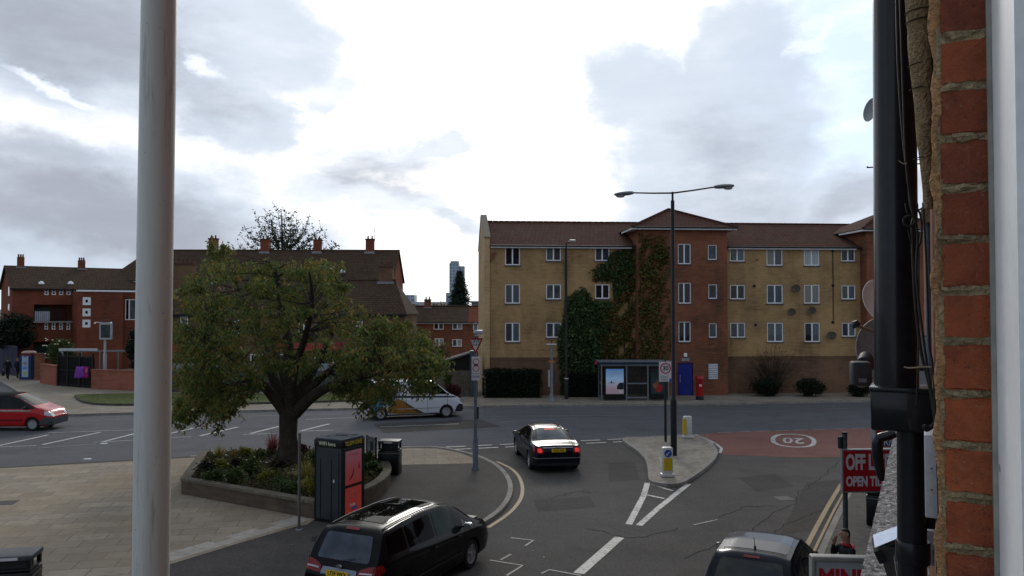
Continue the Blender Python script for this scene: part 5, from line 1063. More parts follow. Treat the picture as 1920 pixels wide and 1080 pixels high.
# ================================================================ TREES AND PLANTS
BARK = plain('bark', (0.055, 0.046, 0.036), 0.95, var=0.55, scale=4, bump=0.8); TWIG = plain('twig_bark', (0.045, 0.038, 0.030), 0.9, var=0.4, scale=3)
def branch(mb, a, b, r0, r1, bend=0.15, n=6, seg=8, wob=0.0):
    a, b = Vector(a), Vector(b); d = b-a; off = Vector((random.uniform(-1, 1), random.uniform(-1, 1), random.uniform(0.1, 1)))*d.length*bend
    path = [a.lerp(b, t)+off*sin(pi*t)*(1-.3*t)+Vector((random.uniform(-1, 1), random.uniform(-1, 1), random.uniform(-1, 1)))*d.length*.02*(0 < t < 1) for t in [k/n for k in range(n+1)]]
    mb.tube(path, [r0+(r1-r0)*k/n for k in range(n+1)], seg, wob=wob); return path
def street_tree():
    Y0 = 28.4; T = empty('street_tree', (P(541, 868, Y0).x, Y0, 0.5), 0, 'broad spreading cherry tree with yellowing leaves standing in the raised planter', 'tree'); o = Vector(T.location)
    L = lambda x, y, dy=0.0: P(x, y, Y0+dy)-o
    mb = MB(); base = Vector((0, 0, -.1))
    tr = [base, L(541, 845), L(540, 815), L(541, 785), L(545, 768)]
    mb.tube(tr, [.46, .35, .31, .32, .37], 18, wob=.06)
    for k in range(6):
        a = 2*pi*k/6+.3; mb.tube([(cos(a)*.62, sin(a)*.5, -.12), (cos(a)*.36, sin(a)*.33, .12), (cos(a)*.24, sin(a)*.24, .6), (cos(a)*.16, sin(a)*.16, 1.2)], [.10, .14, .13, .05], 8, wob=.08)
    limbs = [([(536, 775), (505, 735), (470, 700), (425, 672), (385, 650)], [.23, .18, .13, .09, .05], -1.2), ([(538, 772), (515, 715), (500, 660), (478, 600), (450, 545)], [.24, .18, .14, .10, .05], .8),
             ([(545, 770), (545, 710), (540, 640), (528, 580), (520, 520), (500, 490)], [.27, .22, .17, .13, .08, .04], -.3), ([(548, 768), (570, 720), (600, 672), (625, 615), (640, 555), (650, 515)], [.24, .18, .14, .10, .07, .03], 1.4),
             ([(552, 775), (590, 740), (640, 715), (700, 702), (760, 690), (800, 690)], [.24, .19, .14, .10, .06, .03], -1.0), ([(550, 772), (580, 730), (625, 690), (690, 650), (745, 630)], [.20, .16, .12, .08, .04], .9),
             ([(540, 770), (520, 730), (480, 720), (430, 730), (380, 745)], [.18, .13, .10, .07, .03], 1.5), ([(545, 768), (550, 700), (570, 640), (585, 570), (580, 510)], [.20, .15, .11, .08, .03], -2.0), ([(544, 768), (530, 700), (505, 640), (450, 620), (400, 590)], [.18, .13, .1, .07, .03], 2.4)]
    nodes = []
    for pts, rs, dy in limbs:
        n = len(pts); raw = [L(x, y, dy*2.0*(i/(n-1))**1.3) for i, (x, y) in enumerate(pts)]; path = smooth_pts(raw, 4); rr = np.interp(np.linspace(0, n-1, len(path)), range(n), rs)
        mb.tube(path, [float(r) for r in rr], 10, wob=.05); nodes += [(p, float(r)) for p, r in zip(path, rr)][5:]
    mb.build('trunk', BARK, T, True, 60)
    crown = [(352, 560), (345, 520), (372, 505), (368, 480), (392, 470), (398, 448), (415, 452), (424, 470), (455, 478), (470, 492), (500, 483), (520, 490), (545, 482), (566, 478), (600, 490), (628, 482), (648, 492), (658, 520), (650, 545), (672, 560), (680, 585), (705, 588), (735, 585), (760, 598), (790, 612), (818, 632), (830, 655), (826, 682), (806, 700), (812, 722), (795, 735), (770, 712), (742, 718), (722, 735), (735, 760), (700, 748), (690, 770), (668, 762), (655, 740), (640, 735), (605, 715), (580, 690), (560, 700), (520, 690), (505, 715), (480, 735), (465, 755), (430, 762), (420, 790), (405, 806), (392, 790), (352, 778), (335, 785), (325, 765), (338, 740), (330, 715), (345, 690), (328, 660), (338, 630), (325, 600), (340, 580)]
    holes = [(610, 640, 18), (672, 592, 14), (505, 560, 15), (405, 540, 16), (560, 650, 22), (470, 655, 18), (620, 560, 14), (380, 610, 15), (780, 690, 10), (450, 520, 16), (575, 530, 14), (600, 700, 26), (735, 690, 20), (520, 640, 18), (430, 600, 16), (590, 600, 14), (345, 650, 14), (480, 700, 18), (440, 700, 14)]
    keep = lambda x, y: not any(math.hypot(x-a, y-b) < r for a, b, r in holes) or random.random() < .16
    pts = sample_poly(345, crown, keep)+sample_poly(60, [(330, 560), (420, 560), (420, 780), (330, 780)], lambda x, y: in_poly(x, y, crown))+sample_poly(60, [(640, 600), (830, 620), (820, 720), (660, 730)], lambda x, y: in_poly(x, y, crown))
    tw = MB(); C = []; Cd = []
    for x, y in pts:
        e = min(1, edge_dist(x, y, crown)/70); D = 3.7*sqrt(1-(1-e)**2)+.3; dy = random.uniform(-D, D); p = L(x, y, dy)
        q, r = min(nodes, key=lambda nr: (nr[0]-p).length+max(0, nr[0].z-p.z)*.6)
        path = branch(tw, q, p, max(.012, min(r*.5, .03)), .006, .12, 5, 4)
        dr = random.random(); m_ = random.randint(25, 105); rad = random.uniform(.18, .50)
        C += list(blob_pts(m_, p-Vector((0, 0, .12)), (rad, rad, rad*.75)))
        for k in range(random.randint(2, 4)):                                    # drooping side sprays
            d = Vector((random.uniform(-1, 1), random.uniform(-1, 1), random.uniform(-.9, .3))).normalized()*random.uniform(.35, .8)
            tw.tube([p, p+d*.6+Vector((0, 0, .04)), p+d], [.006, .004, .003], 4, cap=False)
            for s_ in np.linspace(.3, 1, 14): C.append(tuple(p+d*float(s_)+Vector((random.gauss(0, .05), random.gauss(0, .05), random.gauss(-.03, .05)))))
    for (x, y, x2, y2, dy) in [(380, 760, 372, 768, 0), (415, 770, 408, 808, -1.6), (438, 762, 428, 775, -1), (400, 480, 396, 450, .5), (412, 478, 425, 458, .4), (692, 740, 690, 768, -1.5), (722, 725, 735, 762, -1.4), (700, 700, 785, 740, -2.2), (345, 750, 335, 772, .6)]:
        a, b = L(x, y, dy), L(x2, y2, dy); tw.tube([a, (a+b)/2+Vector((.03, 0, .04)), b], [.012, .008, .004], 5, cap=False)
        for s_ in np.linspace(.2, 1, 5): C += list(blob_pts(26, a.lerp(b, float(s_)), (.2, .2, .17)))
    tw.build('twigs', TWIG, T)
    LM = leafmat('cherry_leaves', [(0.030, 0.060, 0.020), (0.056, 0.100, 0.028), (0.088, 0.135, 0.036), (0.15, 0.175, 0.045), (0.24, 0.19, 0.045), (0.26, 0.12, 0.04)], .6, .45, .45)
    leaves('foliage', C, .155, LM, T, width=.40, droop=.85)
    return C
street_tree()
# bare-ish tree behind the terrace roof
def spiky_tree():
    Y = 100.0; b = P(533, 560, Y); T = empty('poplar', (b.x, Y, 0), 0, 'sparse upright tree with spiky half bare branches rising behind the terrace roof', 'tree'); o = Vector(T.location); L = lambda x, y, d=0: P(x, y, Y+d)-o
    mb = MB(); root = Vector((0, 0, 0)); fork = L(530, 490); mb.tube([root, L(532, 540), fork, L(529, 440), L(527, 392)], [.4, .3, .22, .12, .03], 8); C = []
    tips = [(459, 430), (470, 445), (483, 415), (497, 408), (510, 420), (505, 402), (522, 395), (536, 400), (542, 410), (553, 425), (560, 415), (577, 420), (572, 432), (590, 440), (602, 432), (610, 443), (465, 460), (485, 440), (545, 440), (600, 455), (632, 462), (622, 465), (450, 465), (515, 430), (530, 415), (565, 440), (495, 440), (580, 450)]
    for x, y in tips:
        dy = random.uniform(-2.5, 2.5); st = L(530+(x-530)*.25, 468+random.uniform(-4, 14)+(y-430)*.2); e = L(x, y, dy); path = branch(mb, st, e, .08, .02, -.10, 6, 5)
        for p in path[1:]:
            C += list(blob_pts(13, p, (.3, .3, .3)))
            d = Vector((random.uniform(-1, 1), random.uniform(-1, 1), random.uniform(.1, 1.2)))*1.3; mb.tube([p, p+d], [.03, .012], 4); C += [tuple(p+d*t+Vector((random.gauss(0, .12), random.gauss(0, .12), random.gauss(0, .12)))) for t in np.linspace(.1, 1, 7)]
    mb.build('trunk', TWIG, T)
    leaves('foliage', C, .34, leafmat('grey_green_leaves', [(.035, .05, .035), (.06, .085, .055), (.09, .11, .07)]), T, .45, -.2)
spiky_tree()
def conifer(Y, xc, yt, yb, hw, label, name='conifer'):
    hw *= 1.25
    b = P(xc, yt, Y); T = empty(name, (b.x, Y, 0), 0, label, 'tree'); H = b.z; wpx = hw*Y/1500; z0 = max(0.5, P(xc, yb, Y).z-1.0); C = []
    MB().tube([(0, 0, 0), (0, 0, H)], [.3, .04], 8).build('trunk', BARK, T); mb = MB()
    for k in range(420):
        t = random.random()**.8; z = z0+(H-z0)*(1-t)*1.0; r = wpx*(t**.85)*random.uniform(.7, 1.08)+.1; a = random.uniform(0, 2*pi); e = Vector((cos(a)*r, sin(a)*r, z-.25*r)); mb.tube([(0, 0, z), e], [.04, .015], 4)
        for s_ in np.linspace(.15, 1, max(3, int(r*4))): C += list(blob_pts(9, Vector((0, 0, z)).lerp(e, float(s_)), (.28, .28, .2)))
    mb.build('branch', TWIG, T); leaves('foliage', C, .30, leafmat('conifer_needles', [(.006, .018, .012), (.012, .03, .018), (.022, .042, .022)], .7, .1), T, .35, .6)
conifer(110, 862, 508, 575, 22, 'tall dark conifer standing in front of the tower on the horizon')
def bush(name, c, r, n, mat, label, cat='shrub', size=.14, stems=True, parent=None, trunk=0.0, clumps=14, group=None):
    T = empty(name, (c[0], c[1], c[2]), 0, label, cat, group); C = []; mb = MB()
    for k in range(clumps):
        p = Vector(blob_pts(1, (0, 0, r[2]+trunk), (r[0]*.8, r[1]*.8, r[2]*.85))[0]); rr = random.uniform(.25, .5)*min(r); C += list(blob_pts(n//clumps, p, (rr*1.3, rr*1.3, rr)))
        mb.tube([(random.uniform(-.05, .05), random.uniform(-.05, .05), 0), Vector((p.x*.4, p.y*.4, p.z*.6)), p], [.03, .02, .008], 5)
    C += list(blob_pts(n//3, (0, 0, r[2]+trunk), r)); mb.build('stems' if not trunk else 'trunk', TWIG, T); leaves('foliage', C, size, mat, T, .5, .2); return T
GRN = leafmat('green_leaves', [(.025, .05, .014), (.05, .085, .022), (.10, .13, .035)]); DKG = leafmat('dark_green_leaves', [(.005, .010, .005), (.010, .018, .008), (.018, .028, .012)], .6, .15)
YGR = leafmat('yellow_green_leaves', [(.10, .13, .02), (.20, .20, .03), (.30, .27, .04)]); ROS = leafmat('rose_leaves', [(.03, .055, .012), (.06, .09, .02), (.09, .12, .03)]); PUR = leafmat('purple_red_leaves', [(.03, .008, .012), (.07, .015, .02), (.11, .03, .03)]); BRN_ = leafmat('brown_twiggy_leaves', [(.03, .025, .015), (.06, .05, .03), (.09, .07, .045)])
AUT = leafmat('autumn_leaves', [(.10, .06, .01), (.18, .10, .02), (.22, .12, .03)])
q = P(824, 573, 115); bush('autumn_tree', (q.x, 115, 0), (2.3, 2, 1.6), 1400, AUT, 'rounded yellow brown tree top left of the conifer behind the terrace roof', 'tree', .35, trunk=q.z-2.6)
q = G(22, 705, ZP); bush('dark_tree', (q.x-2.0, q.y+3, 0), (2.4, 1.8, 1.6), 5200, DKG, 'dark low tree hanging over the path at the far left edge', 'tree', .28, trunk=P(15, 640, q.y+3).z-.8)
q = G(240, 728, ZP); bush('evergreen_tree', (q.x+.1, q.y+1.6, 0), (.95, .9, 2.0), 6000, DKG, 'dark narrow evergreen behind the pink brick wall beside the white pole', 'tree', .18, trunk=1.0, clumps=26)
q = G(104, 716, ZP); T = bush('rose_bush', (q.x, q.y+.8, ZP), (1.25, .8, 1.3), 5200, ROS, 'rose bush with pale blooms climbing above the short brick wall', 'bush', .13, trunk=.9, clumps=24)
C = [tuple(Vector((random.uniform(-1.2, 1.2), -.75, random.uniform(2.1, 3.4)))) for _ in range(16)]; mb = MB()
for p in C: mb.lathe([(.01, 0), (.07, .03), (.06, .08), (.01, .1)], 8, (p[0], p[1], p[2]))
mb.build('flowers', plain('pale_rose', (.6, .58, .42), .7), T)
# hedge and shrubs by the flats
def hedge(x0, x1, yt, yb, Y, dep, n, label):
    a, b = P(x0, yt, Y), P(x1, yt, Y); T = empty('hedge', (a.x, Y, ZP), 0, label, 'hedge'); w = b.x-a.x; h = a.z-ZP; C = []
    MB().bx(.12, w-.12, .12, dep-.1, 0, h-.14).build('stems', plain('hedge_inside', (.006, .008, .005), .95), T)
    for _ in range(n):
        fce = random.random(); x = random.uniform(0, w)
        C.append((x, random.uniform(-.02, .15), random.uniform(0, h)) if fce < .6 else (x, random.uniform(0, dep), h+random.uniform(-.12, .05+.12*abs(sin(x*1.7)))))
    leaves('foliage', C, .13, DKG, T, .5, .1)
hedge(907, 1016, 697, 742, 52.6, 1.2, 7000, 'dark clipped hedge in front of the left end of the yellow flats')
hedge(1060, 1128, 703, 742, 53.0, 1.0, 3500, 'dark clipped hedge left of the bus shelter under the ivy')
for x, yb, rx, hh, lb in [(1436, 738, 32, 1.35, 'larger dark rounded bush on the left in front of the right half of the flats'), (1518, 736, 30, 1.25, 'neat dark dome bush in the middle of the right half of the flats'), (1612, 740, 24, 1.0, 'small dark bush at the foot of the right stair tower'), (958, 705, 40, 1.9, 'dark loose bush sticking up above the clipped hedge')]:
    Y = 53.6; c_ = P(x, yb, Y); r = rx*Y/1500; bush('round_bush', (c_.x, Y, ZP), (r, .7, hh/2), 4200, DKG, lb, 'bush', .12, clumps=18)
c_ = P(1450, 738, 54); T = bush('twiggy_shrub', (c_.x, 54.2, ZP), (1.5, .35, 1.8), 900, BRN_, 'thin brown twiggy shrub fanning up the wall of the flats', 'shrub', .1, clumps=40)
mb = MB()
for _ in range(150):
    a = random.uniform(-1.0, 1.0); l = random.uniform(1.8, 3.6); e = Vector((a*1.9, random.uniform(-.2, .25), l*(1-.25*a*a))); mb.tube([(a*.15, 0, 0), e*.5+Vector((0, 0, .25)), e], [.015, .01, .004], 4, cap=False)
mb.build('twigs', plain('brown_twigs', (.06, .045, .03), .9), T)
c_ = P(849, 744, 50.6); T = bush('red_shrub', (c_.x, 50.9, ZP), (.55, .4, .6), 1800, PUR, 'dark red leaved shrub against the wooden fence', 'shrub', .13)
c_ = P(838, 700, 51.2); bush('climbing_plant', (c_.x, 52.0, ZP), (.3, .2, .95), 900, ROS, 'straggly yellow green plant climbing the wooden fence', 'plant', .12, trunk=.4)
c_ = P(800, 660, 56); bush('overgrown_shrub', (c_.x, 56, ZP), (1.8, .8, 1.0), 2500, BRN_, 'grey brown overgrown shrub leaning over the shed roof', 'shrub', .2, trunk=1.7)
# climbing ivy on the flats
def ivy():
    T = empty('ivy', BLK.w(6.5, -0.02, ZP), BLK.yaw, 'large climber covering the flats around the left stair tower, green turning orange red', 'climbing plant'); u0 = 6.5
    green = [(1112, 465), (1142, 470), (1190, 462), (1192, 545), (1165, 560), (1150, 590), (1140, 690), (1046, 690), (1044, 640), (1052, 600), (1060, 560), (1075, 545), (1092, 535), (1105, 545), (1113, 562), (1148, 560), (1148, 528), (1115, 530), (1106, 510), (1125, 490)]
    mixd = [(1140, 475), (1192, 462), (1193, 690), (1120, 690), (1105, 640), (1112, 600), (1108, 566), (1147, 563), (1150, 530), (1112, 527), (1108, 512)]
    tower = [(1196, 434), (1225, 450), (1240, 440), (1256, 470), (1255, 500), (1250, 530), (1242, 560), (1252, 590), (1238, 625), (1250, 650), (1240, 690), (1196, 690)]
    strand = [(1196, 432), (1262, 445), (1262, 690), (1196, 690)]
    def put(poly, n, d0, dmax, keep=None):
        out = []
        for x, y in sample_poly(n, poly, keep):
            e = min(1, edge_dist(x, y, poly)/22); d = d0-random.uniform(0.02, .06+dmax*e*random.random()); uu = BLK.u(x, d); out.append((uu-u0, d, BLK.z(x, y, d)-ZP))
        return out
    cl = lambda s, th: (lambda x, y: (sin(x*.11+s)*sin(y*.083+s*2)+.6*sin(x*.23+y*.17+s))*.5+random.random()*.9 > th)
    win = lambda x, y: not (1114 < x < 1146 and 531 < y < 562) and not (1105 < x < 1141 and 455 < y < 493) 
    thin = lambda poly, s_, th, w_: (lambda x, y: win(x, y) and cl(s_, th)(x, y) and random.random() < min(1, .12+edge_dist(x, y, poly)/w_))
    g = put(green, 12500, 0, .5, thin(green, 1, .15, 14)); mx = put(mixd, 7500, 0, .35, thin(mixd, 2, .38, 20)); tw = put(tower, 5600, -.9, .3, thin(tower, 3, .50, 24)); st = put(strand, 1500, -.9, .12, cl(4, .5))
    bulk = put([(1050, 690), (1046, 640), (1062, 570), (1092, 540), (1112, 565), (1125, 610), (1140, 660), (1150, 742), (1050, 742)], 6500, 0, 1.1)
    leaves('green_foliage', g+bulk, .17, leafmat('ivy_green', [(.024, .050, .018), (.048, .088, .03), (.09, .135, .045)], .55, .2, .8), T, .75, .7)
    leaves('autumn_foliage', mx+tw+st, .17, leafmat('ivy_autumn', [(.035, .070, .018), (.07, .10, .025), (.12, .11, .03), (.17, .09, .028), (.15, .06, .025)], .55, .2, .55), T, .75, .7)
    mb = MB()
    for x0, y0, x1, y1, d in [(1205, 738, 1210, 440, -.93), (1208, 738, 1240, 520, -.93), (1200, 735, 1202, 430, -.93), (1212, 738, 1255, 600, -.93), (1160, 738, 1150, 490, -.04), (1170, 738, 1180, 470, -.04), (1100, 738, 1095, 560, -.04), (1130, 738, 1125, 600, -.04)]:
        a = Vector((BLK.u(x0, d)-u0, d, 0)); b = Vector((BLK.u(x1, d)-u0, d, BLK.z(x1, y1, d)-ZP)); mb.tube([a.lerp(b, t)+Vector((sin(t*9+x0)*.12, 0, 0)) for t in np.linspace(0, 1, 12)], [.05*(1-t*.8) for t in np.linspace(0, 1, 12)], 5)
    mb.build('stems', BARK, T)
ivy()
# ---- raised planter with its own planting
PZ = .60; outer = [G(375, 845, PZ), G(338, 897, PZ), G(588, 940, PZ), G(640, 934, PZ), G(690, 915, PZ), G(722, 897, PZ), G(734, 878, PZ), G(726, 862, PZ), G(700, 848, PZ), G(660, 841, PZ), G(520, 841, PZ)]
crv = smooth_pts([Vector(p) for p in outer[3:10]], 4); ring = [Vector(p) for p in outer[:3]]+crv+[Vector(outer[10])]
cen = sum((p.xy for p in ring), Vector((0, 0)))/len(ring)
def inset(r, d):
    out = []; n = len(r)
    for i in range(n):
        a = (r[i].xy-r[i-1].xy).normalized(); b = (r[(i+1) % n].xy-r[i].xy).normalized(); na = Vector((-a.y, a.x)); nb = Vector((-b.y, b.x)); m_ = (na+nb).normalized(); k = d/max(.35, m_.dot(na)); out.append(r[i].xy+m_*k)
    return out
sgn = 1 if (inset(ring, .3)[1]-cen).length < (ring[1].xy-cen).length else -1
PLT = empty('planter', (cen.x, cen.y, NP), 0, 'low brown brick planter with stone coping, pointed at the left and curved at the right', 'planter'); lc = lambda p, z: (p[0]-cen.x, p[1]-cen.y, z-NP)
def ringwall(mb, a, b, z0, z1):
    n = len(a)
    for i in range(n):
        j = (i+1) % n; mb.quad(lc(a[i], z0), lc(a[j], z0), lc(a[j], z1), lc(a[i], z1)); mb.quad(lc(b[j], z0), lc(b[i], z0), lc(b[i], z1), lc(b[j], z1)); mb.quad(lc(a[i], z1), lc(a[j], z1), lc(b[j], z1), lc(b[i], z1)); mb.quad(lc(a[j], z0), lc(a[i], z0), lc(b[i], z0), lc(b[j], z0))
o0 = [p.xy for p in ring]; i0 = inset(ring, .3*sgn); mb = MB(); ringwall(mb, inset(ring, .03*sgn), inset(ring, .26*sgn), NP-.02, PZ-.085)
mb.build('wall', brick('planter_brick', (.125, .095, .068), (.085, .065, .05), (.12, .10, .08), .6), PLT); mb = MB(); ringwall(mb, o0, i0, PZ-.08, PZ); mb.build('coping', plain('planter_coping', (.135, .118, .088), .9, var=.45, scale=1.5, bump=.3), PLT)
si = inset(ring, .255*sgn); mb = MB(); mb.poly([lc(p, PZ-.13) for p in si]); me = mb.mesh('soil'); bm = bmesh.new(); bm.from_mesh(me); bmesh.ops.triangulate(bm, faces=bm.faces[:]); bm.to_mesh(me); bm.free(); link_mesh('soil', me, plain('soil', (.028, .020, .013), .95, var=.6, scale=6, bump=1.0), PLT)
sp2 = [tuple(p) for p in inset(ring, .40*sgn)]
def inp(p): return in_poly(p[0], p[1], sp2)
C = []
while len(C) < 11000:
    x, y = random.uniform(min(p[0] for p in sp2), max(p[0] for p in sp2)), random.uniform(min(p[1] for p in sp2), max(p[1] for p in sp2))
    if inp((x, y)) and (sin(x*2.3)+sin(y*2.9+1)+sin(x*5+y*3))*.4+random.random() > .42: C.append((x, y, PZ-.12+random.random()**2*.22))
leaves('ground_cover', C, .11, leafmat('ground_cover_leaves', [(.018, .034, .012), (.045, .07, .02), (.09, .08, .03), (.11, .055, .03)]), None, .5, .5, kind='stuff', upward=True)
def tuft(x, y, n, ln, mat, label, w=.035, spread_=.6, name='grass_plant'):
    g = G(x, y, PZ-.12); T = empty(name, tuple(g), 0, label, 'plant'); mb = MB()
    for k in range(n):
        a = random.uniform(0, 2*pi); l = ln*random.uniform(.6, 1.1); s_ = random.uniform(.2, 1)*spread_; d = Vector((cos(a), sin(a), 0)); sd = Vector((-sin(a), cos(a), 0))*w/2; prev = None
        for i in range(6):
            t = i/5; p = d*(l*s_*t)+Vector((0, 0, l*(t-.62*s_*t*t*1.4))); ww = sd*(1-t*.85)
            if prev: mb.add([prev[0]-prev[1], prev[0]+prev[1], p+ww, p-ww], [(0, 1, 2, 3)])
            prev = (p, ww)
    mb.build('blades', mat, T); return T
YEL = leafmat('yellow_blades', [(.16, .15, .03), (.28, .25, .05), (.38, .33, .08)]); ORA = leafmat('bronze_blades', [(.12, .06, .02), (.18, .10, .03), (.22, .16, .04)]); PNK = leafmat('pink_blades', [(.14, .03, .04), (.22, .06, .07), (.28, .10, .10)])
tuft(820-247, 905, 170, .95, YEL, 'arching yellow striped grass beside the metal post in the planter', .03, .8)
tuft(511, 852, 120, 1.0, PNK, 'spiky pink red cordyline at the back of the planter by the trunk', .04, .6, 'cordyline')
tuft(411, 862, 110, .75, YEL, 'yellow spiky plant at the back left of the planter', .035, .7, 'spiky_plant'); tuft(436, 866, 90, .6, ORA, 'bronze orange spiky plant at the back left of the planter', .035, .8, 'spiky_plant')
for x, y, r, m_, lb in [(414, 884, .26, YGR, 'bright yellow leaved shrub at the left of the planter'), (460, 862, .28, YGR, 'bright yellow leaved shrub at the back of the planter'), (500, 902, .26, YGR, 'yellow green shrub near the front middle of the planter'), (525, 915, .24, GRN, 'green clump at the front of the planter left of the yellow shrub')]:
    g = G(x, y, PZ-.12); bush('shrub', tuple(g), (r, r, r*.8), 420, m_, lb, 'plant', .11, clumps=8)
for x, y, r, m_, lb in [(385, 892, .34, DKG, 'dark clump in the pointed left corner of the planter'), (402, 905, .3, GRN, 'green clump just inside the front left planter wall'), (440, 905, .36, GRN, 'broad green clump right of the front left planter corner'), (372, 903, .25, PUR, 'small purple clump at the leftmost tip of the planter'),
    (470, 890, .36, GRN, 'wide green clump in the middle of the left half of the planter'), (485, 865, .3, GRN, 'green clump at the back wall left of the cordyline'), (445, 880, .3, BRN_, 'brownish clump between the two bright yellow shrubs'), (470, 920, .28, GRN, 'low green clump against the front wall below the middle'), (505, 927, .26, DKG, 'dark clump at the front wall left of the metal post'),
    (540, 925, .3, GRN, 'green clump at the front wall just left of the metal post'), (590, 870, .35, GRN, 'green clump right of the tree trunk'), (608, 858, .38, DKG, 'dark clump behind the phone kiosk roof'), (562, 855, .3, PUR, 'dark red clump at the back right of the tree trunk'), (578, 925, .32, YGR, 'yellow green clump below the striped grass'), (700, 890, .3, GRN, 'green clump in the curved end of the planter'), (690, 873, .32, GRN, 'green clump beside the perspex notice board'), (520, 882, .3, BRN_, 'brown clump at the foot of the tree trunk')]:
    g = G(x, y, PZ-.12)
    if inp(g): bush('low_plant', tuple(g), (r, r, r*.75), 380, m_, lb, 'plant', .12, clumps=7, group='small leafy plants in the planter')
mb = MB()
for x, y in [(497, 870), (528, 880), (560, 878), (470, 868)]:
    g = G(x, y, PZ-.1); mb.box(tuple(g), (random.uniform(.5, .9), .12, .12), rz=random.uniform(-.5, .5), bevel=.02)
tag(mb.build('edging_stone', plain('pale_stone', (.22, .20, .17), .9)), 'pale stones laid on the soil around the foot of the cherry tree', 'stone')
# ================================================================ STREET FURNITURE
def rounddisc(mb, r, y, c=(0, 0), n=32, r2=None):
    """disc or ring in the XZ plane facing -Y"""
    o = [(c[0]+r*cos(2*pi*k/n), y, c[1]+r*sin(2*pi*k/n)) for k in range(n)]
    if r2 is None: mb.poly(o)
    else:
        i = [(c[0]+r2*cos(2*pi*k/n), y, c[1]+r2*sin(2*pi*k/n)) for k in range(n)]; mb.add(o+i, [(k, (k+1) % n, n+(k+1) % n, n+k) for k in range(n)])
LAMPB = plain('lamp_column_black', (0.016, 0.018, 0.022), .45, var=.4); LENS = plain('lamp_lens', (.38, .36, .34), .25, var=.25, coat=.6)
# tall twin street lamp on the island
b = G(1263.5, 854, .12); T = empty('street_lamp', tuple(b), 0, 'tall black street lamp with two arms standing on the traffic island', 'street lamp'); Y = b.y
zt = P(1262, 376, Y).z-.12; zk = P(1262, 748, Y).z-.12; zj = P(1262, 362, Y).z-.12
MB().lathe([(.125, 0), (.125, zk-.1), (.115, zk-.04), (.085, zk), (.075, zt), (.045, zt+.01), (.042, zj)], 20).build('column', LAMPB, T, True, 50)
MB().bx(-.05, .05, -.135, -.118, .5, 1.25).build('access_door', plain('lamp_door', (.02, .022, .025), .5), T)
def lantern(p, d, w=.32, L=.62):
    d = d.normalized(); s_ = d.cross(Vector((0, 0, 1))).normalized(); u_ = s_.cross(d); mb = MB(); R_ = []
    for t, a, h in [(0, .05, .05), (.08, .08, .07), (.25, .13, .085), (.5, .165, .09), (.8, .155, .075), (.95, .08, .05), (1, .01, .02)]: R_.append([p+d*(t*L)+s_*(cos(q)*a*w/.32)+u_*(sin(q)*h) for q in [2*pi*k/14 for k in range(14)]])
    n = 14; mb.add([v for r in R_ for v in r], [(i*n+k, i*n+(k+1) % n, (i+1)*n+(k+1) % n, (i+1)*n+k) for i in range(len(R_)-1) for k in range(n)])
    h = mb.build('lamp_head', M['galv'], T, True); mb = MB(); c_ = p+d*(L*.68)-u_*.05
    mb.lathe([(.02, -.10), (.09, -.085), (.125, -.03), (.13, 0)], 16); me = mb.mesh('lens'); me.transform(Matrix.Translation(c_) @ Matrix.Diagonal((1.5, .9, 1, 1))); link_mesh('lens', me, LENS, h, True); return h
jn = Vector((0, 0, zj))
for tip, dirp in (((1186, 361.5), (1150, 365)), ((1341, 350.5), (1378, 348))):
    a = P(tip[0], tip[1], Y)-Vector(b); e = P(dirp[0], dirp[1], Y)-Vector(b); MB().tube([jn, jn.lerp(a, .5)+Vector((0, 0, -.01)), a], [.035, .032, .03], 8).build('arm', LAMPB, T, True); lantern(a-(e-a)*.05, e-a, L=(e-a).length*1.02)
MB().tube([jn, jn+Vector((0, 0, .05))], .05, 10).build('collar', LAMPB, T)
# speed sign on its own post
SIGNW = plain('sign_white', (.62, .60, .62), .4, var=.08); SIGNR = plain('sign_red_ring', (.40, .015, .03), .4, var=.1); GREYB = plain('sign_back', (.15, .155, .16), .5)
def zone30(T, x, z, y, w, h, txt='30'):
    pl = MB().box((x, y, z), (w, .02, h), bevel=.006).build('sign_plate', SIGNW, T); r = w*.41; cz = z+h*.5-r-w*.09
    mb = MB(); rounddisc(mb, r, y-.0125, (x, cz), 36, r*.80); mb.build('red_ring', SIGNR, pl)
    text('numerals', txt, r*1.12, Matrix.Translation((x, y-.0135, cz)) @ UPRIGHT, M['txt'], pl, .006, .98)
    text('lettering', 'ZONE\nENDS', w*.20, Matrix.Translation((x-w*.1, y-.0135, z-h*.5+h*.16)) @ UPRIGHT, plain('grey_print', (.16, .17, .19), .5), pl, 0.0)
    mb = MB(); rounddisc(mb, w*.12, y-.0135, (x+w*.38, z-h*.42), 20); mb.build('blue_dot', plain('sign_blue', (.02, .10, .36), .4), pl); return pl
b = G(1248, 828, .12); T = empty('road_sign', tuple(b), 0, 'square speed limit sign reading 30 on a thin black post on the island', 'road sign'); Y = b.y
MB().lathe([(.055, 0), (.055, P(0, 745, Y).z-.12), (.038, P(0, 744, Y).z-.12+.02), (.038, P(0, 672, Y).z-.12)], 14).build('post', M['black'], T, True, 50)
zone30(T, 0, (P(0, 678, Y).z+P(0, 715.5, Y).z)/2-.12, -.06, 24.5*Y/1500, 37*Y/1500)
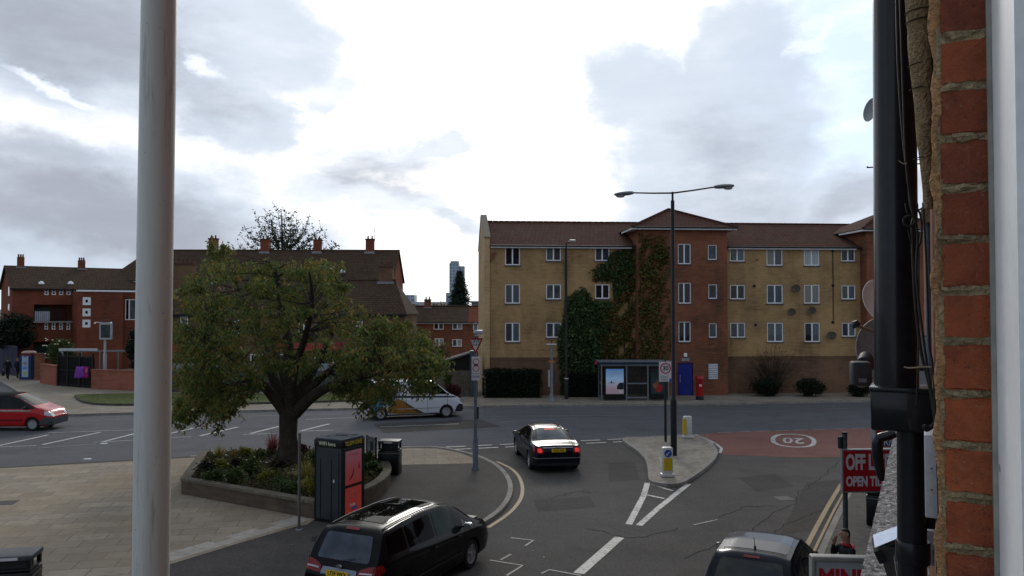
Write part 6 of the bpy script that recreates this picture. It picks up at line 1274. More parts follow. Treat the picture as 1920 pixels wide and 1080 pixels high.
# give way pole
b = G(891.5, 880, NP); T = empty('road_sign', tuple(b), 0, 'grey lamp post carrying the red bordered GIVE WAY triangle on the near corner', 'road sign'); Y = b.y; zz = lambda py: P(893, py, Y).z-NP
GAL = plain('mottled_galvanised', (.15, .175, .215), .5, .3, var=.55, scale=7)
MB().lathe([(.15, -.05), (.14, .06), (.105, .1), (.10, 1.05), (.075, 1.12), (.062, 1.2), (.055, zz(715)), (.05, zz(612))], 18).build('post', GAL, T, True, 50)
MB().bx(.035, .12, -.04, .05, zz(785), zz(762)).build('sensor_box', plain('dark_grey_box', (.04, .045, .05), .6), T)
lf = MB().box((.10, -.10, zz(622.5)), (.36, .20, .15), bevel=.05).build('sign_light', plain('pale_housing', (.40, .43, .44), .4), T, True); MB().box((.08, -.15, zz(629)), (.24, .10, .05), bevel=.01).build('lens', LENS, lf)
MB().tube([(0, 0, zz(612)), (0, 0, zz(606))], [.05, .09], 12).build('cap', M['galv'], T)
wT = 29.5*Y/1500; zt, zb_ = zz(633.5), zz(664.5); cz = (zt*2+zb_)/3
tri = lambda k, y: [(-wT/2*k, y, cz+(zt-cz)*k), (wT/2*k, y, cz+(zt-cz)*k), (0, y, cz+(zb_-cz)*k)]
def rtri(k, y): return [(p[0], y, p[1]) for p in round_poly([(q[0], q[2]) for q in tri(k, 0)], .05)]
pl = MB().poly(rtri(1, -.085)).build('sign_plate', plain('giveway_red', (.42, .02, .03), .4), T); md = pl.modifiers.new('s', 'SOLIDIFY'); md.thickness = .01; md.offset = 1
MB().poly(rtri(.70, -.094)).build('white_triangle', SIGNW, pl)
text('lettering', 'GIVE', .175, Matrix.Translation((0, -.0965, zz(639.6))) @ UPRIGHT, M['txt'], pl, .002, .95); text('lettering', 'WAY', .145, Matrix.Translation((0, -.0965, zz(646.4))) @ UPRIGHT, M['txt'], pl, .002, .92)
zc = (zz(669)+zz(713))/2; ps = MB().box((.02, -.07, zc), (16.5*Y/1500, .02, 44*Y/1500), bevel=.006).build('sign_plate', SIGNW, T); mb = MB(); w_ = 16.5*Y/1500
# one roundel stands in front of another
for cz_ in (zz(678.5), zz(690)): rounddisc(mb, w_*.38, -.0835, (.02, cz_), 30, w_*.30)
mb.build('red_ring', SIGNR, ps); text('numerals', '20', w_*.42, Matrix.Translation((.02, -.085, zz(684.2))) @ UPRIGHT, M['txt'], ps, .004, .9)
mb = MB(); mb.bx(.02-w_*.46, .02+w_*.46, -.0845, -.0815, zz(700.5), zz(700)); mb.build('dividing_line', M['txt'], ps); text('lettering', 'ZONE', w_*.30, Matrix.Translation((.02, -.0845, zz(706))) @ UPRIGHT, plain('grey_print', (.16, .17, .19), .5), ps, .002)
# bollards
def bollard(px, yb, yt, label, face, rz):
    b = G(px, yb, .12); Y = b.y; h = P(px, yt, Y).z-.12; w = .37; T = empty('traffic_bollard', tuple(b), rz, label, 'bollard', 'lit bollards on the island'); B1 = plain('bollard_white', (.58, .59, .58), .35, var=.15); B2 = plain('bollard_yellow', (.60, .42, .02), .35, var=.15)
    MB().box((0, 0, .06), (w+.1, .36, .12), bevel=.03).build('base', B1, T, True); mb = MB(); mb.box((0, 0, .1+(h-.1)/2), (w, .26, h-.1), bevel=.055); sh_ = mb.build('shell', B1, T, True)
    if face:
        MB().box((0, -.134, .14+(h*.30)), (w*.80, .012, h*.42), bevel=.004).build('yellow_panel', B2, T)
        mb = MB(); rounddisc(mb, w*.36, -.1335, (0, h*.80), 30); ds = mb.build('blue_disc', plain('sign_blue', (.02, .10, .36)), T); a = w*.2; mb = MB(); y = -.1365; cz = h*.80
        mb.poly([(a*.7, y, cz+a*.95), (a*.95, y, cz+a*.7), (-a*.25, y, cz-a*.5), (-a*.5, y, cz-a*.25)]); mb.poly([(-a*.95, y, cz-a*.95), (a*.15, y, cz-a*.95), (-a*.95, y, cz+a*.15)]); mb.build('white_arrow', SIGNW, ds)
    else:
        MB().bx(-w/2-.006, -w/2+.10, -.136, .136, .16, h-.12).build('yellow_panel', B2, T)
bollard(1251, 893.5, 838, 'white and yellow bollard with blue keep left arrow at the island tip', True, radians(4)); bollard(1289, 821, 780, 'plain white bollard with a yellow edge at the far side of the island', False, radians(8))
# bus shelter
def shelter():
    FRM = plain('shelter_frame', (.22, .24, .27), .45, .3, var=.15); b = G(1128, 751, ZP); T = empty('bus_shelter', tuple(b), radians(1.5), 'grey framed bus shelter with two backlit advert panels and a blue roof edge', 'bus shelter'); Y = b.y; W = G(1254, 751, ZP).x-b.x; h = P(1130, 678, Y).z-ZP; Dp = 1.3; k = Y/1500
    xs = [0, 47*k, 87*k, W]
    for x in xs: MB().bx(x-.04, x+.04, 0-.04, .04, 0, h-.25).build('post', FRM, T)
    for x in (0, W): MB().bx(x-.04, x+.04, Dp-.04, Dp+.04, 0, h-.25).build('post', FRM, T)
    mb = MB(); mb.bx(-.10, W+.15, -.05, .05, h-.28, h-.16); mb.bx(xs[1]+.04, xs[2]-.04, -.025, .025, .14, .22); mb.bx(xs[1]+.04, xs[2]-.04, -.03, .03, 1.05, 1.12); mb.bx(-.02, .02, .04, Dp-.04, .14, .20); mb.bx(-.02, .02, .04, Dp-.04, 1.05, 1.11); mb.bx(0, W, Dp-.02, Dp+.02, .9, .95); mb.build('frame', FRM, T)
    MB().bx(-.25, W+.25, -.18, Dp+.2, h-.155, h-.05).build('roof_edge', plain('shelter_blue', (.012, .03, .075), .4), T); MB().bx(-.20, W+.2, -.14, Dp+.15, h-.048, h+.03, .02).build('roof', plain('shelter_roof', (.16, .17, .18), .5), T)
    def clear(n, c, a):
        t = NT(n); t.col(c); t.rough(.05); t.b.inputs['Transmission Weight'].default_value = 1.0; t.b.inputs['IOR'].default_value = 1.05; return t.m
    GLS = plain('shelter_glass', (.02, .024, .022), .06)
    gg = NT('see_through_glass'); gg.col((.03, .035, .035)); gg.rough(.03); gg.b.inputs['Alpha'].default_value = .35; gls = gg.m
    MB().bx(xs[1]+.05, xs[2]-.05, -.006, .006, 1.13, h-.3).build('glass', gls, T); MB().bx(xs[1]+.05, xs[2]-.05, -.006, .006, .23, 1.04).build('glass', gls, T); MB().bx(-.006, .006, .05, Dp-.05, .21, 1.04).build('glass', gls, T); MB().bx(-.006, .006, .05, Dp-.05, 1.12, h-.3).build('glass', gls, T); MB().bx(.05, W-.05, Dp-.006, Dp+.006, .3, h-.35).build('glass', gls, T)
    MB().bx(xs[1], xs[2]+.3, Dp-.35, Dp-.1, .5, .55).build('bench', plain('red_bench', (.10, .015, .02), .5), T)
    def ad(x0, x1, kind):
        fr = MB().bx(x0, x1, -.09, .09, .10, h-.30, .01).build('advert_case', M['black'], T); a0, a1, z0, z1 = x0+.10, x1-.10, .42, h-.46
        t = NT('advert_'+kind); sp_ = t.new('ShaderNodeSeparateXYZ'); t.L.new(t.tc.outputs['Object'], sp_.inputs[0]); f = t.new('ShaderNodeMapRange'); t.L.new(sp_.outputs[2], f.inputs[0]); f.inputs[1].default_value = z0; f.inputs[2].default_value = z1; n_ = t.noise(2.2, 5, .6); ff = t.math('ADD', f.outputs[0], t.math('MULTIPLY', t.math('SUBTRACT', n_, .5), .22))
        c_ = t.ramp(ff, [(.0, (.26, .20, .24)), (.22, (.30, .22, .26)), (.48, (.30, .36, .46)), (.62, (.24, .38, .58)), (1, (.08, .20, .44))] if kind == 'sky' else [(0, (.010, .03, .035)), (.5, (.012, .035, .04)), (1, (.006, .012, .016))]); t.col(c_); t.rough(.15); t.b.inputs['Coat Weight'].default_value = .5
        t.L.new(c_, t.b.inputs['Emission Color']); t.b.inputs['Emission Strength'].default_value = .25 if kind == 'sky' else .1
        p = MB().bx(a0, a1, -.098, -.091, z0, z1).build('poster', t.m, fr); y = -.1; wa = a1-a0; ha = z1-z0
        if kind == 'sky':
            text('lettering', 'LET APRIL\nTAKE OFF', wa*.17, Matrix.Translation((a0+wa*.55, y, z0+ha*.83)) @ UPRIGHT, SIGNW, p, .0, .9)
            mb = MB(); cx, cz = a0+wa*.30, z0+ha*.45; mb.poly([(cx-.28, y, cz-.03), (cx+.30, y, cz-.02), (cx+.08, y, cz+.02), (cx, y, cz+.16), (cx-.03, y, cz+.02)]); mb.build('island_picture', plain('ink_blue', (.03, .05, .08), .5), p)
            mb = MB(); cx, cz = a0+wa*.80, z0+ha*.26; mb.poly([(cx-.20, y, cz-.12), (cx+.22, y, cz-.12), (cx+.22, y, cz+.32), (cx-.05, y, cz+.30), (cx-.20, y, cz+.10)]); mb.build('dark_figure', plain('ink_dark', (.015, .02, .03), .5), p); MB().bx(a0+wa*.72, a1-.04, y-.004, y-.001, z0+.06, z0+.24).build('white_label', SIGNW, p)
        else:
            for nm, cx, cz, rx, rz_, cc in [('red_shape', .50, .22, .26, .20, (.35, .03, .03)), ('pink_shape', .28, .33, .15, .13, (.30, .11, .07)), ('orange_shape', .42, .44, .12, .12, (.20, .07, .03))]:
                mb = MB(); mb.poly([(a0+wa*cx+wa*rx*cos(q)*(1+.15*sin(3*q)), y-(.003 if nm == 'pink_shape' else (.001 if nm == 'red_shape' else -.0005)), z0+ha*cz+ha*rz_*sin(q)*.8) for q in np.linspace(0, 2*pi, 22)[:-1]]); mb.build(nm, plain(nm, cc, .4, var=.4, scale=5), p)
    ad(2.5*k+.08, 44*k, 'sky'); ad(xs[2]+.08, W-.06, 'fruit')
    rd_ = MB().bx(-.42, -.28, -.06, .06, h-.16, h-.0).build('stop_flag', plain('flag_red', (.45, .03, .03), .4), T); MB().bx(-.28, 0, -.02, .02, h-.1, h-.06).build('flag_arm', M['galv'], T)
shelter()
# pillar box
b = G(1312, 749.5, ZP); T = empty('post_box', tuple(b), 0, 'round red pillar box with black base beside the blue door', 'post box'); h = P(0, 704, b.y).z-ZP; PB = plain('post_box_red', (.36, .012, .012), .3, var=.15, coat=.5)
MB().lathe([(.25, 0), (.25, .22), (.235, .25)], 24).build('base', M['black'], T, True, 50); MB().lathe([(.23, .25), (.23, h-.3), (.24, h-.26), (.285, h-.24), (.29, h-.12), (.26, h-.04), (.15, h)], 24).build('body', PB, T, True, 45)
MB().box((0, -.235, h-.42), (.22, .02, .05)).build('slot', M['black'], T); MB().box((0, -.232, h-.62), (.16, .012, .14)).build('plate', SIGNW, T); mb = MB(); mb.bx(-.15, .15, -.236, -.22, .45, h-.80); mb.build('door', PB, T)
# grey traffic pole with orange band, black lamp behind it
b = G(1034.5, 752, ZP); T = empty('traffic_pole', tuple(b), 0, 'grey pole with orange band and short white cross arm on the far pavement', 'pole'); Y = b.y; zz = lambda py: P(1034, py, Y).z-ZP
MB().lathe([(.24, 0), (.22, .05), (.12, .35), (.09, .5), (.085, zz(646))], 16).build('post', M['galv'], T, True, 50); MB().lathe([(.10, zz(680)), (.10, zz(677))], 16).build('band', plain('orange_band', (.55, .18, .02), .5), T)
MB().bx(-.33, .30, -.04, .04, zz(646), zz(644.5)).build('cross_arm', M['upvc'], T); MB().lathe([(.05, zz(644)), (.05, zz(637))], 10).build('finial', plain('dull_red', (.2, .04, .03), .6), T); MB().bx(-.22, -.12, -.05, .05, zz(725), zz(694)).build('control_box', plain('pale_housing', (.40, .43, .44)), T); MB().bx(.12, .20, -.04, .04, zz(720), zz(695)).build('side_plate', plain('dark_grey_box', (.04, .045, .05)), T); MB().box((0.0, -.06, zz(677.8)), (.42, .06, .09)).build('beacon', plain('orange_band', (.55, .18, .02)), T)
b = G(1062, 748, ZP); T = empty('street_lamp', tuple(b), 0, 'slim black street lamp with white lantern against the front of the flats', 'street lamp'); Y = b.y; zz = lambda py: P(1062, py, Y).z-ZP
MB().lathe([(.13, 0), (.13, zz(708)), (.08, zz(706)), (.07, zz(560)), (.055, zz(458)), (.05, zz(455))], 14).build('column', plain('lamp_column_dark', (.020, .019, .022), .5), T, True, 50); MB().lathe([(.135, zz(710.5)), (.135, zz(708.5))], 14).build('reflective_band', SIGNW, T)
MB().tube([(0, 0, zz(456)), (.15, -.1, zz(454)), (.30, -.15, zz(454))], .035, 8).build('arm', M['black'], T); MB().box((.40, -.2, zz(452)), (.42, .26, .14), bevel=.05).build('lantern', plain('pale_housing', (.40, .43, .44)), T, True)
# bins
def bin_(loc, w, d, h, rz, label, name='litter_bin', band=True, emblem=None):
    T = empty(name, tuple(loc), rz, label, 'bin'); MB().box((0, 0, h*.36), (w, d, h*.72), bevel=.03).build('body', M['black'], T, True); MB().box((0, 0, h*.74+.02), (w*.96, d*.96, .03)).build('lip', M['plastic'], T)
    for sx in (-1, 1):
        for sy in (-1, 1): MB().bx(sx*(w/2-.05)-.035, sx*(w/2-.05)+.035, sy*(d/2-.05)-.035, sy*(d/2-.05)+.035, h*.74, h*.92).build('post', M['black'], T)
    MB().box((0, 0, h*.955), (w*1.03, d*1.03, h*.09), bevel=.025).build('lid', plain('bin_lid', (.07, .075, .08), .5, .3, var=.3), T, True)
    MB().box((0, -.02, h*.83), (w*.7, d*.6, h*.16)).build('inner_liner', plain('bin_liner', (.03, .03, .032), .7), T)
    if band: MB().box((0, 0, h*.64), (w+.01, d+.01, .02)).build('band', plain('grey_band', (.16, .165, .15), .5), T)
    MB().box((0, -d/2*1.03-.001, h*.955), (w*.4, .012, h*.045)).build('label_plate', SIGNW if not emblem else emblem, T); return T
b = G(731, 888, NP); bin_(b, .74, .55, 1.20, radians(-6), 'black double litter bin on the corner paving behind the planter')
b = P(22, 1080, 15.6); T = bin_((b.x, 15.7, NP), .78, .62, 1.16, radians(12), 'large black litter bin with grey lid at the bottom left corner'); text('lettering', 'LITTER', .11, Matrix.Translation((0, -.315, .62)) @ UPRIGHT, plain('grey_print', (.16, .17, .19)), T)
b = G(912, 741, ZP); bin_(b, .55, .5, 1.25, 0, 'black litter bin with white notice in front of the hedge')
b = G(1648, 984, NP); bin_((fac(24.2, 1.15, NP)), .6, .6, 1.15, radians(-27), 'black bin with a yellow emblem behind the red off licence sign', emblem=plain('yellow_emblem', (.30, .27, .03), .5))
# noticeboard and thin post
b = G(700, 893, PZ); T = empty('notice_board', (G(688, 868, PZ-.1).x, G(688, 868, PZ-.1).y, PZ-.1), radians(-50), 'small perspex notice board on black posts at the curved end of the planter', 'sign'); h = 1.0
for x in (0, .62): MB().bx(x-.03, x+.03, -.02, .02, 0, h).build('post', M['black'], T)
MB().bx(.035, .585, -.01, .01, .42, h-.04).build('panel', plain('perspex', (.22, .23, .23), .1, var=.5, scale=5, coat=.6), T); MB().bx(.25, .45, -.016, -.012, .5, .8).build('notice', M['plastic'], T)
b = G(560.5, 993, NP); T = empty('metal_post', tuple(b), 0, 'thin plain galvanised post standing alone in front of the planter', 'post'); h = P(561, 812, b.y).z-NP; MB().lathe([(.038, 0), (.038, h), (.03, h+.005)], 14).build('shaft', plain('dull_post', (.14, .135, .125), .6, .2, var=.3), T, True, 50); MB().lathe([(.10, 0), (.095, .012), (.045, .02)], 14).build('base_plate', M['galv'], T)
MB().bx(-.05, .02, -.045, -.038, P(0, 905, b.y).z-NP, P(0, 901, b.y).z-NP).build('clip', M['galv'], T)
# phone kiosk
def kiosk():
    a = G(640, 984, NP); l_ = G(593, 975, NP); ang = atan2(l_.y-a.y, l_.x-a.x)-pi; T = empty('phone_kiosk', (a.x, a.y, NP), radians(-27), 'dark grey phone kiosk with a red poster on its right side next to the planter', 'phone box'); w, d = .92, .95; h = 2.28
    KB = plain('kiosk_grey', (.030, .040, .048), .4, var=.2, coat=.3); KK = plain('kiosk_black', (.008, .008, .009), .4)
    MB().bx(-w, 0, 0, d, 0, h-.22).build('body', KB, T); MB().bx(-w-.03, .03, -.03, d+.03, h-.218, h-.02, .02).build('header', KK, T, True); MB().bx(-w-.01, .01, -.01, d+.01, h-.018, h+.03, .02).build('roof', plain('kiosk_roof', (.085, .10, .115), .5, var=.3), T)
    for (x, y, L_) in [(-.5, .6, .34), (-.72, .3, .12), (-.2, .8, .14)]: MB().box((x, y, h+.036), (L_, .06, .01), rz=.3).build('roof_stain', KK, T)
    dr = MB().bx(-w+.16, -.10, -.018, -.001, .10, h-.34).build('door', KB, T); mb = MB()
    for x in (-w+.20, -.34): mb.bx(x-.008, x+.008, -.03, -.019, .10, h-.55)
    mb.build('door_groove', KK, dr); MB().bx(-.27, -.22, -.035, -.019, 1.12, 1.2).build('handle', SIGNW, dr); MB().bx(-w-.01, .012, -.012, d+.012, 0.0, .09).build('plinth', KK, T)
    for x, y in ((-.012, -.012), (-.012, d-.03), (-w-.02, -.012)): MB().bx(x, x+.045, y, y+.045, .09, h-.22).build('corner_post', KK, T)
    text('lettering', 'WiFi here', .15, Matrix.Translation((-w/2-.02, -.033, h-.12)) @ UPRIGHT, plain('lit_cream', (.55, .58, .40), .5), T, .003, .95)  # header letters in plain cream, side header in plain yellow
    R90 = Matrix.Rotation(pi/2, 4, 'Z'); text('lettering', 'TELEPHONE', .155, Matrix.Translation((.033, d/2, h-.12)) @ R90 @ UPRIGHT, plain('lit_yellow', (.50, .38, .03), .5), T, .004, .88)
    t = NT('red_poster'); sp_ = t.new('ShaderNodeSeparateXYZ'); t.L.new(t.tc.outputs['Object'], sp_.inputs[0]); f = t.new('ShaderNodeMapRange'); t.L.new(sp_.outputs[2], f.inputs[0]); f.inputs[1].default_value = .2; f.inputs[2].default_value = h-.3; c_ = t.ramp(f.outputs[0], [(0, (.50, .05, .035)), (.45, (.42, .045, .035)), (.7, (.36, .07, .08)), (1, (.34, .12, .17))]); t.col(c_); t.rough(.2); t.L.new(c_, t.b.inputs['Emission Color']); t.b.inputs['Emission Strength'].default_value = .12; t.b.inputs['Coat Weight'].default_value = .4
    fr = MB().bx(.001, .03, .03, d-.02, .12, h-.26).build('poster_case', KK, T)
    up_ = MB().bx(.031, .036, .12, d-.12, 1.03, h-.32).build('poster', t.m, fr); lo_ = MB().bx(.031, .036, .12, d-.12, .22, .95).build('poster', t.m, fr); DR = plain('poster_dark_red', (.20, .01, .012), .4)
    mb = MB(); cv_ = [(.25, 1.12), (.42, 1.22), (.50, 1.38), (.50, 1.58), (.47, 1.40), (.38, 1.27)]; mb.poly([(.038, y, z_) for y, z_ in cv_]); mb.poly([(.038, y, z_) for y, z_ in [(.68, 1.42), (.72, 1.40), (.75, 1.47), (.71, 1.60)]]); mb.build('chilli_picture', DR, up_)
    PK_ = plain('poster_pink', (.48, .20, .22), .4)
    text('lettering', 'PAYPHONE', .085, Matrix.Translation((.038, d/2, 1.85)) @ R90 @ UPRIGHT, PK_, up_, 0, .9)
    for i_, (t_, z_) in enumerate((('text us now', .82), ('and claim yours', .74), ('this week', .66))): text('lettering', t_, .065, Matrix.Translation((.038, d/2, z_)) @ R90 @ UPRIGHT, PK_, lo_, 0, .9)
    text('lettering', 'hello', .12, Matrix.Translation((.038, d/2-.03, .46)) @ R90 @ UPRIGHT, SIGNW, lo_, .003); mb = MB(); mb.poly([(.038, y, z_) for y, z_ in [(.36, .32), (.56, .32), (.56, .28), (.66, .36), (.56, .44), (.56, .40), (.36, .40)]]); mb.build('arrow_logo', plain('logo_purple', (.16, .10, .30), .4), lo_)
kiosk()
# kiosk at the far left: blue box with cream dome and pale blue poster
b = G(47, 712, ZP); T = empty('phone_kiosk', (b.x, b.y, ZP), radians(-4), 'blue advertising kiosk with a cream and red domed top at the far left', 'phone box'); Y = b.y; h = P(47, 659, Y).z-ZP; w = 23*Y/1500
KBL = plain('kiosk_blue', (.012, .03, .10), .4); MB().bx(-w/2, w/2, 0, .9, 0, h-.32).build('body', KBL, T); MB().lathe([(w*.52, h-.18), (w*.56, h-.12), (w*.50, h-.03), (w*.30, h+.03), (.02, h+.04)], 24, (0, .45, 0)).build('dome', plain('cream_dome', (.36, .24, .19), .5), T, True); MB().bx(-w*.44, w*.44, .05, .85, h-.32, h-.19).build('neck', plain('kiosk_red', (.20, .01, .02), .5), T)
pp = MB().bx(-w*.27, w*.27, -.03, -.002, .22, h-.36).build('poster', plain('pale_blue_poster', (.30, .42, .55), .3, var=.15), T)
for nm, z0, z1, cc in [('orange_patch', .56, .72, (.30, .20, .16)), ('blue_patch', .36, .50, (.12, .25, .55)), ('yellow_patch', .10, .26, (.35, .45, .10)), ('red_patch', .93, .99, (.25, .05, .09))]:
    mb = MB(); H_ = h-.58; mb.poly([(w*.17*cos(q)*(1.4 if nm == 'blue_patch' else 1), -.034, .22+H_*(z0+z1)/2+H_*(z1-z0)/2*sin(q)) for q in np.linspace(0, 2*pi, 18)[:-1]]); mb.build(nm, plain(nm, cc, .4), pp)
# pub sign
b = P(196, 720, 60.2); T = empty('pub_sign', (b.x, 60.2, ZP), 0, 'white posted pub sign with a dark picture board behind the pink wall', 'sign'); Y = 60.2; zz = lambda py: P(196, py, Y).z-ZP; k = Y/1500
MB().lathe([(.13, 0), (.13, zz(664)), (.09, zz(662)), (.085, zz(637))], 12).build('post', plain('worn_white_post', (.36, .38, .40), .5, var=.3), T, True, 50)
MB().bx(-10*k, 13*k, -.08, .08, zz(636.5), zz(605)).build('frame', plain('worn_white_post', (.36, .38, .40)), T); MB().bx(-7*k, 10*k, -.10, -.081, zz(633), zz(609)).build('picture_board', plain('dark_picture', (.03, .045, .042), .3, var=.8, scale=2), T)
MB().bx(-9*k, 12*k, -.09, .09, zz(604.5), zz(599)).build('top_board', plain('dull_maroon', (.12, .04, .04), .5), T)
for sx in (-14*k, 16*k): MB().tube([(0, -.1, zz(606)), (sx, -.3, zz(604)), (sx, -.45, zz(606))], [.02, .02, .07], 8).build('spot_lamp', M['upvc'], T)
# ================================================================ PEOPLE
SKIN = plain('skin', (.36, .20, .14), .6, var=.1); HAIR = plain('dark_hair', (.012, .010, .009), .7)
def person(loc, rz, label, top, legs, shoe, pose, scale=1.0, hair=HAIR, collar=None):
    """one skinned body; joints (metres, local +Y = facing) given in pose"""
    J = dict(pelvis=(0, 0, .95), chest=(0, 0, 1.28), neck=(0, .01, 1.48), headb=(0, .02, 1.56), head=(0, .04, 1.66), headt=(0, .02, 1.76), hipL=(-.09, 0, .92), hipR=(.09, 0, .92), kneeL=(-.10, .02, .50), kneeR=(.10, .02, .50), ankL=(-.10, 0, .09), ankR=(.10, 0, .09), toeL=(-.12, .17, .03), toeR=(.12, .17, .03),
             shL=(-.17, 0, 1.42), shR=(.17, 0, 1.42), elL=(-.23, -.02, 1.13), elR=(.23, -.02, 1.13), wrL=(-.24, .06, .88), wrR=(.24, .06, .88), haL=(-.24, .09, .80), haR=(.24, .09, .80)); J.update(pose)
    R = dict(pelvis=.145, chest=.165, neck=.062, headb=.075, head=.100, headt=.070, hipL=.095, hipR=.095, kneeL=.064, kneeR=.064, ankL=.046, ankR=.046, toeL=.035, toeR=.035, shL=.075, shR=.075, elL=.050, elR=.050, wrL=.033, wrR=.033, haL=.036, haR=.036)
    E = [('pelvis', 'chest'), ('chest', 'neck'), ('neck', 'headb'), ('headb', 'head'), ('head', 'headt'), ('pelvis', 'hipL'), ('pelvis', 'hipR'), ('hipL', 'kneeL'), ('kneeL', 'ankL'), ('ankL', 'toeL'), ('hipR', 'kneeR'), ('kneeR', 'ankR'), ('ankR', 'toeR'), ('chest', 'shL'), ('shL', 'elL'), ('elL', 'wrL'), ('wrL', 'haL'), ('chest', 'shR'), ('shR', 'elR'), ('elR', 'wrR'), ('wrR', 'haR')]
    names = list(J); idx = {n: i for i, n in enumerate(names)}; me = bpy.data.meshes.new('body'); V = [Vector(J[n]) for n in names]; Ed = [(idx[a], idx[b]) for a, b in E]; Rd = [R[n] for n in names]
    for side_ in 'LR':                                   # fingers and thumb leave the palm
        hpos = Vector(J['ha'+side_]); wp = Vector(J['wr'+side_]); d = (hpos-wp).normalized(); sd = d.cross(Vector((1, 0, 0)) if abs(d.x) < .8 else Vector((0, 1, 0))).normalized(); up_ = sd.cross(d)
        for k, (o_, l_) in enumerate([(-.027, .060), (-.009, .072), (.009, .068), (.027, .052), (.040, .045)]):
            bse = hpos+sd*o_+d*(.02 if k < 4 else -.02); tip1 = bse+d*l_*.55+(sd*.02 if k == 4 else Vector((0, 0, 0))); tip2 = tip1+d*l_*.35+up_*.02
            n0 = len(V); V += [bse, tip1, tip2]; Rd += [.010, .009, .007]; Ed += [(idx['ha'+side_], n0), (n0, n0+1), (n0+1, n0+2)]
    me.from_pydata([v*scale for v in V], Ed, []); o = bpy.data.objects.new('person', me); COL.objects.link(o); md = o.modifiers.new('skin', 'SKIN'); md.use_smooth_shade = True
    for i, r in enumerate(Rd): me.skin_vertices[0].data[i].radius = (r*scale, r*scale*(.72 if i < len(names) and names[i] in ('pelvis', 'chest') else 1))
    me.skin_vertices[0].data[0].use_root = True; s2 = o.modifiers.new('s', 'SUBSURF'); s2.levels = 2; s2.render_levels = 2; dg = bpy.context.evaluated_depsgraph_get(); dg.update()
    m2 = bpy.data.meshes.new_from_object(o.evaluated_get(dg)); bpy.data.objects.remove(o); m2.materials.clear()
    for mt in (SKIN, top, legs, shoe, hair): m2.materials.append(mt)
    segs = [(Vector(J[a])*scale, Vector(J[b])*scale, a, b) for a, b in E]; hd = Vector(J['head'])*scale; fw = Vector(pose.get('face', (0, 1, 0)))
    for p in m2.polygons:
        c_ = p.center; best = min(segs, key=lambda s_: (c_-(s_[0]+(s_[1]-s_[0])*max(0, min(1, (c_-s_[0]).dot(s_[1]-s_[0])/((s_[1]-s_[0]).length_squared+1e-9))))).length); nm = best[2]+best[3]
        if 'head' in best[3] or best[3] == 'headb': f_ = (c_-hd).dot(fw)/scale; h_ = (c_.z-hd.z)/scale; k = 4 if (f_ < -.01 and h_ > -.05) or (h_ > .04 and f_ < .055) or h_ > .07 else 0
        elif 'ha' in best[3][:2] and best[3][:2] == 'ha': k = 0
        elif best[3].startswith('toe') or (best[3].startswith('ank') and c_.z < .10*scale): k = 3
        elif any(q in best[3] for q in ('knee', 'ank', 'hip')) or (best[2] == 'pelvis' and c_.z < .95*scale): k = 2
        else: k = 1
        p.material_index = k; p.use_smooth = True
    T = bpy.data.objects.new('person', m2); COL.objects.link(T); T.location = loc; T.rotation_euler = (0, 0, rz); tag(T, label, 'person')
    side_v = Vector((0, 0, 1)).cross(fw); face = lambda f, s_, z_: hd+(fw*f+side_v*s_+Vector((0, 0, z_)))*scale
    MB().tube([face(.085, 0, .02), face(.118, 0, -.022), face(.10, 0, -.03)], [.008, .016, .010], 8).build('nose', SKIN, T, True)
    for s_ in (-1, 1):
        mb = MB(); mb.lathe([(.001, -.006), (.006, -.004), (.009, 0), (.006, .004), (.001, .006)], 10, tuple(face(.081, s_*.032, .018))); mb.build('eye', plain('eye_dark', (.03, .02, .018), .3), T, True)
        MB().tube([face(-.005, s_*.098, .03), face(0, s_*.112, 0), face(-.005, s_*.098, -.03)], [.012, .018, .010], 8).build('ear', SKIN, T, True)
    MB().tube([face(.088, -.028, -.055), face(.097, 0, -.053), face(.088, .028, -.055)], .007, 6).build('mouth', plain('lips', (.20, .07, .06), .5), T)
    if collar: 
        ck = Vector(J['neck'])*scale; mb = MB(); mb.tube([ck+Vector((cos(q)*.085, sin(q)*.075-.005, -.02+.015*sin(q)))*scale for q in np.linspace(0, 2*pi, 17)], .022*scale, 8); mb.build('collar', collar, T, True)
    return T
JKT = plain('black_jacket', (.012, .012, .014), .75, var=.4, scale=9); JNS = plain('dark_jeans', (.012, .022, .05), .8); SHOE = plain('dark_shoe', (.015, .015, .015), .6)
mpz = P(1588, 1004, 15.0)
man = person((mpz.x, 15.0, NP), radians(95), 'man in a black jacket with a red collar stripe smoking on the shop pavement', JKT, JNS, SHOE, dict(shR=(.17, .03, 1.42), elR=(.24, .16, 1.22), wrR=(.10, .20, 1.46), haR=(.05, .20, 1.545), shL=(-.17, 0, 1.42), elL=(-.24, .04, 1.14), wrL=(-.17, .20, 1.02), haL=(-.14, .27, 1.0), chest=(0, -.01, 1.26)), 1.03, HAIR, plain('red_collar', (.40, .012, .03), .7))
mb = MB(); mb.add([tuple(v) for v in [(-.20, -.095, 1.50), (.20, -.095, 1.50), (.19, -.150, 1.40), (-.19, -.150, 1.40)]], [(0, 1, 2, 3)])
mb = MB(); mb.tube([(-.205, .0, 1.480), (-.14, -.055, 1.505), (0, -.085, 1.505), (.14, -.055, 1.505), (.205, .0, 1.480)], [.016, .022, .024, .022, .016], 8); mb.build('red_shoulder_stripe', plain('red_collar', (.40, .012, .03)), man, True)
MB().tube([(.03, .16, 1.615), (.02, .23, 1.62)], .005, 6).build('cigarette', SIGNW, man)
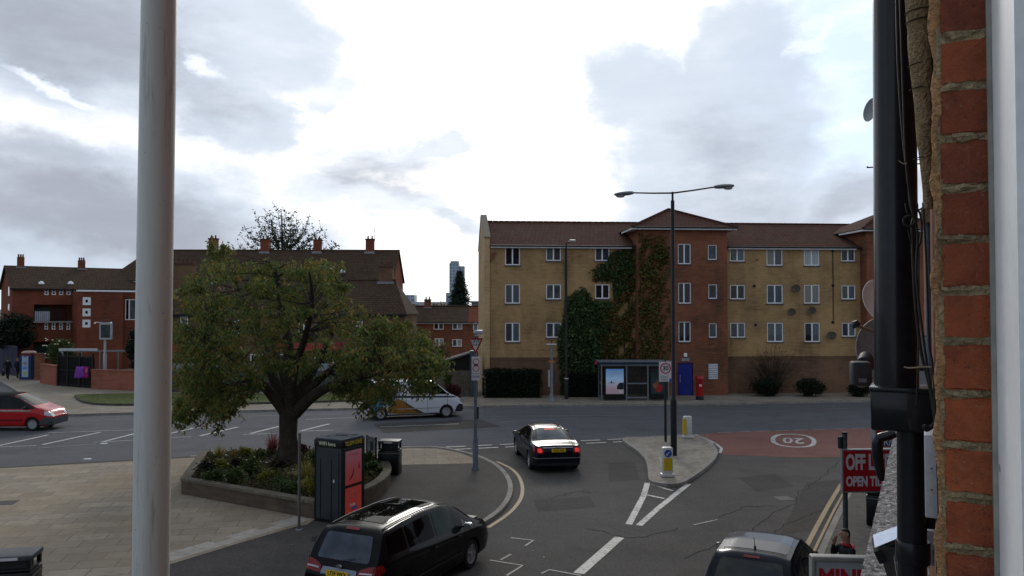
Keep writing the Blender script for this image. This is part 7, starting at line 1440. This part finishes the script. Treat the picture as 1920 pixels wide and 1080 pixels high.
wp_ = G(14, 712, ZP); person((wp_.x, wp_.y, ZP), radians(20), 'person in dark clothes walking with a bag at the far left edge', plain('black_coat', (.006, .006, .008), .8), plain('black_trousers', (.006, .006, .007), .8), SHOE, dict(kneeL=(-.09, .18, .52), ankL=(-.09, .28, .12), toeL=(-.10, .43, .10), kneeR=(.09, -.02, .50), ankR=(.09, -.22, .12), toeR=(.10, -.09, .03), elL=(-.25, -.12, 1.15), wrL=(-.26, -.10, .90), haL=(-.26, -.10, .82)), 1.02)
bgp = Vector((wp_.x-.3, wp_.y-.1, ZP+.5)); T = empty('shoulder_bag', tuple(bgp), 0, 'dark bag hanging from the hand of the left hand walker', 'bag'); MB().box((0, 0, 0), (.10, .28, .34), bevel=.03).build('body', M['black'], T, True); MB().tube([(0, -.08, .16), (0, -.05, .30), (0, .05, .30), (0, .08, .16)], .012, 6).build('handle', M['black'], T)
wp_ = G(28, 710, ZP); person((wp_.x, wp_.y+.3, ZP), radians(-10), 'person in dark clothes walking beside the blue kiosk', plain('charcoal_coat', (.012, .012, .016), .8), plain('black_trousers', (.006, .006, .007)), SHOE, dict(kneeL=(-.09, .12, .51), ankL=(-.09, .15, .10), toeL=(-.10, .31, .05), kneeR=(.09, .0, .50), ankR=(.09, -.14, .10), toeR=(.10, .0, .03)), .98, plain('grey_hair', (.12, .11, .10), .8))
wp_ = G(163, 726, ZP); pu = person((wp_.x, wp_.y-.25, ZP), radians(5), 'person in blue jeans holding up a purple and pink cloth by the black gates', plain('purple_top', (.20, .05, .30), .8), JNS, SHOE, dict(chest=(0, .12, 1.18), neck=(0, .26, 1.34), headb=(0, .32, 1.38), head=(0, .38, 1.42), headt=(0, .42, 1.47), shL=(-.2, .2, 1.30), shR=(.2, .2, 1.30), elL=(-.38, .25, 1.20), wrL=(-.55, .2, 1.05), haL=(-.6, .2, .98), elR=(.3, .05, 1.2), wrR=(.3, -.1, 1.35), haR=(.28, -.14, 1.4)), 1.0)
T = empty('cloth', (wp_.x, wp_.y-.55, ZP+.75), radians(3), 'purple and pink cloth held out in front of a person by the black gates', 'cloth'); k = wp_.y/1500
def drape(name, x0, x1, mat):
    mb = MB(); n = 10; m_ = 6; V = []
    for j in range(m_):
        t = j/(m_-1)
        for i in range(n): s_ = i/(n-1); x = x0+(x1-x0)*s_-(.16*(1-t) if x0 < -.3 and s_ < .3 else 0); V.append((x, .03*sin(s_*9+t*2)+.02*sin(t*7), t*.84-.03*sin(s_*4)))
    mb.add(V, [(j*n+i, j*n+i+1, (j+1)*n+i+1, (j+1)*n+i) for j in range(m_-1) for i in range(n-1)]); o = mb.build(name, mat, T, True, 60); md = o.modifiers.new('s', 'SOLIDIFY'); md.thickness = .008
drape('purple_half', -.52, .05, plain('purple_cloth', (.22, .05, .36), .7, var=.25)); drape('pink_half', .055, .50, plain('pink_cloth', (.33, .015, .14), .7, var=.25)); MB().bx(.16, .34, -.055, -.045, .40, .68).build('pale_emblem', plain('pale_pink', (.45, .12, .18), .6), T)
# ================================================================ OUR OWN BUILDING, SEEN FROM ITS WINDOW
ANG = atan2(FD.x, FD.y)                                   # facade runs this far clockwise of straight ahead
HB = empty('shop_building', (0, 0, 0), -ANG, 'red brick building with the white framed window the photo is taken from', 'building')
# in this frame +Y runs along the facade away from us, -X points out over the street; the wall face is at x = W0
W0 = 0.019; T0 = 1.38
MORT = plain('smeared_mortar', (.37, .29, .17), .95, var=.5, scale=14, bump=.9); MORT2 = plain('tan_mortar_edge', (.46, .26, .12), .95, var=.45, scale=18, bump=.9)
FB_ = brick('own_wall_brick', (.20, .07, .04), (.15, .05, .03), (.22, .17, .10), .3)
mb = MB(); X1 = W0+.30
mb.bx(W0+.003, X1, T0, 30, 4.95, 8.3); mb.bx(W0+.003, X1, -6, 30, 3.75, 4.949); mb.bx(W0+.003, X1, -6, 30, 7.25+1.05, 13.2); mb.bx(W0+.003, X1, -6, -.6, 4.95, 8.3); mb.bx(W0+.003, X1, -.599, T0-.001, 7.3, 8.3); mb.build('wall', FB_, HB)
mb = MB(); mb.bx(W0-.05, X1, -6, 30, 0, .5); k = -6
while k < 30: mb.bx(W0-.05, X1, k, k+.4, .5, 3.1); k += 4.5
mb.build('shop_front_pier', plain('dark_shopfront', (.03, .03, .033), .5), HB); MB().bx(W0+.1, W0+.14, -6, 30, .5, 3.1).build('shop_window', glass('shop_glass', (.02, .022, .025)), HB)
MB().bx(W0+.30, W0+6, 29.5, 30, 0, 13.2).build('end_wall', FB_, HB); MB().bx(W0-.1, W0+6.2, -6, 30.1, 13.2, 13.35).build('roof', TD, HB)
# brick return of the window opening: real courses set in rough mortar
zc = 6.0; MB().bx(W0+.002, W0+.078, T0-.012, T0+.1, 5.0, 7.3).build('mortar_bed', MORT, HB)
bm = bmesh.new(); z = 5.006; k = 0
mor0 = P(0, 178, 1.24).z                                  # one mortar joint seen in the photo fixes the coursing
z = mor0-16*.0765
while z < 7.2:
    h = .066+random.uniform(-.0015, .0015); bb = bmesh.ops.create_cube(bm, size=1)['verts']; w = .080
    for v in bb: v.co = Vector((W0+.0065+random.uniform(0, .0008)+(v.co.x+.5)*w, T0-.014+random.uniform(-.0012, .0012)+(v.co.y+.5)*.05, z+.005+(v.co.z+.5)*h+v.co.x*random.uniform(-.0006, .0006)))
    z += .0765
bmesh.ops.bevel(bm, geom=bm.edges[:], offset=.0022, segments=2, affect='EDGES'); bmesh.ops.subdivide_edges(bm, edges=[e for e in bm.edges if e.calc_length() > .02], cuts=5, use_grid_fill=True)
for v in bm.verts: v.co += Vector((random.gauss(0, .0003), random.gauss(0, .0006), random.gauss(0, .0008)))
me = bpy.data.meshes.new('bricks'); bm.to_mesh(me); bm.free()
t = NT('near_brick'); sp_ = t.new('ShaderNodeSeparateXYZ'); t.L.new(t.tc.outputs['Object'], sp_.inputs[0]); row = t.math('FLOOR', t.math('DIVIDE', t.math('SUBTRACT', sp_.outputs[2], mor0), .0765)); wn = t.new('ShaderNodeTexWhiteNoise', noise_dimensions='1D'); t.L.new(row, wn.inputs['W'])
n1 = t.noise(26, 6, .7); n2 = t.noise(300, 2, .7); n3 = t.noise(60, 5, .7); base_ = t.ramp(wn.outputs[0], [(0, (.25, .060, .025)), (.5, (.40, .095, .032)), (1, (.52, .135, .042))])
c_ = t.mix(t.ramp(n1, [(.35, 0.0), (.7, .6)]), base_, (.13, .036, .024)); c_ = t.mix(t.ramp(n3, [(.56, 0.0), (.68, .7)]), c_, (.36, .15, .08)); n4 = t.noise(9, 7, .75); c_ = t.mix(t.ramp(n4, [(.54, 0.0), (.70, .6)]), c_, (.09, .03, .022)); n5 = t.noise(110, 4, .8); c_ = t.mix(t.ramp(n5, [(.30, .8), (.40, 0.0)]), c_, (.05, .018, .014)); vz_ = t.new('ShaderNodeTexVoronoi'); vz_.inputs['Scale'].default_value = 38; t.L.new(t.tc.outputs['Object'], vz_.inputs['Vector']); c_ = t.mix(t.ramp(vz_.outputs['Distance'], [(.04, .55), (.07, 0.0)]), c_, (.42, .30, .24)); t.col(c_); t.rough(.85); t.bump(t.math('ADD', n2, t.math('MULTIPLY', n5, 1.5)), .7, .004)
link_mesh('brickwork', me, t.m, HB, True, 50)
# lumpy mortar smeared round the outer corner and over the joints
mb = MB(); zs = np.linspace(5.0, 7.3, 240); mb.tube([(W0+.0035+.0022*sin(q*31)+.0015*sin(q*83), T0-.004, q) for q in zs], [.0075+.0020*sin(q*47)+.0018*random.random() for q in zs], 10); mb.build('mortar_edge', MORT2, HB, True)
mb = MB(); q = mor0-16*.0765
while q < 7.2:
    for _ in range(3):
        x0 = W0+random.uniform(.0, .03); x1 = x0+random.uniform(.015, .05); zz_ = q+random.uniform(-.002, .003)
        mb.tube([(x0, T0-.0125, zz_+random.uniform(-.003, .003)), ((x0+x1)/2, T0-.0135, zz_), (min(x1, W0+.075), T0-.0125, zz_+random.uniform(-.002, .002))], [.0040, .0048, .0018], 7, wob=.25)
    q += .0765
mb.build('mortar_relief', MORT, HB, True)
# white window frame
WF = plain('near_white_frame', (.86, .89, .89), .35, var=.08, scale=8)
fr = MB().bx(W0+.0745, W0+.15, T0-.34, T0+.03, 5.0, 7.29).build('window_frame', WF, HB); MB().bx(W0+.068, W0+.0743, T0-.03, T0-.010, 5.0, 7.29).build('sealant', plain('sealant', (.33, .33, .29), .8), fr)
mb = MB(); mb.box((W0+.0738, T0-.060, 5.93-.155), (.0008, .010, .006), rx=.5); mb.build('scuff', plain('scuff_grey', (.28, .30, .32), .7), fr); MB().bx(W0+.0, W0+.20, -.6, T0-.02, 4.9505, 4.985).build('window_sill', WF, HB); MB().bx(W0+.0745, W0+.15, -.6, T0-.345, 7.22, 7.29).build('window_head', WF, HB)
# beige rough edge above: old cement-covered flue strapped to the wall
LMP = plain('lumpy_render', (.40, .29, .16), .95, var=.4, scale=22, bump=.9)
zs = np.linspace(6.19, 9.1, 110); T = empty('cement_pipe', (0, 0, 0), -ANG, 'lumpy beige cement coated pipe fixed to the wall between black downpipe and brick edge', 'pipe')
mb = MB(); mb.tube([(W0-.008-.012*min(1, max(0, (q-6.20)/.35)), 1.72, q) for q in zs], [(.008+.016*min(1, max(0, (q-6.19)/.38)))*(1+.07*sin(q*41)+.06*random.random()) for q in zs], 12); mb.build('shaft', LMP, T, True)
for py in (30, 48, 128, 172, 300): q = P(0, py, 1.55).z; f_ = min(1, max(0, (q-6.19)/.38)); MB().tube([(W0-.020+(.0085+.0165*f_)*cos(a), 1.72+(.0085+.0165*f_)*sin(a), q+.002*cos(a)) for a in np.linspace(0, 2*pi, 16)], .0010, 5).build('band', plain('dark_crack', (.03, .025, .018), .9), T)
def H(t, s, z): return Vector((W0-s, t, z))               # along, out, up in the building's frame
def HP(px, py, t):
    """the point on our building's frontage line at distance t along, seen at that place"""
    s0, s1 = -0.5, 3.0
    for _ in range(40):
        m_ = (s0+s1)/2; w = FD*t+FN*(m_-WALLX*-1 if False else m_); pxx = 960+1500*w.x/w.y
        if pxx > px: s0 = m_
        else: s1 = m_
    w = FD*t+FN*s0; return Vector((-s0, t, P(px, py, w.y).z))
def holder(name, label, cat, group=None): return empty(name, (0, 0, 0), -ANG, label, cat, group)
# black downpipe, with hopper box
T = holder('downpipe', 'thick black downpipe with a square box joint running down beside the window', 'pipe'); BP = plain('black_pipe', (.012, .014, .018), .28, var=.35, scale=3, coat=.2)
a = HP(1681, 500, 2.25); R0 = 39.0*(a.y*.889)/1500
top_ = [HP(1684, 0, 2.25), HP(1681.5, 300, 2.25), HP(1679, 700, 2.25)]; top_[0] = top_[1]+(top_[1]-top_[2])*9
MB().tube([top_[0], top_[1], top_[2], HP(1679, 735, 2.25)], [R0*.98, R0*.98, R0*1.0, R0*1.0], 28).build('upper_pipe', BP, T, True, 50)
hb = HP(1695, 767, 2.25); hw = 116*2.0/1500; MB().box(tuple(hb), (hw, .12, 76*2.0/1500), bevel=.006).build('hopper', BP, T, True); MB().box((hb.x, hb.y, hb.z+.052), (hw*1.03, .13, .012), bevel=.003).build('hopper_rim', BP, T, True)
lo = [HP(1706, 800, 2.25), HP(1705, 950, 2.25), HP(1704, 1075, 2.25)]; R1 = 25.5*2.0/1500; q_ = Vector((lo[2].x, lo[2].y, 3.9)); MB().tube([lo[0], lo[1], lo[2], q_], R1, 24).build('lower_pipe', BP, T, True, 50)
for py in (1040,): p = HP(1706, py, 2.25); MB().lathe([(R1*1.12, -.02), (R1*1.18, -.015), (R1*1.18, .03), (R1*1.12, .035)], 24, tuple(p)).build('collar', BP, T, True, 50)
MB().box(tuple(HP(1720, 975, 2.3)+Vector((.02, 0, 0))), (.06, .04, .03)).build('bracket', M['black'], T)
# cables hanging beside the pipe
T = holder('cable_bundle', 'tangle of thin brown black cables looped beside the black downpipe', 'cable'); CBL = plain('cable_black', (.022, .019, .016), .6, var=.4, scale=8)
def cable(pts, r=.0022, mat=CBL, t=1.95): MB().tube(smooth_pts([HP(x, y, t+i*.0) for i, (x, y) in enumerate(pts)], 6), r, 7, cap=True).build('cable', mat, T, True)
cable([(1688, -40), (1690, 120), (1697, 250), (1706, 330), (1716, 400), (1712, 430), (1716, 560), (1726, 660), (1740, 720), (1751, 800), (1752, 900), (1752, 1090)], .0034, t=1.9)
cable([(1694, -40), (1698, 150), (1702, 300), (1712, 390), (1722, 440), (1719, 520), (1731, 640), (1742, 720), (1753, 800), (1754, 900), (1755, 1090)], .0026, t=1.88); cable([(1700, 380), (1705, 402), (1718, 404), (1722, 385), (1716, 370)], .0024, t=1.92)
cable([(1697, 410), (1703, 406), (1716, 406), (1719, 416), (1708, 424), (1698, 420), (1697, 410)], .0030, t=1.86); cable([(1712, 380), (1726, 398), (1730, 430), (1724, 462), (1712, 458), (1704, 430)], .0022, t=1.9); cable([(1706, 360), (1712, 396), (1735, 388)], .0018, t=1.9)
cable([(1688, 301), (1697, 307), (1704, 306)], .0012, plain('pale_twine', (.35, .30, .22), .8), t=1.85); cable([(1693, 688), (1705, 690), (1732, 688), (1750, 689)], .0016, plain('pale_twine', (.35, .30, .22)), t=1.85); cable([(1724, 440), (1722, 600), (1716, 760)], .0018, t=2.0)
cable([(1733, 380), (1738, 500), (1741, 640), (1748, 700), (1754, 900), (1755, 1080)], .0022, t=1.8)
cable([(1738, 802), (1730, 800), (1734, 806), (1744, 800), (1752, 790)], .004, M['black'], t=1.7)
# grey conduit and small things further along
T = holder('conduit', 'thin blue grey conduit running up the wall beyond the cables', 'pipe'); p0, p1 = HP(1741, 380, 2.9), HP(1743, 1060, 2.9); MB().tube([Vector((p0.x, p0.y, 9.0)), p0, p1], 5.5*2.6/1500, 12).build('pipe', plain('blue_grey_conduit', (.10, .14, .17), .5), T, True, 50)
pp_ = HP(1738, 404, 2.88); MB().box(tuple(pp_), (.03, .02, .05), bevel=.004).build('clip', LMP, T)
T = holder('wall_box', 'white box panel on the wall right of the lower downpipe', 'box'); a, b2 = HP(1731, 812, 1.9), HP(1753, 960, 1.9); k_ = 1.71/1500
MB().box(((a.x+b2.x)/2, 1.9, (a.z+b2.z)/2), (22*k_, .10, 148*k_), bevel=.003).build('body', plain('white_box', (.50, .52, .54), .5, var=.15, scale=12), T, True)
for py in (880, 920): p = HP(1742, py, 1.84); MB().box((p.x, 1.847, p.z), (.003, .004, .002)).build('fixing', M['black'], T)
T = holder('meter_cover', 'black cover box below the white box beside the downpipe', 'box'); p = HP(1744, 990, 3.0); MB().box(tuple(p), (.06, .2, .09), bevel=.006).build('body', M['black'], T, True); p2 = HP(1739, 1012, 2.8); MB().box(tuple(p2), (.022, .02, .06), bevel=.003).build('latch', plain('grey_latch', (.22, .22, .26), .4), T)
# satellite dishes
def dish(t, px, py, r, label, mat, face_az=-35, el=15, arm=True):
    c = HP(px, py, t); T = empty('satellite_dish', (0, 0, 0), 0, label, 'satellite dish', 'satellite dishes on our building'); wpos = FD*t+FN*(-c.x); T.location = (wpos.x, wpos.y, c.z)
    d_ = MB().lathe([(.03, 0), (r*.5, -.018*r/.3), (r*.85, -.055*r/.3), (r, -.08*r/.3), (r*1.01, -.075*r/.3), (r*.86, -.045*r/.3), (r*.5, -.008), (.03, .012)], 40, axis='Y', sx=.92).build('reflector', mat, T, True); d_.rotation_euler = (radians(-el), 0, radians(face_az))
    wl = FN*-(-c.x+W0); MB().tube([(0, .02, 0), (0, .12, -.04), Vector((0, .14, -.08))+wl*.4, Vector((0, .14, -.10))+wl*1.02], .018, 8).build('bracket', M['galv'], T)
    if arm:
        ar = MB().tube([(0, -.02, -r*.9), (0, -r*1.1, -r*.25), (0, -r*1.5, .0)], .010, 8).build('feed_arm', M['galv'], T, True); ar.rotation_euler = (0, 0, radians(face_az)); ln = MB().tube([(0, -r*1.5, -.01), (0, -r*1.35, .03)], [.025, .032], 12).build('receiver', M['plastic'], ar, True)
    return T
WD_ = plain('white_dish', (.80, .82, .82), .45, var=.08); GD_ = plain('grey_dish', (.25, .27, .28), .5, var=.15)
dish(10.5, 1652, 571, .30, 'white satellite dish half hidden behind the black downpipe', WD_, 10, 25, False); dish(22, 1641, 207, .30, 'small high satellite dish on a bracket far up our frontage', GD_, -78, 10, False)
T = holder('aerial_spike', 'short dark prong sticking out high up beyond the downpipe', 'aerial'); a_ = HP(1645, 313, 16); MB().tube([Vector((W0+.01, 16, a_.z)), a_, HP(1632, 314, 16), HP(1628, 313, 16)], [.012, .012, .012, .02], 6).build('rod', M['black'], T)
gd = dish(6.5, 1668, 672, .30, 'grey satellite dish low beside the downpipe', GD_, 0, 25, False)
T2 = HP(1641, 623, 6.0); mb = MB(); MBt = holder('dish_arm', 'pale arm with a dark receiver reaching left above the grey dish', 'receiver arm'); a_ = HP(1660, 629, 6.4); MB().tube([Vector((W0+.01, 6.5, a_.z)), a_, HP(1640, 622, 6.2), HP(1606, 611, 6.0)], .011, 8).build('arm', plain('pale_arm', (.30, .29, .27), .5), MBt, True); MB().tube([HP(1607, 613, 6.0), HP(1602, 606, 6.0), HP(1598, 607, 6.0)], [.028, .03, .018], 10).build('receiver', M['plastic'], MBt, True)
HPB = plain('dark_grey_box', (.04, .045, .05)); T = holder('flood_lamp', 'dark grey square lamp box with a cable loop left of the downpipe', 'lamp'); c = HP(1612, 700, 4.2); k_ = 3.9/1500
b_ = MB().box((0, 0, 0), (34*k_, .09, 44*k_), bevel=.012).build('housing', HPB, T, True); b_.location = c; b_.rotation_euler = (0, 0, radians(15)); b3 = MB().box((0, -.047, -.030), (14*k_, .004, 7*k_)).build('label_plate', plain('grey_print', (.16, .17, .19)), b_)
a_ = HP(1642, 690, 4.5); MB().tube([HP(1618, 680, 4.3), HP(1622, 672, 4.35), HP(1628, 680, 4.4), a_, Vector((W0+.01, 4.6, a_.z))], [.03, .035, .03, .014, .014], 12).build('knuckle', HPB, T, True); MB().tube(smooth_pts([HP(1600, 714, 4.2), HP(1608, 724, 4.2), HP(1624, 722, 4.2), HP(1636, 706, 4.25), HP(1646, 700, 4.3)], 5), .005, 8).build('cable', plain('beige_cable', (.25, .22, .17), .6), T, True)
# shop canopy ledge with rough grey top
CAN = NT('grey_flashing'); m1 = CAN.new('ShaderNodeMapping'); CAN.L.new(CAN.tc.outputs['Object'], m1.inputs[0]); m1.inputs['Scale'].default_value = (2.4, 3.6, 4); nA = CAN.noise(4.5, 8, .78, m1.outputs[0]); nB = CAN.noise(14, 5, .8, m1.outputs[0])
CAN.col(CAN.ramp(CAN.math('ADD', CAN.math('MULTIPLY', nA, .65), CAN.math('MULTIPLY', nB, .35)), [(.43, (.015, .015, .017)), (.485, (.09, .09, .095)), (.53, (.22, .22, .23)), (.59, (.62, .62, .64))])); CAN.rough(.7); CAN.bump(nA, .9, .04)
T = holder('shop_canopy', 'projecting shop front ledge with rough speckled grey flashing running below the window', 'canopy'); zt = 3.82; sW = .50
bm = bmesh.new(); nx, ny = 14, 420; V = [[bm.verts.new((W0-.0-sW*i/nx, 3.0+19*j/ny, zt+.05*(1-i/nx)+random.gauss(0, .006)+.012*sin(j*.9+i*2.1)*sin(j*.37))) for i in range(nx+1)] for j in range(ny+1)]
for j in range(ny):
    for i in range(nx): bm.faces.new((V[j][i], V[j][i+1], V[j+1][i+1], V[j+1][i]))
bmesh.ops.recalc_face_normals(bm, faces=bm.faces[:]); me = bpy.data.meshes.new('flashing'); bm.to_mesh(me); bm.free(); link_mesh('flashing', me, CAN.m, T, True)
MB().bx(W0-sW+.02, W0-.055, 3.0, 22, 3.12, zt-.03).build('fascia_board', plain('dark_fascia', (.04, .035, .035), .5), T); MB().bx(W0-sW-.005, W0-sW+.018, 3.0, 22, zt-.12, zt-.035).build('edge_trim', M['galv'], T)
# sloping floodlight whose glass mirrors the sky
T = holder('shop_floodlight', 'black floodlight with its glass reflecting the bright sky below the downpipe', 'lamp'); cw_ = HP(1660, 1007, 3.3); RB_ = Matrix.Rotation(ANG, 3, 'Z'); nn_ = (RB_ @ Vector((-.62, -.25, .74))).normalized(); ax_ = (RB_ @ Vector((.97, -.25, .05))); ax_ = (ax_-nn_*ax_.dot(nn_)).normalized(); by_ = nn_.cross(ax_)
A_ = [cw_-ax_*.050+by_*.032, cw_+ax_*.075+by_*.028, cw_+ax_*.075-by_*.028, cw_-ax_*.056-by_*.032]
g_ = MB().poly(A_).build('glass', plain('mirror_glass', (.75, .80, .88), .06, .9, var=.1), T); md = g_.modifiers.new('s', 'SOLIDIFY'); md.thickness = .006
cc = sum(A_, Vector((0, 0, 0)))/4; mb = MB(); up_ = Vector((0, 0, .012)); O_ = [cc+(p-cc)*1.12 for p in A_]; mb.add([p-Vector((0, 0, .008)) for p in O_]+[p-Vector((-.02, 0, .05)) for p in O_], [(0, 1, 2, 3), (7, 6, 5, 4), (0, 4, 5, 1), (1, 5, 6, 2), (2, 6, 7, 3), (3, 7, 4, 0)]); mb.build('housing', M['black'], T)
mb = MB(); B_ = [HP(1638, 1022, 3.3), HP(1695, 1030, 3.1), HP(1700, 1095, 3.1), HP(1662, 1095, 3.3)]; mb.add([*B_, *[p+Vector((.03, .12, -.05)) for p in B_]], [(0, 1, 2, 3), (7, 6, 5, 4), (0, 4, 5, 1), (1, 5, 6, 2), (2, 6, 7, 3), (3, 7, 4, 0)]); mb.build('body', M['black'], T)
p = HP(1690, 1046, 2.7); p2 = HP(1697, 1090, 2.6); MB().tube([p, p2, p2+(p2-p)*3], .030, 16).build('arm_tube', plain('glossy_black', (.02, .026, .028), .15, coat=.5), T, True, 50)
p = HP(1683, 1046, 2.8); MB().lathe([(.002, -.006), (.006, 0), (.002, .006)], 8, tuple(p)).build('screw', plain('pale_twine', (.35, .30, .22)), T)
# black swan neck elbow hanging from the hopper
T = holder('overflow_elbow', 'dark tapering elbow spout left of the lower downpipe', 'pipe'); k_ = 3.2/1500
mb = MB(); mb.tube(smooth_pts([HP(1676, 812, 3.6), HP(1662, 817, 3.6), HP(1650, 820, 3.6), HP(1643, 826, 3.6), HP(1642, 850, 3.6), HP(1647, 885, 3.6), HP(1649, 902, 3.6)], 4), [float(r)*k_ for r in np.interp(np.linspace(0, 6, 25), range(7), [8, 9, 9, 10, 10.5, 8.5, 4])], 14); mb.build('spout', BP, T, True, 60); MB().tube([HP(1636, 792, 3.6), HP(1637, 812, 3.6), HP(1640, 822, 3.6)], [3*k_, 4*k_, 6*k_], 8).build('bracket', plain('grey_metal', (.34, .36, .38)), T, True)
# ---- projecting signs
def wsign(px0, px1, yt, yb, Y): a = P(px0, yt, Y); b = P(px1, yb, Y); return a, b
Y = 18.0; a, b = wsign(1577, 1692, 842, 923, Y); T = empty('off_licence_sign', (a.x, Y, NP), radians(2), 'red sign with white letters OFF LICENCE OPEN TILL LATE on a grey pole', 'sign'); W_ = b.x-a.x; z0, z1 = b.z-NP, a.z-NP; SR = plain('shop_sign_red', (.40, .012, .022), .4, var=.12)
bd = MB().bx(0, W_, -.05, .05, z0, z1).build('sign_frame', plain('grey_metal', (.34, .36, .38)), T); MB().bx(.03, W_-.03, -.056, -.051, z0+.03, z1-.03).build('sign_face', SR, bd)
text('lettering', 'OFF LICENCE', .42, Matrix.Translation((.07, -.058, z1-.30)) @ UPRIGHT @ Matrix.Diagonal((.60, 1.12, 1, 1)), SIGNW, bd, .016, 1.0)
text('lettering', 'OPEN TILL LATE', .27, Matrix.Translation((.07, -.058, z1-.72)) @ UPRIGHT @ Matrix.Diagonal((.70, 1.1, 1, 1)), SIGNW, bd, .011, 1.0)
for o in list(bd.children):
    if o.name.startswith('lettering'):
        co = [v.co.x for v in o.data.vertices]; o.data.transform(Matrix.Translation((.08-min(co), 0, 0)))
xp = P(1588, 830, Y).x-a.x; MB().lathe([(.055, 0), (.055, P(0, 815, Y).z-NP), (.06, P(0, 815, Y).z-NP+.001), (.06, P(0, 812.5, Y).z-NP)], 14, (xp, .11, 0)).build('pole', plain('dark_green_grey_pole', (.06, .075, .08), .5), T, True, 50); MB().lathe([(.055, P(0, 842, Y).z-NP), (.055, P(0, 820, Y).z-NP)], 12, (xp-.10, .11, 0)).build('pole_sleeve', plain('dark_green', (.02, .035, .03), .5), T, True, 50); MB().lathe([(.063, P(0, 815, Y).z-NP), (.06, P(0, 811.5, Y).z-NP)], 14, (xp, .11, 0)).build('cap', M['black'], T)
Y = 9.4; a = P(1519, 1040, Y); T = empty('projecting_sign', (a.x, Y, 0), radians(-6), 'white projecting shop sign with grey frame and red letters at the bottom edge', 'sign'); W_ = 1.0; z1 = a.z; z0 = z1-.62; FR_ = plain('sign_frame_beige', (.26, .255, .235), .5, var=.15)
bd = MB().bx(.035, W_, -.05, .05, z0, z1-.05).build('sign_box', plain('sign_white', (.62, .60, .62)), T); mb = MB(); mb.bx(0, .045, -.07, .07, z0-.02, z1-.02, .012); mb.bx(0, W_+.02, -.07, .07, z1-.06, z1, .018); mb.bx(0, W_+.02, -.07, .07, z0-.04, z0, .012); mb.build('sign_frame', FR_, T, True)
MB().bx(.045, W_, -.053, -.0505, z0, z1-.06).build('sign_face', plain('pale_grey_face', (.36, .38, .40), .4, var=.06), bd); LR_ = plain('sign_letter_red', (.42, .015, .03), .4)
for tx_, dz_ in (('MINI', .255), ('MART', .50)):
    o = text('lettering', tx_, .30, Matrix.Translation((.42, -.055, z1-dz_)) @ UPRIGHT @ Matrix.Diagonal((.78, .95, 1, 1)), LR_, bd, .012, 1.0); co = [v.co.x for v in o.data.vertices]; o.data.transform(Matrix.Translation((.085-min(co), 0, 0)))
MB().tube([(W_, 0, z1-.1), (W_+.5, 0, z1-.1)], .02, 8).build('bracket', M['galv'], T)
Y = 21.5; a, b = wsign(1634, 1674, 796, 838, Y); T = empty('shop_sign', (a.x, Y, a.z), radians(5), 'red and blue projecting shop sign reading URN beyond the off licence board', 'sign'); W_ = b.x-a.x; h_ = a.z-b.z
bd = MB().bx(0, W_, -.06, .06, -h_, 0).build('sign_frame', plain('grey_metal', (.34, .36, .38)), T); MB().bx(.04, W_-.02, -.066, -.061, -h_*.55, -.03).build('red_face', SR, bd); MB().bx(.02, W_-.02, -.066, -.061, -h_+.02, -h_*.57).build('blue_face', plain('shop_sign_blue', (.02, .03, .22), .4), bd); text('lettering', 'URN', .26, Matrix.Translation((W_*.66, -.068, -h_*.79)) @ UPRIGHT, SIGNW, bd, .004, .9)
MB().tube([(W_, 0, -.1), (W_+.35, 0, -.1)], .02, 8).build('bracket', M['galv'], T)
# ---- white painted pole at the left of the window view
Y = 3.35; a = P(287.5, 540, Y); r = 32.5*Y/1500*.985; T = empty('flagpole', (a.x, Y, NP), 0, 'thick white painted pole rising through the left of the view close to the window', 'pole')
t = NT('pole_white'); n1 = t.noise(2.0, 6, .7, t.obj((6, 6, .5))); n2 = t.noise(9, 5, .7, t.obj((4, 4, .25))); sp_ = t.noise(60, 3, .7)
c_ = t.mix(t.ramp(n1, [(.45, 0.0), (.75, .45)]), (.68, .73, .70), (.50, .48, .38)); c_ = t.mix(t.ramp(n2, [(.58, 0.0), (.68, .5)]), c_, (.30, .29, .26)); c_ = t.mix(t.ramp(sp_, [(.68, 0.0), (.73, .7)]), c_, (.12, .10, .08)); n7 = t.noise(3.5, 7, .8, t.obj((3, 3, .6))); c_ = t.mix(t.ramp(n7, [(.60, 0.0), (.66, .4)]), c_, (.33, .27, .19)); t.col(c_); t.rough(.45)
MB().tube([(0, 0, 0), (.004, 0, 5.9), (.016, 0, 8.2), (.020, 0, 10.4)], [r*1.03, r, r*.985, r*.95], 48).build('shaft', t.m, T, True, 60); MB().lathe([(r*1.5, 0), (r*1.45, .05), (r*1.1, .1)], 32).build('base_collar', M['galv'], T, True, 50); MB().lathe([(r*1.1, 10.4), (r*1.2, 10.5), (r*.8, 10.62), (.01, 10.68)], 24, (.02, 0, 0)).build('finial', M['upvc'], T, True)
# litter and leaves on the ground
mb = MB()
for _ in range(60):
    if random.random() < .5: x, y, z_ = random.uniform(0, 560), random.uniform(890, 1070), NP+.006
    else: x, y, z_ = random.uniform(700, 1500), random.uniform(900, 1060), NP+.007
    if z_ and x > 700: z_ = .0075 if x > 960 else NP+.006
    g = G(x, y, z_); a = random.uniform(0, 6); s_ = random.uniform(.02, .05); mb.add([g+Vector((cos(a+q)*s_*(1 if i % 2 else .6), sin(a+q)*s_*(1 if i % 2 else .6), random.uniform(.002, .012))) for i, q in enumerate((0, 1.57, 3.14, 4.71))], [(0, 1, 2, 3)])
tag(mb.build('fallen_leaves', AUT), kind='stuff')
